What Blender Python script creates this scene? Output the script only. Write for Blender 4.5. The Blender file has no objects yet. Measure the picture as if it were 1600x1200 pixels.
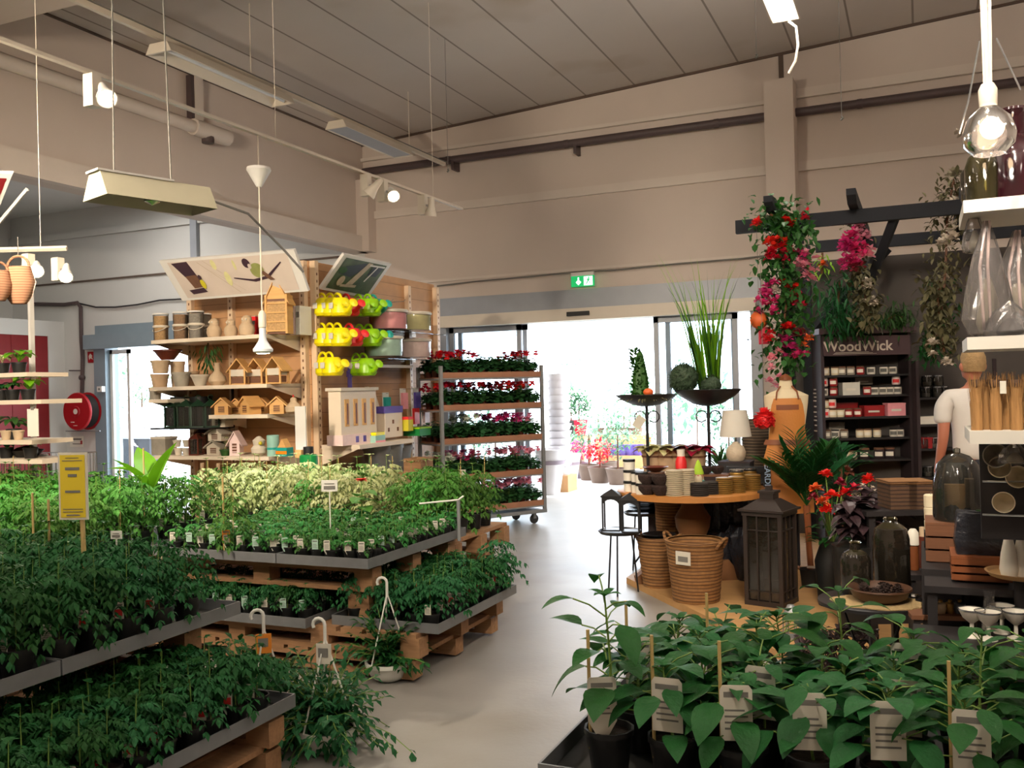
import bpy, math, random
from mathutils import Vector, Matrix, Euler
PI = math.pi
R = math.radians
rnd = random.Random(7)
S = bpy.context.scene
C = S.collection
# ---------------------------------------------------------------- camera
FPX = 1450.0
YAW, PIT, ROL = R(23.8), math.atan(6/1450), 0.025
CAM = Vector((0, 0, 1.6))
_fh = Vector((-math.sin(YAW), math.cos(YAW), 0))
_r0 = Vector((math.cos(YAW), math.sin(YAW), 0))
FWD = (_fh*math.cos(PIT) + Vector((0, 0, 1))*math.sin(PIT)).normalized()
_u0 = _r0.cross(FWD).normalized()
RGT = _r0*math.cos(ROL) - _u0*math.sin(ROL)
UPV = _u0*math.cos(ROL) + _r0*math.sin(ROL)
cam = bpy.data.cameras.new('camera')
cam.sensor_width = 36
cam.lens = FPX/1600*36
cam.clip_end = 200
co = bpy.data.objects.new('camera', cam)
C.objects.link(co)
co.matrix_world = Matrix((RGT, UPV, -FWD)).transposed().to_4x4()
co.location = CAM
S.camera = co
def ray(u, v):
    return FWD + RGT*((u-800)/FPX) + UPV*((600-v)/FPX)
def PX(u, v, X):
    d = ray(u, v); return CAM + d*(X/d.x)
def PY(u, v, Y):
    d = ray(u, v); return CAM + d*(Y/d.y)
def PZ(u, v, Z):
    d = ray(u, v); return CAM + d*((Z-1.6)/d.z)
def PD(u, v, D):
    return CAM + ray(u, v)*D
# ---------------------------------------------------------------- world, exposure
S.view_settings.view_transform = 'Standard'
S.view_settings.look = 'None'
S.view_settings.exposure = 0.03
S.view_settings.gamma = 1.0
S.view_settings.use_curve_mapping = False
S.cycles.use_denoising = True
S.cycles.max_bounces = 8
S.cycles.diffuse_bounces = 4
S.cycles.glossy_bounces = 3
S.cycles.transmission_bounces = 6
S.cycles.transparent_max_bounces = 12
S.cycles.sample_clamp_indirect = 4.0
S.cycles.caustics_reflective = False
S.cycles.caustics_refractive = False
w = bpy.data.worlds.new('overcast_sky')
S.world = w
w.use_nodes = True
nt = w.node_tree
bg = nt.nodes['Background']
tc = nt.nodes.new('ShaderNodeTexCoord')
sep = nt.nodes.new('ShaderNodeSeparateXYZ')
cr = nt.nodes.new('ShaderNodeValToRGB')
cr.color_ramp.elements[0].position = 0.0
cr.color_ramp.elements[0].color = (0.80, 0.88, 1.0, 1)
cr.color_ramp.elements[1].position = 0.6
cr.color_ramp.elements[1].color = (0.90, 0.95, 1.0, 1)
nt.links.new(tc.outputs['Generated'], sep.inputs[0])
nt.links.new(sep.outputs['Z'], cr.inputs[0])
nt.links.new(cr.outputs[0], bg.inputs['Color'])
bg.inputs['Strength'].default_value = 10.5

# ---------------------------------------------------------------- materials
def lin(h):
    if isinstance(h, str):
        h = h.lstrip('#')
        c = [int(h[i:i+2], 16)/255 for i in (0, 2, 4)]
        return tuple(((x+0.055)/1.055)**2.4 if x > 0.04045 else x/12.92 for x in c)
    return tuple(h)
M = {}
def mat(name, col, rough=0.6, metal=0.0, var=0.10, scale=6.0, bump=0.0, bscale=40.0, spec=0.5,
        emit=None, estr=0.0, alpha=None, inst=0.0, coords='Object', stretch=None, sub=0.0, coat=0.0):
    if name in M: return M[name]
    m = bpy.data.materials.new(name)
    m.use_nodes = True
    n = m.node_tree.nodes; L = m.node_tree.links
    b = n['Principled BSDF']
    c = lin(col)
    b.inputs['Roughness'].default_value = rough
    b.inputs['Metallic'].default_value = metal
    b.inputs['Specular IOR Level'].default_value = spec
    if coat: b.inputs['Coat Weight'].default_value = coat
    t = n.new('ShaderNodeTexCoord')
    src = t.outputs[coords]
    if stretch:
        mp = n.new('ShaderNodeMapping'); mp.inputs['Scale'].default_value = stretch
        L.new(src, mp.inputs[0]); src = mp.outputs[0]
    nz = n.new('ShaderNodeTexNoise'); nz.inputs['Scale'].default_value = scale; nz.inputs['Detail'].default_value = 4
    L.new(src, nz.inputs['Vector'])
    mx = n.new('ShaderNodeMix'); mx.data_type = 'RGBA'
    mx.inputs[6].default_value = tuple(max(0, x*(1-var*1.6)) for x in c)+(1,)
    mx.inputs[7].default_value = tuple(min(1, x*(1+var*1.6)) for x in c)+(1,)
    L.new(nz.outputs['Fac'], mx.inputs[0])
    out = mx.outputs[2]
    if inst:
        oi = n.new('ShaderNodeObjectInfo')
        hs = n.new('ShaderNodeHueSaturation')
        mr = n.new('ShaderNodeMapRange'); mr.inputs['To Min'].default_value = 1-inst; mr.inputs['To Max'].default_value = 1+inst
        L.new(oi.outputs['Random'], mr.inputs['Value'])
        L.new(mr.outputs[0], hs.inputs['Value'])
        mr2 = n.new('ShaderNodeMapRange'); mr2.inputs['To Min'].default_value = 0.5-inst*0.10; mr2.inputs['To Max'].default_value = 0.5+inst*0.06
        L.new(oi.outputs['Random'], mr2.inputs['Value'])
        L.new(mr2.outputs[0], hs.inputs['Hue'])
        L.new(out, hs.inputs['Color']); out = hs.outputs[0]
    L.new(out, b.inputs['Base Color'])
    if bump:
        bz = n.new('ShaderNodeTexNoise'); bz.inputs['Scale'].default_value = bscale; bz.inputs['Detail'].default_value = 5
        L.new(src, bz.inputs['Vector'])
        bp = n.new('ShaderNodeBump'); bp.inputs['Strength'].default_value = bump; bp.inputs['Distance'].default_value = 0.02
        L.new(bz.outputs['Fac'], bp.inputs['Height'])
        L.new(bp.outputs[0], b.inputs['Normal'])
    if emit:
        b.inputs['Emission Color'].default_value = lin(emit)+(1,)
        b.inputs['Emission Strength'].default_value = estr
    if sub:
        o = n['Material Output']
        tr = n.new('ShaderNodeBsdfTranslucent')
        L.new(out, tr.inputs['Color'])
        ms = n.new('ShaderNodeMixShader'); ms.inputs[0].default_value = sub
        L.new(b.outputs[0], ms.inputs[1]); L.new(tr.outputs[0], ms.inputs[2]); L.new(ms.outputs[0], o.inputs['Surface'])
    M[name] = m
    return m
def glassy(name, tint, gl=0.25, body=0.0, bodycol='#888888', rough=0.03):
    m = bpy.data.materials.new(name); m.use_nodes = True
    n = m.node_tree.nodes; L = m.node_tree.links
    n.remove(n['Principled BSDF']); o = n['Material Output']
    tr = n.new('ShaderNodeBsdfTransparent'); tr.inputs[0].default_value = lin(tint)+(1,)
    g = n.new('ShaderNodeBsdfGlossy'); g.inputs['Roughness'].default_value = rough; g.inputs['Color'].default_value = (1, 1, 1, 1)
    df = n.new('ShaderNodeBsdfDiffuse'); df.inputs[0].default_value = lin(bodycol)+(1,)
    tx = n.new('ShaderNodeTexCoord'); nz = n.new('ShaderNodeTexNoise'); nz.inputs['Scale'].default_value = 9; nz.inputs['Detail'].default_value = 4
    L.new(tx.outputs['Object'], nz.inputs['Vector'])
    bp = n.new('ShaderNodeBump'); bp.inputs['Strength'].default_value = 0.25; bp.inputs['Distance'].default_value = 0.02
    L.new(nz.outputs['Fac'], bp.inputs['Height']); L.new(bp.outputs[0], g.inputs['Normal'])
    m1 = n.new('ShaderNodeMixShader'); m1.inputs[0].default_value = body
    L.new(tr.outputs[0], m1.inputs[1]); L.new(df.outputs[0], m1.inputs[2])
    lw = n.new('ShaderNodeLayerWeight'); lw.inputs['Blend'].default_value = gl
    m2 = n.new('ShaderNodeMixShader'); L.new(lw.outputs['Fresnel'], m2.inputs[0])
    L.new(m1.outputs[0], m2.inputs[1]); L.new(g.outputs[0], m2.inputs[2]); L.new(m2.outputs[0], o.inputs['Surface'])
    M[name] = m
    return m
def stripes(name, c1, c2, freq, axis='Z', rough=0.7, width=0.5, bump=0.6, metal=0.0, noise=0.0, var=0.1, scale=15):
    """periodic bands across one object axis (weave, planks, corrugation)"""
    m = mat(name, c1, rough, metal, var, scale)
    n = m.node_tree.nodes; L = m.node_tree.links; b = n['Principled BSDF']
    t = n.new('ShaderNodeTexCoord'); sp = n.new('ShaderNodeSeparateXYZ')
    L.new(t.outputs['Object'], sp.inputs[0])
    mu = n.new('ShaderNodeMath'); mu.operation = 'MULTIPLY'; mu.inputs[1].default_value = freq
    L.new(sp.outputs[axis], mu.inputs[0])
    src = mu.outputs[0]
    if noise:
        nz = n.new('ShaderNodeTexNoise'); nz.inputs['Scale'].default_value = 6
        L.new(t.outputs['Object'], nz.inputs['Vector'])
        ad = n.new('ShaderNodeMath'); ad.operation = 'MULTIPLY_ADD'; ad.inputs[1].default_value = noise
        L.new(nz.outputs['Fac'], ad.inputs[0]); L.new(src, ad.inputs[2]); src = ad.outputs[0]
    fr = n.new('ShaderNodeMath'); fr.operation = 'FRACT'; L.new(src, fr.inputs[0])
    gt = n.new('ShaderNodeMath'); gt.operation = 'LESS_THAN'; gt.inputs[1].default_value = width
    L.new(fr.outputs[0], gt.inputs[0])
    old = b.inputs['Base Color'].links[0].from_socket
    mx = n.new('ShaderNodeMix'); mx.data_type = 'RGBA'
    L.new(gt.outputs[0], mx.inputs[0]); L.new(old, mx.inputs[6]); mx.inputs[7].default_value = lin(c2)+(1,)
    L.new(mx.outputs[2], b.inputs['Base Color'])
    bp = n.new('ShaderNodeBump'); bp.inputs['Strength'].default_value = bump; bp.inputs['Distance'].default_value = 0.01
    inv = n.new('ShaderNodeMath'); inv.operation = 'SUBTRACT'; inv.inputs[0].default_value = 1
    L.new(gt.outputs[0], inv.inputs[1]); L.new(inv.outputs[0], bp.inputs['Height']); L.new(bp.outputs[0], b.inputs['Normal'])
    return m

# ---------------------------------------------------------------- mesh builder
class MB:
    def __init__(s):
        s.v = []; s.f = []; s.m = []; s.mats = []; s.cur = 0; s.T = Matrix.Identity(4)
    def use(s, m):
        if isinstance(m, str): m = M[m]
        if m not in s.mats: s.mats.append(m)
        s.cur = s.mats.index(m); return s
    def at(s, x=0, y=0, z=0, rz=0, rx=0, ry=0, sc=1):
        s.T = Matrix.Translation((x, y, z)) @ Euler((rx, ry, rz)).to_matrix().to_4x4() @ Matrix.Scale(sc, 4); return s
    def add(s, vs, fs):
        o = len(s.v); T = s.T
        for p in vs:
            q = T @ Vector(p); s.v.append((q.x, q.y, q.z))
        for f in fs:
            s.f.append(tuple(i+o for i in f)); s.m.append(s.cur)
        return s
    def box(s, x0, x1, y0, y1, z0, z1):
        return s.add([(x0,y0,z0),(x1,y0,z0),(x1,y1,z0),(x0,y1,z0),(x0,y0,z1),(x1,y0,z1),(x1,y1,z1),(x0,y1,z1)],
                     [(0,3,2,1),(4,5,6,7),(0,1,5,4),(1,2,6,5),(2,3,7,6),(3,0,4,7)])
    def cb(s, cx, cy, cz, sx, sy, sz):
        return s.box(cx-sx/2, cx+sx/2, cy-sy/2, cy+sy/2, cz-sz/2, cz+sz/2)
    def hexa(s, bot, top):
        return s.add(list(bot)+list(top), [(0,3,2,1),(4,5,6,7),(0,1,5,4),(1,2,6,5),(2,3,7,6),(3,0,4,7)])
    def prism(s, poly, z0, z1):
        n = len(poly)
        vs = [(x,y,z0) for x,y in poly]+[(x,y,z1) for x,y in poly]
        return s.add(vs, [tuple(range(n-1,-1,-1)), tuple(range(n,2*n))]+[(i,(i+1)%n,n+(i+1)%n,n+i) for i in range(n)])
    def xprism(s, poly, y0, y1):
        """polygon in XZ extruded along Y"""
        n = len(poly)
        vs = [(x,y0,z) for x,z in poly]+[(x,y1,z) for x,z in poly]
        return s.add(vs, [tuple(range(n)), tuple(range(2*n-1,n-1,-1))]+[(i,n+i,n+(i+1)%n,(i+1)%n) for i in range(n)])
    def lathe(s, prof, n=16, ell=1.0, cap0=True, cap1=True):
        vs = []; fs = []
        for r, z in prof:
            for k in range(n):
                a = 2*PI*k/n; vs.append((r*math.cos(a), r*math.sin(a)*ell, z))
        for i in range(len(prof)-1):
            for k in range(n):
                a = i*n+k; b = i*n+(k+1)%n
                fs.append((a, b, b+n, a+n))
        if cap0 and prof[0][0] > 1e-5: fs.append(tuple(range(n-1,-1,-1)))
        if cap1 and prof[-1][0] > 1e-5: fs.append(tuple((len(prof)-1)*n+k for k in range(n)))
        return s.add(vs, fs)
    def tube(s, pts, r, n=6, cap=True):
        pts = [Vector(p) for p in pts]; vs = []; fs = []
        rr = r if isinstance(r, (list, tuple)) else [r]*len(pts)
        prev = None
        for i, p in enumerate(pts):
            if i == 0: d = pts[1]-p
            elif i == len(pts)-1: d = p-pts[i-1]
            else: d = pts[i+1]-pts[i-1]
            d.normalize()
            if prev is None:
                a = Vector((0,0,1)) if abs(d.z) < 0.9 else Vector((1,0,0))
                x = d.cross(a).normalized()
            else:
                x = (prev - d*prev.dot(d))
                x = x.normalized() if x.length > 1e-6 else d.orthogonal().normalized()
            prev = x; y = d.cross(x)
            for k in range(n):
                t = 2*PI*k/n
                q = p + x*(rr[i]*math.cos(t)) + y*(rr[i]*math.sin(t)); vs.append(tuple(q))
        for i in range(len(pts)-1):
            for k in range(n):
                a = i*n+k; b = i*n+(k+1)%n; fs.append((a,b,b+n,a+n))
        if cap: fs += [tuple(range(n-1,-1,-1)), tuple((len(pts)-1)*n+k for k in range(n))]
        return s.add(vs, fs)
    def ball(s, c, r, nu=10, nv=6, jit=0.0, sz=1.0, rg=None):
        rg = rg or rnd; vs = [(c[0],c[1],c[2]-r*sz)]; fs = []
        for j in range(1, nv):
            ph = PI*j/nv
            for k in range(nu):
                t = 2*PI*k/nu; q = r*(1+rg.uniform(-jit,jit))
                vs.append((c[0]+q*math.sin(ph)*math.cos(t), c[1]+q*math.sin(ph)*math.sin(t), c[2]-q*sz*math.cos(ph)))
        vs.append((c[0],c[1],c[2]+r*sz)); L = len(vs)-1
        for k in range(nu): fs.append((0, 1+(k+1)%nu, 1+k)); fs.append((L, L-nu+k, L-nu+(k+1)%nu))
        for j in range(nv-2):
            for k in range(nu):
                a = 1+j*nu+k; b = 1+j*nu+(k+1)%nu; fs.append((a,b,b+nu,a+nu))
        return s.add(vs, fs)
    def leaf(s, p, d, L, W, droop=0.3, n=4, fold=0.25, up=Vector((0,0,1)), pw=0.8, peak=0.4):
        """one curved leaf blade from p along d"""
        p = Vector(p); d = Vector(d).normalized()
        side = d.cross(up)
        side = side.normalized() if side.length > 1e-4 else Vector((1,0,0))
        vs = []; fs = []; q = p.copy(); dd = d.copy()
        for i in range(n+1):
            t = i/n
            wd = W/2*max(0.02, (math.sin(PI*min(1, t**pw*0.5/peak**pw if t < peak else 0.5+0.5*(t-peak)/(1-peak)))))
            if i == 0: wd = W*0.04
            if i == n: wd = 0.0005
            nn = side.cross(dd).normalized()
            vs += [tuple(q - side*wd + nn*wd*fold), tuple(q), tuple(q + side*wd + nn*wd*fold)]
            dd = (dd + Vector((0,0,-droop/n*1.6))).normalized()
            q = q + dd*(L/n)
        for i in range(n):
            a = i*3; fs += [(a,a+1,a+4,a+3), (a+1,a+2,a+5,a+4)]
        return s.add(vs, fs)
    def mesh(s, name, smooth=False, ang=38):
        me = bpy.data.meshes.new(name)
        me.from_pydata(s.v, [], s.f)
        for m in s.mats: me.materials.append(m)
        me.polygons.foreach_set('material_index', s.m)
        if smooth:
            me.polygons.foreach_set('use_smooth', [True]*len(s.f))
            me.set_sharp_from_angle(angle=R(ang))
        me.update()
        return me
    def obj(s, name, parent=None, smooth=False, loc=None, rz=0, ang=38):
        return link(name, s.mesh(name, smooth, ang), parent, loc, rz)
def link(name, me, parent=None, loc=None, rz=0, rot=None, sc=None):
    o = bpy.data.objects.new(name, me); C.objects.link(o)
    if parent is not None: o.parent = parent
    if loc is not None: o.location = loc
    if rz: o.rotation_euler = (0, 0, rz)
    if rot is not None: o.rotation_euler = rot
    if sc is not None: o.scale = (sc, sc, sc)
    return o
def tag(o, label, cat, group=None):
    o['label'] = label; o['category'] = cat
    if group: o['group'] = group
    return o
def thing(name, label, cat, loc=(0,0,0), rz=0, group=None, sc=None):
    o = bpy.data.objects.new(name, None); C.objects.link(o)
    o.empty_display_size = 0.05
    o.location = loc; o.rotation_euler = (0,0,rz)
    if sc is not None: o.scale = (sc,sc,sc)
    return tag(o, label, cat, group)
def struct(o):
    o['kind'] = 'structure'; return o
def dup(root, loc, rz=0, label=None, group=None, sc=None, rot=None):
    r = root.copy(); C.objects.link(r)
    r.location = loc; r.rotation_euler = rot if rot is not None else (0,0,rz)
    if sc is not None: r.scale = (sc,sc,sc) if not isinstance(sc, tuple) else sc
    if label: r['label'] = label
    if group: r['group'] = group
    for ch in list(root.children):
        c = ch.copy(); C.objects.link(c); c.parent = r
        for g in ch.children:
            k = g.copy(); C.objects.link(k); k.parent = c
    return r
class Kind:
    """first call uses the prototype itself, later calls copy it"""
    def __init__(s, proto): s.p = proto; s.used = False
    def __call__(s, loc, rz=0, label=None, group=None, sc=None):
        if not s.used:
            s.used = True; o = s.p; o.location = loc; o.rotation_euler = (0,0,rz)
            if label: o['label'] = label
            if group: o['group'] = group
            if sc is not None: o.scale = (sc,sc,sc) if not isinstance(sc, tuple) else sc
            return o
        return dup(s.p, loc, rz, label, group, sc)
def text_mesh(body, size, depth=0.002, bold=False):
    cu = bpy.data.curves.new('lettering', 'FONT'); cu.body = body; cu.size = size; cu.extrude = depth
    cu.align_x = 'CENTER'; cu.align_y = 'CENTER'
    if bold: cu.offset = size*0.015
    o = bpy.data.objects.new('lettering', cu); C.objects.link(o)
    dg = bpy.context.evaluated_depsgraph_get(); dg.update()
    me = bpy.data.meshes.new_from_object(o.evaluated_get(dg))
    bpy.data.objects.remove(o)
    return me
def lettering(body, size, material, parent, loc, rot, depth=0.002, bold=False, name='lettering'):
    me = text_mesh(body, size, depth, bold); me.materials.clear(); me.materials.append(M[material])
    return link(name, me, parent, loc, rot=rot)
ORD = ['leftmost','second from the left','third from the left','fourth from the left','fifth from the left','sixth from the left','seventh from the left','eighth from the left','ninth from the left','tenth from the left','eleventh from the left','twelfth from the left']
def order(i, n):
    if n == 1: return 'only'
    if i == n-1: return 'rightmost'
    return ORD[i] if i < len(ORD) else 'middle'
# ---------------------------------------------------------------- palette
mat('concrete', '#918d87', 0.42, var=0.16, scale=1.4, bump=0.05, bscale=30, spec=0.5)
mat('hall_paint', '#cbbdb2', 0.8, var=0.05, scale=1.2, bump=0.03, bscale=20)
mat('bay_paint', '#cbcac6', 0.8, var=0.04, scale=1.2)
mat('trim_paint', '#d2c6bb', 0.7, var=0.04, scale=3)
mat('dark_line', '#5a4a40', 0.8)
mat('grey_frame', '#9b9fa6', 0.45, var=0.05, metal=0.2)
mat('blue_grey_frame', '#7e8d97', 0.5, var=0.05)
mat('white_metal', '#dcd8d2', 0.45, var=0.03)
mat('beige_metal', '#e2cdb2', 0.5, var=0.03)
mat('track_white', '#cfc4b4', 0.45, var=0.03)
mat('pipe_brown', '#4e4040', 0.5, var=0.1)
mat('black_metal', '#1a191b', 0.4, var=0.15, spec=0.5)
mat('black_plastic', '#121313', 0.5, var=0.2)
mat('galvanised', '#8f9193', 0.45, metal=0.5, var=0.1, scale=20)
mat('tray_metal', '#77797b', 0.5, metal=0.3, var=0.12, scale=14)
mat('pallet_wood', '#9a7350', 0.8, var=0.25, scale=8, bump=0.3, bscale=60, stretch=(1, 6, 6))
mat('pine', '#d6a565', 0.65, var=0.12, scale=6, stretch=(1, 1, 6))
mat('soil', '#2b1c13', 0.95, var=0.3, scale=60, bump=0.6, bscale=120)
mat('red_paint', '#a01820', 0.4, var=0.05)
mat('dark_red', '#7d161a', 0.6, var=0.08)
mat('hose_black', '#2b2a2c', 0.5)
mat('white_paper', '#dcd8cc', 0.7, var=0.04)
mat('print_grey', '#6f6c66', 0.8)
mat('lamp_on', '#ffffff', emit='#ffdcb0', estr=22)
mat('tube_on', '#ffffff', emit='#fff6ea', estr=26)
mat('tube_off', '#d7dbe2', 0.25, var=0.02)
mat('chrome', '#c9ccd2', 0.18, metal=0.9, var=0.02)
glassy('door_glass', '#f2f6f8', 0.08, 0.02, '#c8d4dc')
glassy('clear_glass', '#cfcfca', 0.35, 0.05, '#9a9890')
glassy('clear_tub', '#f4f2ee', 0.2, 0.04, '#e8e4da', 0.08)
mat('exit_green', '#0b8f4a', 0.5, emit='#12b060', estr=0.9)
mat('exit_white', '#e8fff2', 0.5, emit='#d8fff0', estr=1.6)
mat('paving', '#c9c8c4', 0.8, var=0.12, scale=3)
# ceiling boards: joints every 0.71 m, real dark gaps
stripes('ceiling_board', '#c3bab2', '#8a8078', 1/0.71, 'X', rough=0.85, width=0.034, bump=0.5, var=0.05, scale=0.8)
def noise_stain(m, col, scale, lo, hi):
    """brown water stains of their own shape"""
    n = m.node_tree.nodes; L = m.node_tree.links; b = n['Principled BSDF']
    t = n.new('ShaderNodeTexCoord'); z = n.new('ShaderNodeTexNoise'); z.inputs['Scale'].default_value = scale; z.inputs['Detail'].default_value = 3
    L.new(t.outputs['Object'], z.inputs['Vector'])
    mr = n.new('ShaderNodeMapRange'); mr.inputs['From Min'].default_value = lo; mr.inputs['From Max'].default_value = hi
    L.new(z.outputs['Fac'], mr.inputs['Value'])
    old = b.inputs['Base Color'].links[0].from_socket
    mx = n.new('ShaderNodeMix'); mx.data_type = 'RGBA'; L.new(mr.outputs[0], mx.inputs[0]); L.new(old, mx.inputs[6]); mx.inputs[7].default_value = lin(col)+(1,)
    L.new(mx.outputs[2], b.inputs['Base Color'])
noise_stain(M['ceiling_board'], '#9a8668', 0.45, 0.6, 0.8)
noise_stain(M['concrete'], '#7d7467', 0.9, 0.55, 0.75)
# ---------------------------------------------------------------- large structure
YB = 12.5          # inner face of the back wall
XL = -8.0          # inner face of the left wall above the opening
XR, YF = 6.5, -5.0
SL = math.tan(R(3.3))
def zc(x): return 5.5 + (x-XL)*SL
b = MB().use('concrete').box(-16.2, XR+0.2, YF-0.2, YB, -0.2, 0); struct(b.obj('floor'))
b = MB().use('paving').box(-30, 25, YB+0.001, 45, -0.2, 0.0); struct(b.obj('ground'))
b = MB().use('ceiling_board')
b.hexa([(XL-0.2,YF-0.2,zc(XL-0.2)),(XR+0.2,YF-0.2,zc(XR+0.2)),(XR+0.2,YB+0.2,zc(XR+0.2)),(XL-0.2,YB+0.2,zc(XL-0.2))],
       [(XL-0.2,YF-0.2,zc(XL-0.2)+.2),(XR+0.2,YF-0.2,zc(XR+0.2)+.2),(XR+0.2,YB+0.2,zc(XR+0.2)+.2),(XL-0.2,YB+0.2,zc(XL-0.2)+.2)])
struct(b.obj('ceiling'))
b = MB().use('bay_paint').box(-16.2, XL-0.2, YF-0.2, YB+0.2, 5.1, 5.3); struct(b.obj('ceiling_bay'))
# main opening and side opening in the back wall
DX0 = PY(690, 510, YB).x; DX1 = PY(1190, 500, YB).x; DZ = 2.98
EX0 = PY(150, 540, YB).x; EX1 = EX0+2.9; EZ = PY(200, 506, YB).z
b = MB().use('hall_paint')
b.box(XL, DX0, YB, YB+0.3, 0, 6.8); b.box(DX1, XR+0.2, YB, YB+0.3, 0, 6.8); b.box(DX0, DX1, YB, YB+0.3, DZ, 6.8)
struct(b.obj('wall_back'))
b = MB().use('bay_paint')
b.box(-16.2, EX0, YB, YB+0.3, 0, 5.3); b.box(EX1, XL, YB, YB+0.3, 0, 5.3); b.box(EX0, EX1, YB, YB+0.3, EZ, 5.3)
struct(b.obj('wall_back_bay'))
b = MB().use('hall_paint').box(XL-0.2, XL, YF, YB, 3.78, 5.7); struct(b.obj('wall_left'))
b = MB().use('bay_paint').box(-16.2, -16.0, YF, YB, 0, 5.3); struct(b.obj('wall_far_left'))
b = MB().use('hall_paint').box(XR, XR+0.2, YF, YB, 0, 6.8); struct(b.obj('wall_right'))
b = MB().use('hall_paint').box(-16.2, XR+0.2, YF-0.2, YF, 0, 6.8); struct(b.obj('wall_front'))
# lower box volume in the bay with the red door leaf
XS = PY(100, 505, YB).x
zb = PY(100, 503, YB).z
b = MB().use('bay_paint')
b.box(-16.0, XS, 12.15, YB, 0, zb-0.28); b.box(-16.0, XS, 6.0, YB, zb-0.28, zb); b.box(-16.0, XS, 6.0, 8.6, 0, zb-0.28)
struct(b.obj('wall_bay_box'))
b = MB().use('dark_red').box(XS-0.09, XS-0.02, 8.6, 12.15, 0, zb-0.28)
for k in range(1, 9): b.box(XS-0.021, XS-0.012, 8.6+k*0.4, 8.615+k*0.4, 0, zb-0.28)
struct(b.obj('door_3'))
b = MB().use('trim_paint').box(XL, XL+0.1, YF, YB, 3.78, 4.02); struct(b.obj('trim_1'))
b = MB().use('trim_paint')
b.box(XL, -1.745, YB-0.05, YB, 4.3, 4.42); b.box(-1.386, XR, YB-0.05, YB, 4.3, 4.42); struct(b.obj('trim_2'))
b = MB().use('trim_paint')
b.box(XL, -1.745, YB-0.06, YB, 5.22, 5.27); b.box(-1.386, XR, YB-0.06, YB, 5.24, 5.36); struct(b.obj('trim_3'))
b = MB().use('trim_paint').box(XL, XR, YB-0.035, YB, 3.24, 3.28); struct(b.obj('trim_4'))
b = MB().use('hall_paint').box(-1.745, -1.386, YB-0.4, YB, 0, 5.42); struct(b.obj('column'))
b = MB().use('dark_line').box(-1.6, -1.54, YB-0.02, YB, 5.42, zc(-1.6)); struct(b.obj('trim_5'))
b = MB().use('dark_line').box(XL+0.02, XR, YB-0.02, YB, 0, 0.02)
# thin dark gap where ceiling meets the wall
b = MB().use('dark_line').hexa([(XL,YB-0.03,zc(XL)-0.03),(XR,YB-0.03,zc(XR)-0.03),(XR,YB,zc(XR)-0.03),(XL,YB,zc(XL)-0.03)],
    [(XL,YB-0.03,zc(XL)),(XR,YB-0.03,zc(XR)),(XR,YB,zc(XR)),(XL,YB,zc(XL))]); struct(b.obj('trim_6'))
b = MB().use('dark_line').box(XL, XL+0.03, YF, YB, zc(XL)-0.02, zc(XL)); struct(b.obj('trim_7'))
# cross beam under the ceiling, upper left corner of the view
b = MB().use('hall_paint').box(XL, XR, 5.25, 5.75, 4.95, zc(XR)); struct(b.obj('ceiling_beam'))
# corner pilaster
b = MB().use('hall_paint').box(XL, XL+0.22, YB-0.22, YB, 3.78, 4.9); struct(b.obj('trim_8'))
# bay wall bands
zl = PY(300, 345, YB).z
b = MB().use('bay_paint').box(-16.0, XL-0.2, YB-0.05, YB, zl-0.06, zl+0.06); struct(b.obj('trim_9'))
zl2 = PY(200, 433, YB).z
b = MB().use('dark_line').box(-16.0, XL-0.2, YB-0.03, YB, zl2-0.015, zl2+0.015); struct(b.obj('trim_10'))
xx = PY(307, 380, YB).x
b = MB().use('grey_frame').box(xx-0.07, xx+0.07, YB-0.08, YB, 3.0, 5.1); struct(b.obj('trim_11'))

# ---------------------------------------------------------------- lamps: fixture builder with its own light
UPF = 1.7
def fluor(label, x, y0, z, L=1.8, W=0.26, on=True, power=70, col=(1.0, 0.9, 0.78), hang=None, group=None, louvre=False, wires=True, dn=1.0):
    t = thing('fluorescent_lamp', label, 'ceiling lamp', (x, y0+L/2, z), 0, group)
    b = MB().use('track_white')
    h = 0.07
    b.xprism([(-W/2,-0.02),(-W/2+0.05,h),(W/2-0.05,h),(W/2,-0.02),(W/2-0.015,-0.02),(W/2-0.06,h-0.015),(-W/2+0.06,h-0.015),(-W/2+0.015,-0.02)], -L/2, L/2)
    b.obj('housing', t)
    for s in (-1, 1): MB().use('track_white').xprism([(-W/2,-0.02),(-W/2+0.05,h),(W/2-0.05,h),(W/2,-0.02)], s*L/2-0.012, s*L/2+0.012).obj('end_cap', t)
    if louvre:
        b = MB().use('grey_frame').box(-W/2+0.02, W/2-0.02, -L/2+0.02, L/2-0.02, -0.012, 0.0); b.obj('louvre', t)
    else:
        for s in ((-1, 1) if on else (1,)):
            b = MB().use('tube_on' if on else 'tube_off').tube([(s*0.05,-L/2+0.05,0.01),(s*0.05,L/2-0.05,0.01)], 0.018, 8)
            b.obj('tube', t, smooth=True)
    if on:
        ld = bpy.data.lights.new('tube_light', 'AREA'); ld.shape = 'RECTANGLE'; ld.size = W; ld.size_y = L
        ld.energy = power*dn; ld.color = col; ld.cycles.use_multiple_importance_sampling = True
        lo = link('tube_light', ld, t, (0,0,-0.03))
        l2 = ld.copy(); l2.energy = power*UPF
        link('tube_light', l2, t, (0,0,h+0.01), rot=(PI,0,0))  # upward light added above the housing to brighten upper walls and ceiling
    zt = zc(x)-z
    if wires:
        for s in (-1, 1): MB().use('track_white').tube([(0, s*L*0.4, h),(0, s*L*0.4, zt-0.02)], 0.004, 4).obj('suspension_wire', t)
    return t
WARM = (1.0, 0.93, 0.84)
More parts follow.
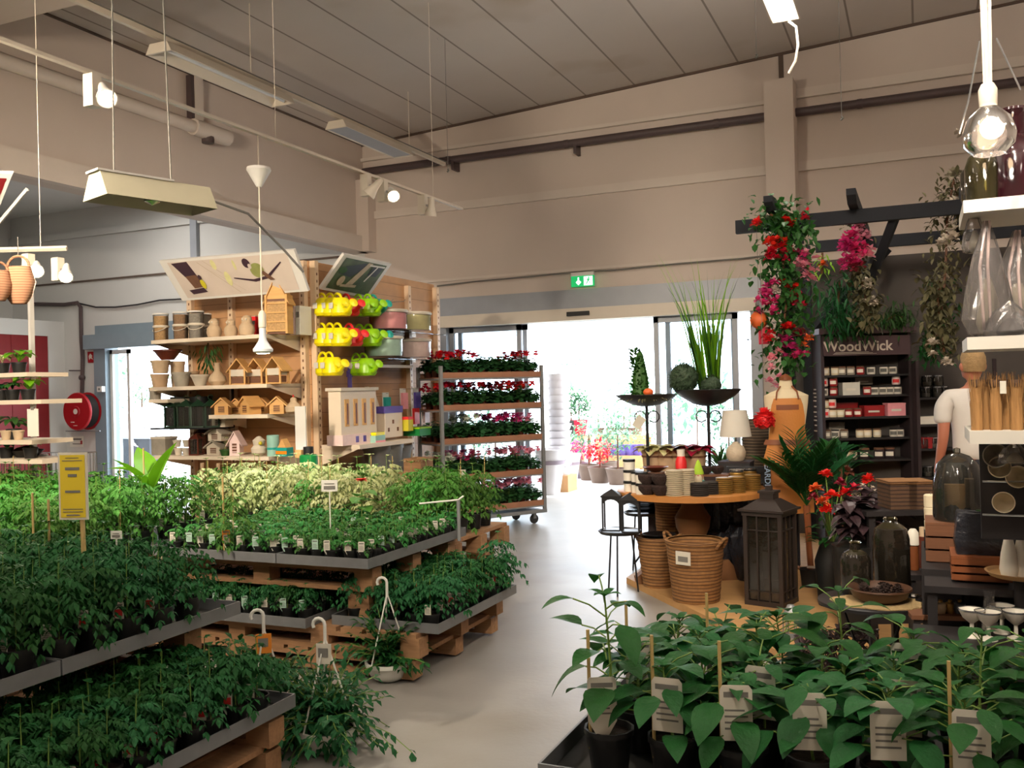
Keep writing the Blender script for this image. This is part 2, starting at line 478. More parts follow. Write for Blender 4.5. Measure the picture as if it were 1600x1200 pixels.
# rows of fluorescent fittings over the sales floor (the nearest one in view, the rest unseen, added to light the hall)
p = PZ(1228, 30, 4.9); LYY = p.y
fluor('lit fluorescent batten near the top edge, white cable dangling below', p.x, p.y-1.5, 4.9, 1.5, 0.26, True, 34, WARM)
for i, (x, y) in enumerate([(-5.0,0.5),(-1.6,1.0),(1.8,1.0),(-5.0,-2.5),(-1.6,-2.5),(1.8,-2.5),(4.6,6.0),(4.6,9.5),(4.6,1.5)]):
    fluor('lit fluorescent batten added outside the view, '+('left front','middle front','right front','left rear','middle rear','right rear','far right middle','far right back','far right front')[i], x, y, 4.7, 1.5, 0.26, True, 34, WARM, dn=(0.3 if y < 2 else 0.9), group='fluorescent battens outside the view')
for i, (x, y) in enumerate([(-11.5,7.5),(-11.5,10.0),(-11.5,3.5)]):
    fluor('cool fluorescent batten inside the side bay, '+('middle','farthest','nearest')[i], x, y, 5.02, 1.5, 0.26, True, 50, (1.0,0.97,0.92), group='fluorescent battens of the side bay', wires=False)
# ---------------------------------------------------------------- main entrance: aluminium frame with sliding leaves
def bxobj(name, m, parent, *boxes, **kw):
    b = MB().use(m)
    for q in boxes: b.box(*q)
    return b.obj(name, parent, **kw)
d = bpy.data.objects.new('door_1', None); C.objects.link(d); struct(d)
yf = YB-0.05
zt = PY(930, 500, YB).z
bxobj('header_panel', 'grey_frame', d, (DX0, DX1, yf+0.02, YB+0.2, zt, DZ))
bxobj('operator_housing', 'track_white', d, (DX0+0.05, DX1-0.05, YB-0.16, YB+0.02, zt, zt+0.17))
bxobj('sensor', 'black_plastic', d, (PY(893,500,YB).x, PY(927,500,YB).x, YB-0.2, YB-0.16, zt+0.06, zt+0.12))
bxobj('jamb', 'grey_frame', d, (DX0, DX0+0.1, yf, YB+0.3, 0, zt))
bxobj('jamb', 'grey_frame', d, (DX1-0.14, DX1, yf, YB+0.3, 0, zt))
def leaf_(x0, x1, y, name, parent, kick=0.1, fr=0.07, m='grey_frame'):
    f = bxobj(name, m, parent, (x0,x0+fr,y,y+0.05,0,zt),(x1-fr,x1,y,y+0.05,0,zt),(x0,x1,y,y+0.05,0.02,kick+0.02),(x0,x1,y,y+0.05,zt-0.08,zt))
    bxobj('pane', 'door_glass', f, (x0+fr,x1-fr,y+0.02,y+0.03,kick,zt-0.08))
    return f
ux = lambda u: PY(u, 550, YB).x
leaf_(DX0+0.1, ux(812), YB+0.06, 'side_leaf', d)
leaf_(DX0+0.2, ux(818), YB+0.14, 'sliding_leaf', d)
leaf_(ux(1020), ux(1152), YB+0.06, 'side_leaf', d)
leaf_(ux(1036), ux(1148), YB+0.14, 'sliding_leaf', d)
# side bay door
d = bpy.data.objects.new('door_2', None); C.objects.link(d); struct(d)
z0 = EZ; ztop2 = PY(200, 545, YB).z
bxobj('header_panel', 'blue_grey_frame', d, (EX0, EX1, YB-0.02, YB+0.25, ztop2+0.12, EZ))
bxobj('operator_housing', 'blue_grey_frame', d, (EX0-0.15, EX1+0.1, YB-0.16, YB-0.02, ztop2+0.02, ztop2+0.28))
bxobj('jamb', 'blue_grey_frame', d, (EX0, EX0+0.28, YB-0.06, YB+0.25, 0, ztop2+0.12))
bxobj('jamb', 'blue_grey_frame', d, (EX1-0.28, EX1, YB-0.06, YB+0.25, 0, ztop2+0.12))
zt_ = zt; zt = ztop2
leaf_(EX0+0.28, EX0+0.75, YB+0.05, 'side_leaf', d, 0.12, 0.06, 'white_metal')
zt = zt_
# ---------------------------------------------------------------- exit sign
p = PY(912, 438, YB-0.05)
t = thing('exit_sign', 'green lit emergency exit sign on the wall above the entrance', 'exit sign', (p.x, YB-0.09, p.z-0.09))
bxobj('bracket', 'white_metal', t, (-0.17,0.17,-0.02,0.05,0.15,0.2))
bxobj('panel', 'exit_green', t, (-0.17,0.17,-0.012,0.012,0,0.15))
b = MB().use('exit_white')
b.box(0.02,0.15,-0.016,-0.0125,0.012,0.138); b.obj('lit_doorway', t)
b = MB().use('exit_white')   # arrow
b.xprism([(-0.1,0.06),(-0.07,0.09),(-0.07,0.13),(-0.05,0.13),(-0.05,0.09),(-0.02,0.06),(-0.06,0.02)], -0.016, -0.0125); b.obj('arrow', t)
b = MB().use('exit_green')   # running figure
b.ball((0.095,-0.017,0.12),0.011,8,6); b.xprism([(0.075,0.105),(0.1,0.108),(0.095,0.07),(0.075,0.07)], -0.019,-0.0165)
b.xprism([(0.075,0.075),(0.088,0.075),(0.065,0.03),(0.052,0.034)], -0.019,-0.0165); b.xprism([(0.083,0.075),(0.096,0.072),(0.12,0.045),(0.112,0.038)], -0.019,-0.0165)
b.xprism([(0.075,0.105),(0.08,0.097),(0.055,0.08),(0.05,0.088)], -0.019,-0.0165); b.xprism([(0.1,0.106),(0.125,0.085),(0.12,0.078),(0.098,0.092)], -0.019,-0.0165)
b.obj('running_figure', t)
# ---------------------------------------------------------------- heating pipe, cables
za = PY(900, 223, YB-0.15).z
t = thing('wall_pipe', 'long dark brown pipe running across the back wall', 'pipe', (0, YB-0.15, za))
MB().use('pipe_brown').tube([(XL+0.1,0,0),(XR-0.1,0,0)], 0.055, 10).obj('pipe', t, smooth=True)
for u in (700, 885, 1120, 1345):
    x = PY(u, 223, YB-0.15).x
    k_ = MB().use('pipe_brown').lathe([(0.062,-0.03),(0.062,0.03)], 10).obj('coupling', t, loc=(x,0,0)); k_.rotation_euler = (0, PI/2, 0)
for u in (700, 890):
    x = PY(u, 223, YB-0.15).x
    bxobj('bracket', 'pipe_brown', t, (x+0.07,x+0.11,-0.05,0.15,-0.16,-0.02))
t = thing('wall_cable', 'thin grey cable drooping along the ledge above the entrance', 'cable')
pts = [PY(u, v, YB-0.06) for u, v in [(683,447),(740,440),(830,432),(893,426),(960,422),(1060,412),(1160,404),(1210,398)]]
MB().use('print_grey').tube(pts, 0.012, 5).obj('cable', t)
t = thing('loose_cable', 'white cable hanging from the lit batten down to the column', 'cable')
pts = [PY(u, v, LYY-0.03) for u, v in [(1232,33),(1244,42),(1247,70),(1243,95),(1232,115)]]
MB().use('track_white').tube(pts, 0.012, 6).obj('cable', t, smooth=True)
for (u, v, lb) in [(1182,85,'thin bare hook wire dangling left of the lit batten'), (1315,182,'thin bare hook wire dangling right of the wall column'), (683,45,'short hook wire hanging from the middle of the ceiling'), (700,264,'short hook wire hanging in front of the left end of the wall pipe')]:
    p = PY(u, v, 9.5)
    t = thing('hook_wire', lb, 'wire', p)
    MB().use('print_grey').tube([(0,0,0.0),(0.01,0,-0.02),(-0.01,0,-0.035)], 0.012, 5).obj('hook', t)
    MB().use('print_grey').tube([(0,0,0),(0,0,zc(p.x)-p.z-0.02)], 0.003, 4).obj('wire', t)
# pipes on the left wall
za = PX(200, 165, XL+0.12).z; ya = PX(330, 225, XL+0.12).y
t = thing('duct_pipe', 'cream painted pipe along the left wall ending in a tee', 'pipe', (XL+0.16, 0, za))
MB().use('trim_paint').tube([(0,-2,0),(0,ya,0)], 0.075, 10).obj('pipe', t, smooth=True)
MB().use('trim_paint').tube([(0,ya-0.35,0),(0,ya+0.25,0)], 0.1, 10).obj('sleeve', t, smooth=True)
MB().use('pipe_brown').tube([(0,ya-0.1,-0.14),(0,ya-0.1,0)], 0.075, 10).obj('valve', t, smooth=True)
yy = PX(310, 170, XL+0.1).y
t = thing('steel_upright', 'rust stained steel upright on the left wall above the pipe end', 'upright', (XL+0.06, yy, za+0.08))
bxobj('flange', 'pipe_brown', t, (-0.05,0.03,-0.1,-0.05,0,zc(XL)-za-0.13))
bxobj('web', 'trim_paint', t, (-0.05,0.04,-0.05,0.09,0,zc(XL)-za-0.13))
# ---------------------------------------------------------------- ceiling rail with two battens (left of view)
ze = 4.8
r0 = PZ(75, 38, ze); xr = PZ(700, 262, ze).x; r1y = PZ(700, 262, ze).y
t = thing('lamp_rail', 'long thin steel rail carrying two unlit battens along the left wall', 'rail', (xr, 0, ze))
bxobj('rail', 'track_white', t, (-0.02,0.02,3.5,11.8,0,0.05))
bxobj('flange', 'print_grey', t, (-0.035,0.035,3.5,11.8,0.05,0.058))
for y in (4.4, 7.6, 10.8): MB().use('track_white').tube([(0,y,0.05),(0,y,zc(xr)-ze-0.02)], 0.006, 5).obj('suspension_rod', t)
ya, yb = PZ(222, 85, ze-0.1).y, PZ(425, 165, ze-0.1).y
t = fluor('unlit batten with bare tube hanging on the rail at upper left', xr, ya, ze-0.1, yb-ya, 0.3, False, wires=False)
ya, yb = PZ(512, 200, ze-0.1).y, PZ(630, 243, ze-0.1).y
t = fluor('unlit batten with grey louvre near the back corner of the hall', xr, ya, ze-0.1, yb-ya, 0.3, False, louvre=True, wires=False)
# ---------------------------------------------------------------- spotlight tracks
zk = 3.6
xt = PZ(700, 320, zk).x; yt1 = PZ(720, 328, zk).y
t = thing('lighting_track', 'long white spotlight track crossing the left half of the ceiling', 'lighting track', (xt, 0, zk))
bxobj('rail', 'track_white', t, (-0.018,0.018,-0.5,yt1,0,0.022))
for y in (3.2, 6.0, 8.6): MB().use('track_white').tube([(0,y,0.03),(0,y,zc(xt)-zk-0.02)], 0.003, 4).obj('suspension_wire', t)
def spot(label, loc, aim, on, boxy=True, cat='spotlight', power=35, col=(1,0.86,0.66), sc=1.0):
    """gear box hanging from a track with a lamp head aimed along aim"""
    t = thing('track_spotlight', label, cat, loc, 0, sc=sc)
    b = MB().use('track_white').box(-0.04,0.04,-0.035,0.035,-0.2,0.0); b.obj('gear_box', t)
    a = Vector(aim).normalized()
    q = a.to_track_quat('Z', 'Y').to_matrix().to_4x4()
    c = Vector((0.1,0,-0.12))
    b = MB().use('chrome').tube([(0.02,0,-0.1),tuple(c)], 0.012, 6); b.obj('swivel', t)
    b = MB().use('track_white' if not on else 'white_metal'); b.T = Matrix.Translation(c) @ q
    b.lathe([(0.022,-0.09),(0.03,-0.05),(0.035,0.0),(0.06,0.08),(0.062,0.10),(0.055,0.10),(0.03,0.03)], 14, cap1=False)
    h = b.obj('head', t, smooth=True)
    b = MB().use('lamp_on' if on else 'tube_off'); b.T = Matrix.Translation(c) @ q
    b.lathe([(0.0,0.10),(0.035,0.095),(0.053,0.075),(0.05,0.06),(0.02,0.03)][::-1], 14)
    b.obj('bulb', h, smooth=True)
    if on:
        ld = bpy.data.lights.new('spot_light', 'SPOT'); ld.energy = power*4; ld.color = col; ld.spot_size = R(100); ld.spot_blend = 0.7; ld.shadow_soft_size = 0.05
        lo = link('spot_light', ld, t, tuple(c+a*0.13), rot=(-a).to_track_quat('Z','Y').to_euler())
    return t
def on_track(u, z=zk): 
    # point of the track under pixel column u
    d = ray(u, 300); d2 = Vector((d.x, d.y, 0)); return (xt, xt*d2.y/d2.x, z)
spot('lit spotlight glowing at the upper left on the long track', on_track(148), (0.55,-0.35,-0.55), True, power=40)
spot('unlit white spotlight left of the lit one near the back corner', on_track(572), (-0.5,-0.2,-0.6), False)
spot('lit spotlight of the three near the back corner', on_track(598), (0.55,-0.6,-0.55), True, power=45)
spot('unlit white spotlight right of the lit one near the track end', on_track(660), (-0.15,0.1,-0.8), False)
for i, (y, tgt) in enumerate([(0.4,(-5.6,7.0,1.6)),(1.2,(-6.6,7.0,1.8)),(2.0,(-5.2,8.2,1.7)),(2.8,(-6.0,7.0,1.2))]):  # unseen spots added to brighten the shelving
    spot('unseen spotlight added on the long track to brighten the shelving, '+('nearest','second','third','fourth')[i], (xt, y, zk), Vector(tgt)-Vector((xt,y,zk)), True, power=75, col=(1,0.85,0.66))
tr = thing('lighting_track', 'unseen white spotlight track added overhead at the right', 'lighting track', (0.0, 0, 3.9))  # unseen track and spots, added to brighten the right display
bxobj('rail', 'track_white', tr, (-0.018,0.018,0.0,3.6,0,0.022))
for y in (0.4, 3.2): MB().use('track_white').tube([(0,y,0.02),(0,y,zc(0)-3.92)], 0.003, 4).obj('suspension_wire', tr)
for i, (y, tgt, pw) in enumerate([(0.5,(-1.6,7.2,0.7),30),(1.3,(-0.9,9.2,1.2),60),(2.1,(-0.4,9.2,1.2),60),(2.9,(-1.0,8.0,1.9),40),(3.4,(0.1,5.0,0.9),8)]):
    spot('unseen spotlight added on the right overhead track to brighten the display, '+('nearest','second','third','fourth','farthest')[i], (0.0, y, 3.9), Vector(tgt)-Vector((0,y,3.9)), True, power=pw, col=(1,0.88,0.72))
# pendant grow lamp on long cord
p = on_track(405)
zl = PY(410, 552, p[1]).z
t = thing('pendant_lamp', 'small pendant lamp on a long cord in front of the birdhouse shelves', 'pendant lamp', (p[0], p[1], zl))
MB().use('tube_off').lathe([(0.0,0.0),(0.055,0.0),(0.075,0.012),(0.078,0.03),(0.05,0.07),(0.032,0.1),(0.026,0.13),(0.026,0.19),(0.014,0.2)], 16).obj('reflector_bulb', t, smooth=True)
MB().use('lamp_on').lathe([(0.0,-0.006),(0.045,-0.003),(0.062,0.008)], 16, cap1=False).obj('lit_face', t, smooth=True)
MB().use('track_white').lathe([(0.02,0.19),(0.03,0.2),(0.03,0.3),(0.012,0.33)], 12).obj('socket', t, smooth=True)
MB().use('track_white').tube([(0,0,0.3),(0,0,zk-zl-0.35)], 0.006, 5).obj('cord', t)
MB().use('white_metal').lathe([(0.015,0),(0.02,0.0),(0.095,0.13),(0.09,0.15),(0.015,0.15)], 16).obj('canopy_cone', t, smooth=True, loc=(0,0,zk-zl-0.4))
MB().use('track_white').tube([(0,0,zk-zl-0.25),(0,0,zk-zl)], 0.006, 5).obj('cord_stub', t)
ld = bpy.data.lights.new('pendant_light', 'SPOT'); ld.energy = 60; ld.color = (0.95,0.9,1); ld.spot_size = R(120); ld.shadow_soft_size = 0.05
link('pendant_light', ld, t, (0,0,-0.02))
# ---------------------------------------------------------------- hanging grow light box
mat('aged_cream', '#b4ae96', 0.5, var=0.06)
DG = 5.2
a0 = PD(158, 312, DG); 
L1 = PD(236, 325, DG)
t = thing('grow_light', 'cream trapezoid grow lamp housing hanging from two cables', 'lamp', PD(238, 321, DG+0.15), R(72))
Lh = 0.33; Wh = 0.15
b = MB().use('aged_cream')
bot = [(-Lh,-Wh,0),(Lh,-Wh,0),(Lh,Wh,0),(-Lh,Wh,0)]; top = [(-Lh+0.0,-Wh*0.45,0.14),(Lh,-Wh*0.45,0.14),(Lh,Wh*0.45,0.14),(-Lh+0.0,Wh*0.45,0.14)]
b.add(bot+top, [(4,5,6,7),(0,1,5,4),(1,2,6,5),(2,3,7,6),(3,0,4,7)])
b.add([(x*0.97,y*0.95,z+0.004) for x,y,z in bot]+[(x*0.97,y*0.9,z-0.006) for x,y,z in top], [(7,6,5,4),(4,5,1,0),(5,6,2,1),(6,7,3,2),(7,4,0,3)])
b.obj('housing', t)
bxobj('top_rim', 'white_metal', t, (-Lh-0.015,Lh*0.3,-Wh*0.5,Wh*0.5,0.14,0.152))
MB().use('chrome').lathe([(0.02,0.1),(0.045,0.05),(0.045,0.02),(0,0.0)][::-1], 12).obj('bulb', t, smooth=True)
zz = PD(236, 325, DG).z
for sx in (-0.22, 0.12):
    MB().use('print_grey').tube([(sx,0,0.14),(sx*0.9,0.02,1.2),(sx*0.95,0,5.78-zz-0.1)], 0.005, 5).obj('suspension_cable', t)
MB().use('print_grey').tube([(Lh,0.02,0.11),(Lh+0.12,0.1,0.1),(Lh+0.3,0.0,0.03),(Lh+0.5,-0.1,-0.2),(Lh+0.6,-0.15,-0.33)], 0.008, 5).obj('power_cable', t)
# second short track at the far left with two lit spots
q0 = PD(-60, 392, 6.5); q1 = PD(105, 403, 6.5)
t = thing('lighting_track', 'short white track with two lit spots at the left edge', 'lighting track', q0)
dv = q1-q0; dv.z = 0
MB().use('track_white').tube([(0,0,0), tuple(dv)], 0.018, 4).obj('rail', t)
for k in (0.2, 0.75): MB().use('track_white').tube([tuple(dv*k), tuple(dv*k+Vector((0,0,2.4)))], 0.003, 4).obj('suspension_wire', t)
spot('lit spotlight above the brown hanging baskets', PD(44, 397, 6.5), (0.6,-0.5,-0.45), True, power=18, sc=0.8)
spot('lit spotlight at the right end of the short left track', PD(90, 403, 6.5), (0.5,-0.5,-0.6), True, power=18, sc=0.8)
# ---------------------------------------------------------------- hose reel, signs and pipes on the bay wall
p = PY(120, 643, YB-0.3)
t = thing('fire_hose_reel', 'round red fire hose reel on the bay wall', 'fire hose reel', (p.x, YB, p.z))
b = MB().use('red_paint'); b.T = Euler((PI/2,0,0)).to_matrix().to_4x4()
b.lathe([(0.0,0.33),(0.09,0.33),(0.1,0.315),(0.33,0.31),(0.345,0.29),(0.345,0.27),(0.33,0.265)][::1], 32); b.obj('front_disc', t, smooth=True)
b = MB().use('hose_black'); b.T = Euler((PI/2,0,0)).to_matrix().to_4x4()
b.lathe([(0.27,0.06)]+[(0.29+0.018*math.sin(i*PI/2), 0.07+i*0.012) for i in range(16)]+[(0.27,0.265)], 28); b.obj('hose', t, smooth=True)
b = MB().use('red_paint'); b.T = Euler((PI/2,0,0)).to_matrix().to_4x4(); b.lathe([(0.33,0.04),(0.345,0.05),(0.345,0.06),(0.3,0.065)], 28); b.obj('rear_disc', t, smooth=True)
bxobj('wall_bracket', 'galvanised', t, (-0.06,0.06,-0.27,0.0,-0.03,0.03))
b = MB().use('white_paper'); b.T = Euler((PI/2,0,0)).to_matrix().to_4x4(); b.lathe([(0.0,0.335),(0.05,0.335),(0.05,0.33)], 16); b.obj('hub_sticker', t)
bxobj('print', 'white_paper', t, (-0.14,-0.05,-0.316,-0.311,-0.2,-0.185),(-0.08,0.02,-0.316,-0.311,-0.26,-0.25))
MB().use('galvanised').tube([(-0.4,-0.2,-0.36),(0.45,-0.2,-0.36)], 0.012, 6).obj('guide_bar', t)
t = thing('hose_supply_pipe', 'rusty pipe running down the bay wall to the hose reel', 'pipe')
pts = [PY(u, v, YB-0.06) for u, v in [(50,475),(100,476),(121,473),(126,480),(127,530),(129,560),(128,615)]]
MB().use('pipe_brown').tube(pts, 0.035, 8).obj('pipe', t, smooth=True)
pc = PY(128, 590, YB-0.06)
MB().use('pipe_brown').ball(tuple(pc), 0.06, 8, 6).obj('valve', t, smooth=True)
MB().use('pipe_brown').tube([tuple(PY(108,579,YB-0.06)), tuple(PY(127,579,YB-0.06))], 0.012, 5).obj('valve_lever', t)
t = thing('bay_cable', 'dark cable sagging across the bay wall towards the bird poster', 'cable')
MB().use('hose_black').tube([PY(u, v, YB-0.04) for u, v in [(124,474),(150,480),(180,480),(215,476),(250,469),(290,467)]], 0.015, 5).obj('cable', t)
p = PY(143, 558, YB-0.01)
t = thing('fire_sign', 'small square red fire equipment sign above the hose reel', 'sign', (p.x, YB-0.012, p.z-0.1))
bxobj('plate', 'red_paint', t, (-0.09,0.09,-0.005,0.005,0,0.2))
MB().use('white_paper').xprism([(-0.06,0.12),(-0.02,0.17),(0.03,0.12),(0.01,0.1),(0.05,0.05),(-0.02,0.08),(-0.05,0.05)], -0.009,-0.0055).obj('flame_symbol', t)
p = PY(158, 608, YB-0.1)
t = thing('door_switch', 'small white switch box on the bay door frame', 'switch', (p.x, YB-0.1, p.z))
bxobj('box', 'white_metal', t, (-0.06,0.06,-0.04,0.06,-0.05,0.05)); bxobj('button', 'print_grey', t, (-0.02,0.02,-0.05,-0.04,-0.02,0.02))
p = PY(120, 690, YB-0.01)
t = thing('instruction_sheet', 'pale instruction sheet on the wall under the hose reel', 'notice', (p.x, YB-0.012, p.z-0.1))
bxobj('sheet', 'white_paper', t, (-0.17,0.17,-0.004,0.004,0,0.2)); bxobj('print', 'print_grey', t, (-0.13,0.13,-0.006,-0.004,0.13,0.16),(-0.1,0.1,-0.006,-0.004,0.05,0.065))
bxobj('red_mark', 'red_paint', t, (0.1,0.15,-0.007,-0.004,0.05,0.12))
# ---------------------------------------------------------------- placing helpers: a spot at height z in a known plane
def _solve(u, z, f):
    v = 600.0
    for _ in range(12):
        p = f(u, v)
        if abs(p.z-z) < 1e-5: break
        q = f(u, v+10); v += (z-p.z)*10/(q.z-p.z)
    return f(u, v)
def onY(u, z, Y): return _solve(u, z, lambda a, b: PY(a, b, Y))
def onX(u, z, X): return _solve(u, z, lambda a, b: PX(a, b, X))
def onD(u, z, D): return _solve(u, z, lambda a, b: PD(a, b, D))
# ---------------------------------------------------------------- bird house gondola
stripes('wood_panel', '#b98c62', '#8a6543', 1/0.14, 'Z', rough=0.6, width=0.04, bump=0.4, var=0.16, scale=5)
mat('upright_beige', '#dcc0a0', 0.5, var=0.04)
mat('shelf_cream', '#e3d3bd', 0.5, var=0.03)
mat('kraft', '#b79a7a', 0.75, var=0.12, scale=20)
mat('seed_brown', '#8f6d4e', 0.8, var=0.35, scale=70)
mat('seed_tan', '#b38e5e', 0.8, var=0.35, scale=70)
mat('seed_grey', '#8b857e', 0.8, var=0.3, scale=50)
mat('pottery_beige', '#c2a98a', 0.75, var=0.12, scale=12, bump=0.3, bscale=40)
mat('pottery_white', '#cfc4b2', 0.6, var=0.08, scale=12)
mat('pottery_grey', '#9a9284', 0.7, var=0.15, scale=14, bump=0.3)
mat('terracotta_dark', '#5e2a1c', 0.35, var=0.15)
mat('dark_green', '#12301d', 0.5, var=0.25, scale=20)
mat('leaf_green', '#2c5a22', 0.5, var=0.3, scale=20, inst=0.15, sub=0.2)
mat('mint', '#93bfb1', 0.5, var=0.05)
mat('lime', '#8fc90e', 0.35, var=0.04)
mat('yellow', '#f2e20a', 0.35, var=0.04)
mat('orange', '#f08a1a', 0.4, var=0.04)
mat('red', '#e02a2c', 0.4, var=0.05)
mat('teal', '#1f9c92', 0.4, var=0.05)
mat('purple', '#5a4a9c', 0.5, var=0.1)
mat('pink_soft', '#f0a0a8', 0.6, var=0.08, scale=25)
mat('olive_soft', '#d2cc94', 0.6, var=0.08, scale=25)
mat('mint_soft', '#bfe6d8', 0.6, var=0.08, scale=25)
mat('blush', '#f4d6d2', 0.6, var=0.1, scale=25)
mat('green_plastic', '#14803c', 0.35, var=0.06)
mat('brown_wood', '#6d452c', 0.6, var=0.18, scale=9, stretch=(1, 1, 7))
mat('photo_sky', '#cfc0b4', 0.4, var=0.12, scale=3)
mat('bird_brown', '#6a4a38', 0.6, var=0.2, scale=20)
mat('bird_dark', '#3a2430', 0.6)
mat('bird_yellow', '#c9bd2a', 0.5, var=0.1)
mat('bird_green', '#8d9154', 0.5, var=0.15, scale=14)
mat('photo_green', '#47563a', 0.5, var=0.5, scale=9)
mat('photo_dark', '#262c36', 0.5, var=0.3, scale=8)
mat('photo_stone', '#b7a48c', 0.5, var=0.2, scale=12)
GD = 9.0
c0 = PD(487, 600, GD); GX, GY = c0.x, c0.y
GTOP = onY(487, 2.8, GY); GTOP = PY(487, 407, GY).z
GF = GY-0.55
XLeft = onY(236, 1.6, GF).x
GY1 = PX(682, 600, GX).y
t = thing('shelving_unit', 'beige display shelving with wood panels full of bird houses, facing the tables', 'shelving', (0,0,0))
bxobj('back_panel', 'wood_panel', t, (XLeft+0.02, GX-0.03, GY, GY+0.03, 0.1, GTOP))
bxobj('end_panel', 'wood_panel', t, (XLeft, XLeft+0.02, GY-0.0, GY+0.4, 0.1, 1.9))
bxobj('plinth', 'beige_metal', t, (XLeft, GX-0.03, GF, GY, 0.0, 0.16))
def upright(x, y, ztop, par, axis='y'):
    f = bxobj('upright', 'upright_beige', par, (x-0.03,x+0.03,y-0.03,y+0.03,0,ztop))
    b = MB().use('brown_wood')
    z = 0.5
    while z < ztop-0.1:
        if axis == 'y': b.box(x-0.006, x+0.006, y-0.033, y-0.03, z, z+0.025)
        else: b.box(x+0.03, x+0.033, y-0.006, y+0.006, z, z+0.025)
        z += 0.07
    b.obj('slots', f)
    return f
upright(GX-0.05, GY-0.03, GTOP, t); upright(onY(365, 2.3, GY).x, GY-0.02, GTOP-0.1, t); upright(XLeft+0.04, GY-0.02, GTOP-0.1, t)
LS = {}
def lshelf(key, v, u0, u1, vb=340):
    z = PY(vb, v, GF).z
    x0 = onY(u0, z, GF).x; x1 = GX-0.1 if u1 > 470 else onY(u1, z, GF).x
    s = bxobj('shelf', 'shelf_cream', t, (x0,x1,GF,GY-0.02,z-0.035,z))
    for x in (x0+0.004, x1-0.004):
        MB().use('shelf_cream').add([(x-0.004,GF+0.02,z-0.03),(x-0.004,GY-0.02,z-0.03),(x-0.004,GY-0.02,z-0.15),(x+0.004,GF+0.02,z-0.03),(x+0.004,GY-0.02,z-0.03),(x+0.004,GY-0.02,z-0.15)],
            [(0,1,2),(5,4,3),(0,3,4,1),(1,4,5,2),(2,5,3,0)]).obj('bracket', s)
    LS[key] = z; return z
lshelf('a', 526, 236, 482); lshelf('b', 602, 234, 482); lshelf('c', 648, 326, 482, 380); lshelf('d', 713, 240, 482)
lshelf('e', 624, 232, 262, 245)
# right hand face
t2 = thing('shelving_unit', 'beige display shelving with wood panels and watering cans, facing the aisle', 'shelving', (0,0,0))
bxobj('back_panel', 'wood_panel', t2, (GX-0.03, GX, GY+0.0, GY1, 0.1, GTOP))
bxobj('plinth', 'beige_metal', t2, (GX, GX+0.45, GY+0.02, GY1, 0, 0.16))
upright(GX+0.03, GY+0.04, GTOP, t2, 'x'); ymid = onX(635, 2.3, GX).y
upright(GX+0.025, ymid, GTOP-0.08, t2, 'x'); upright(GX+0.03, GY1-0.02, GTOP-0.04, t2, 'x')
zr = PX(567, 694, GX+0.45).z; RY0 = onX(520, zr, GX+0.1).y
s = bxobj('shelf', 'shelf_cream', t2, (GX+0.06, GX+0.5, GY+0.05, onX(640, zr, GX+0.45).y, zr-0.04, zr))
for y in (GY+0.06, onX(640, zr, GX+0.45).y-0.02):
    MB().use('shelf_cream').add([(GX+0.5,y,zr-0.03),(GX+0.05,y,zr-0.03),(GX+0.05,y,zr-0.2),(GX+0.5,y+0.01,zr-0.03),(GX+0.05,y+0.01,zr-0.03),(GX+0.05,y+0.01,zr-0.2)],[(0,1,2),(5,4,3),(0,3,4,1),(1,4,5,2),(2,5,3,0)]).obj('bracket', s)
z5 = PX(600, 572, GX+0.3).z
bxobj('hanging_rail', 'white_metal', t2, (GX+0.26,GX+0.3, onX(560, z5, GX+0.3).y, onX(645, z5, GX+0.3).y, z5-0.015, z5+0.015))
for y in (onX(565, z5, GX+0.3).y, onX(640, z5, GX+0.3).y): bxobj('rail_arm', 'white_metal', t2, (GX+0.05, GX+0.28, y-0.01, y+0.01, z5-0.01, z5+0.01))
bxobj('lower_shelf', 'galvanised', t2, (GX+0.06, GX+0.5, GY+0.3, GY1-0.1, 0.72, 0.75))
# header pictures on the top of the unit
def quad_panel(name, label, corners, thick=0.03, frame='white_metal', face='photo_sky', cat='poster', inset=0.04):
    """flat picture board through four world points (tl, tr, br, bl) with frame edge; returns the thing and a local placer"""
    tl, tr, br, bl = corners
    o = bl; ex = (br-bl); ey0 = (tl-bl)
    W = ex.length; ex.normalize()
    nrm = ex.cross(ey0).normalized(); ey = nrm.cross(ex)
    mt = Matrix((ex, ey, nrm)).transposed().to_4x4(); mt.translation = o
    t = thing(name, label, cat, o); t.rotation_euler = mt.to_euler()
    P = [Vector(((q-o).dot(ex), (q-o).dot(ey), 0)) for q in (bl, br, tr, tl)]
    b = MB().use(frame); b.add([(p.x,p.y,-thick) for p in P]+[(p.x,p.y,0) for p in P], [(3,2,1,0),(4,5,6,7),(0,1,5,4),(1,2,6,5),(2,3,7,6),(3,0,4,7)]); b.obj('board', t)
    c = sum(P, Vector())/4
    k = 1-2*inset/min(W, (P[3]-P[0]).length)
    Q = [c+(p-c)*k for p in P]
    b = MB().use(face); b.add([(p.x,p.y,0.003) for p in Q], [(0,1,2,3)]); f = b.obj('picture', t)
    def at(s, r, h=0.005):
        a = Q[0].lerp(Q[1], s); d_ = Q[3].lerp(Q[2], s); q = a.lerp(d_, r); return (q.x, q.y, h)
    return t, f, at
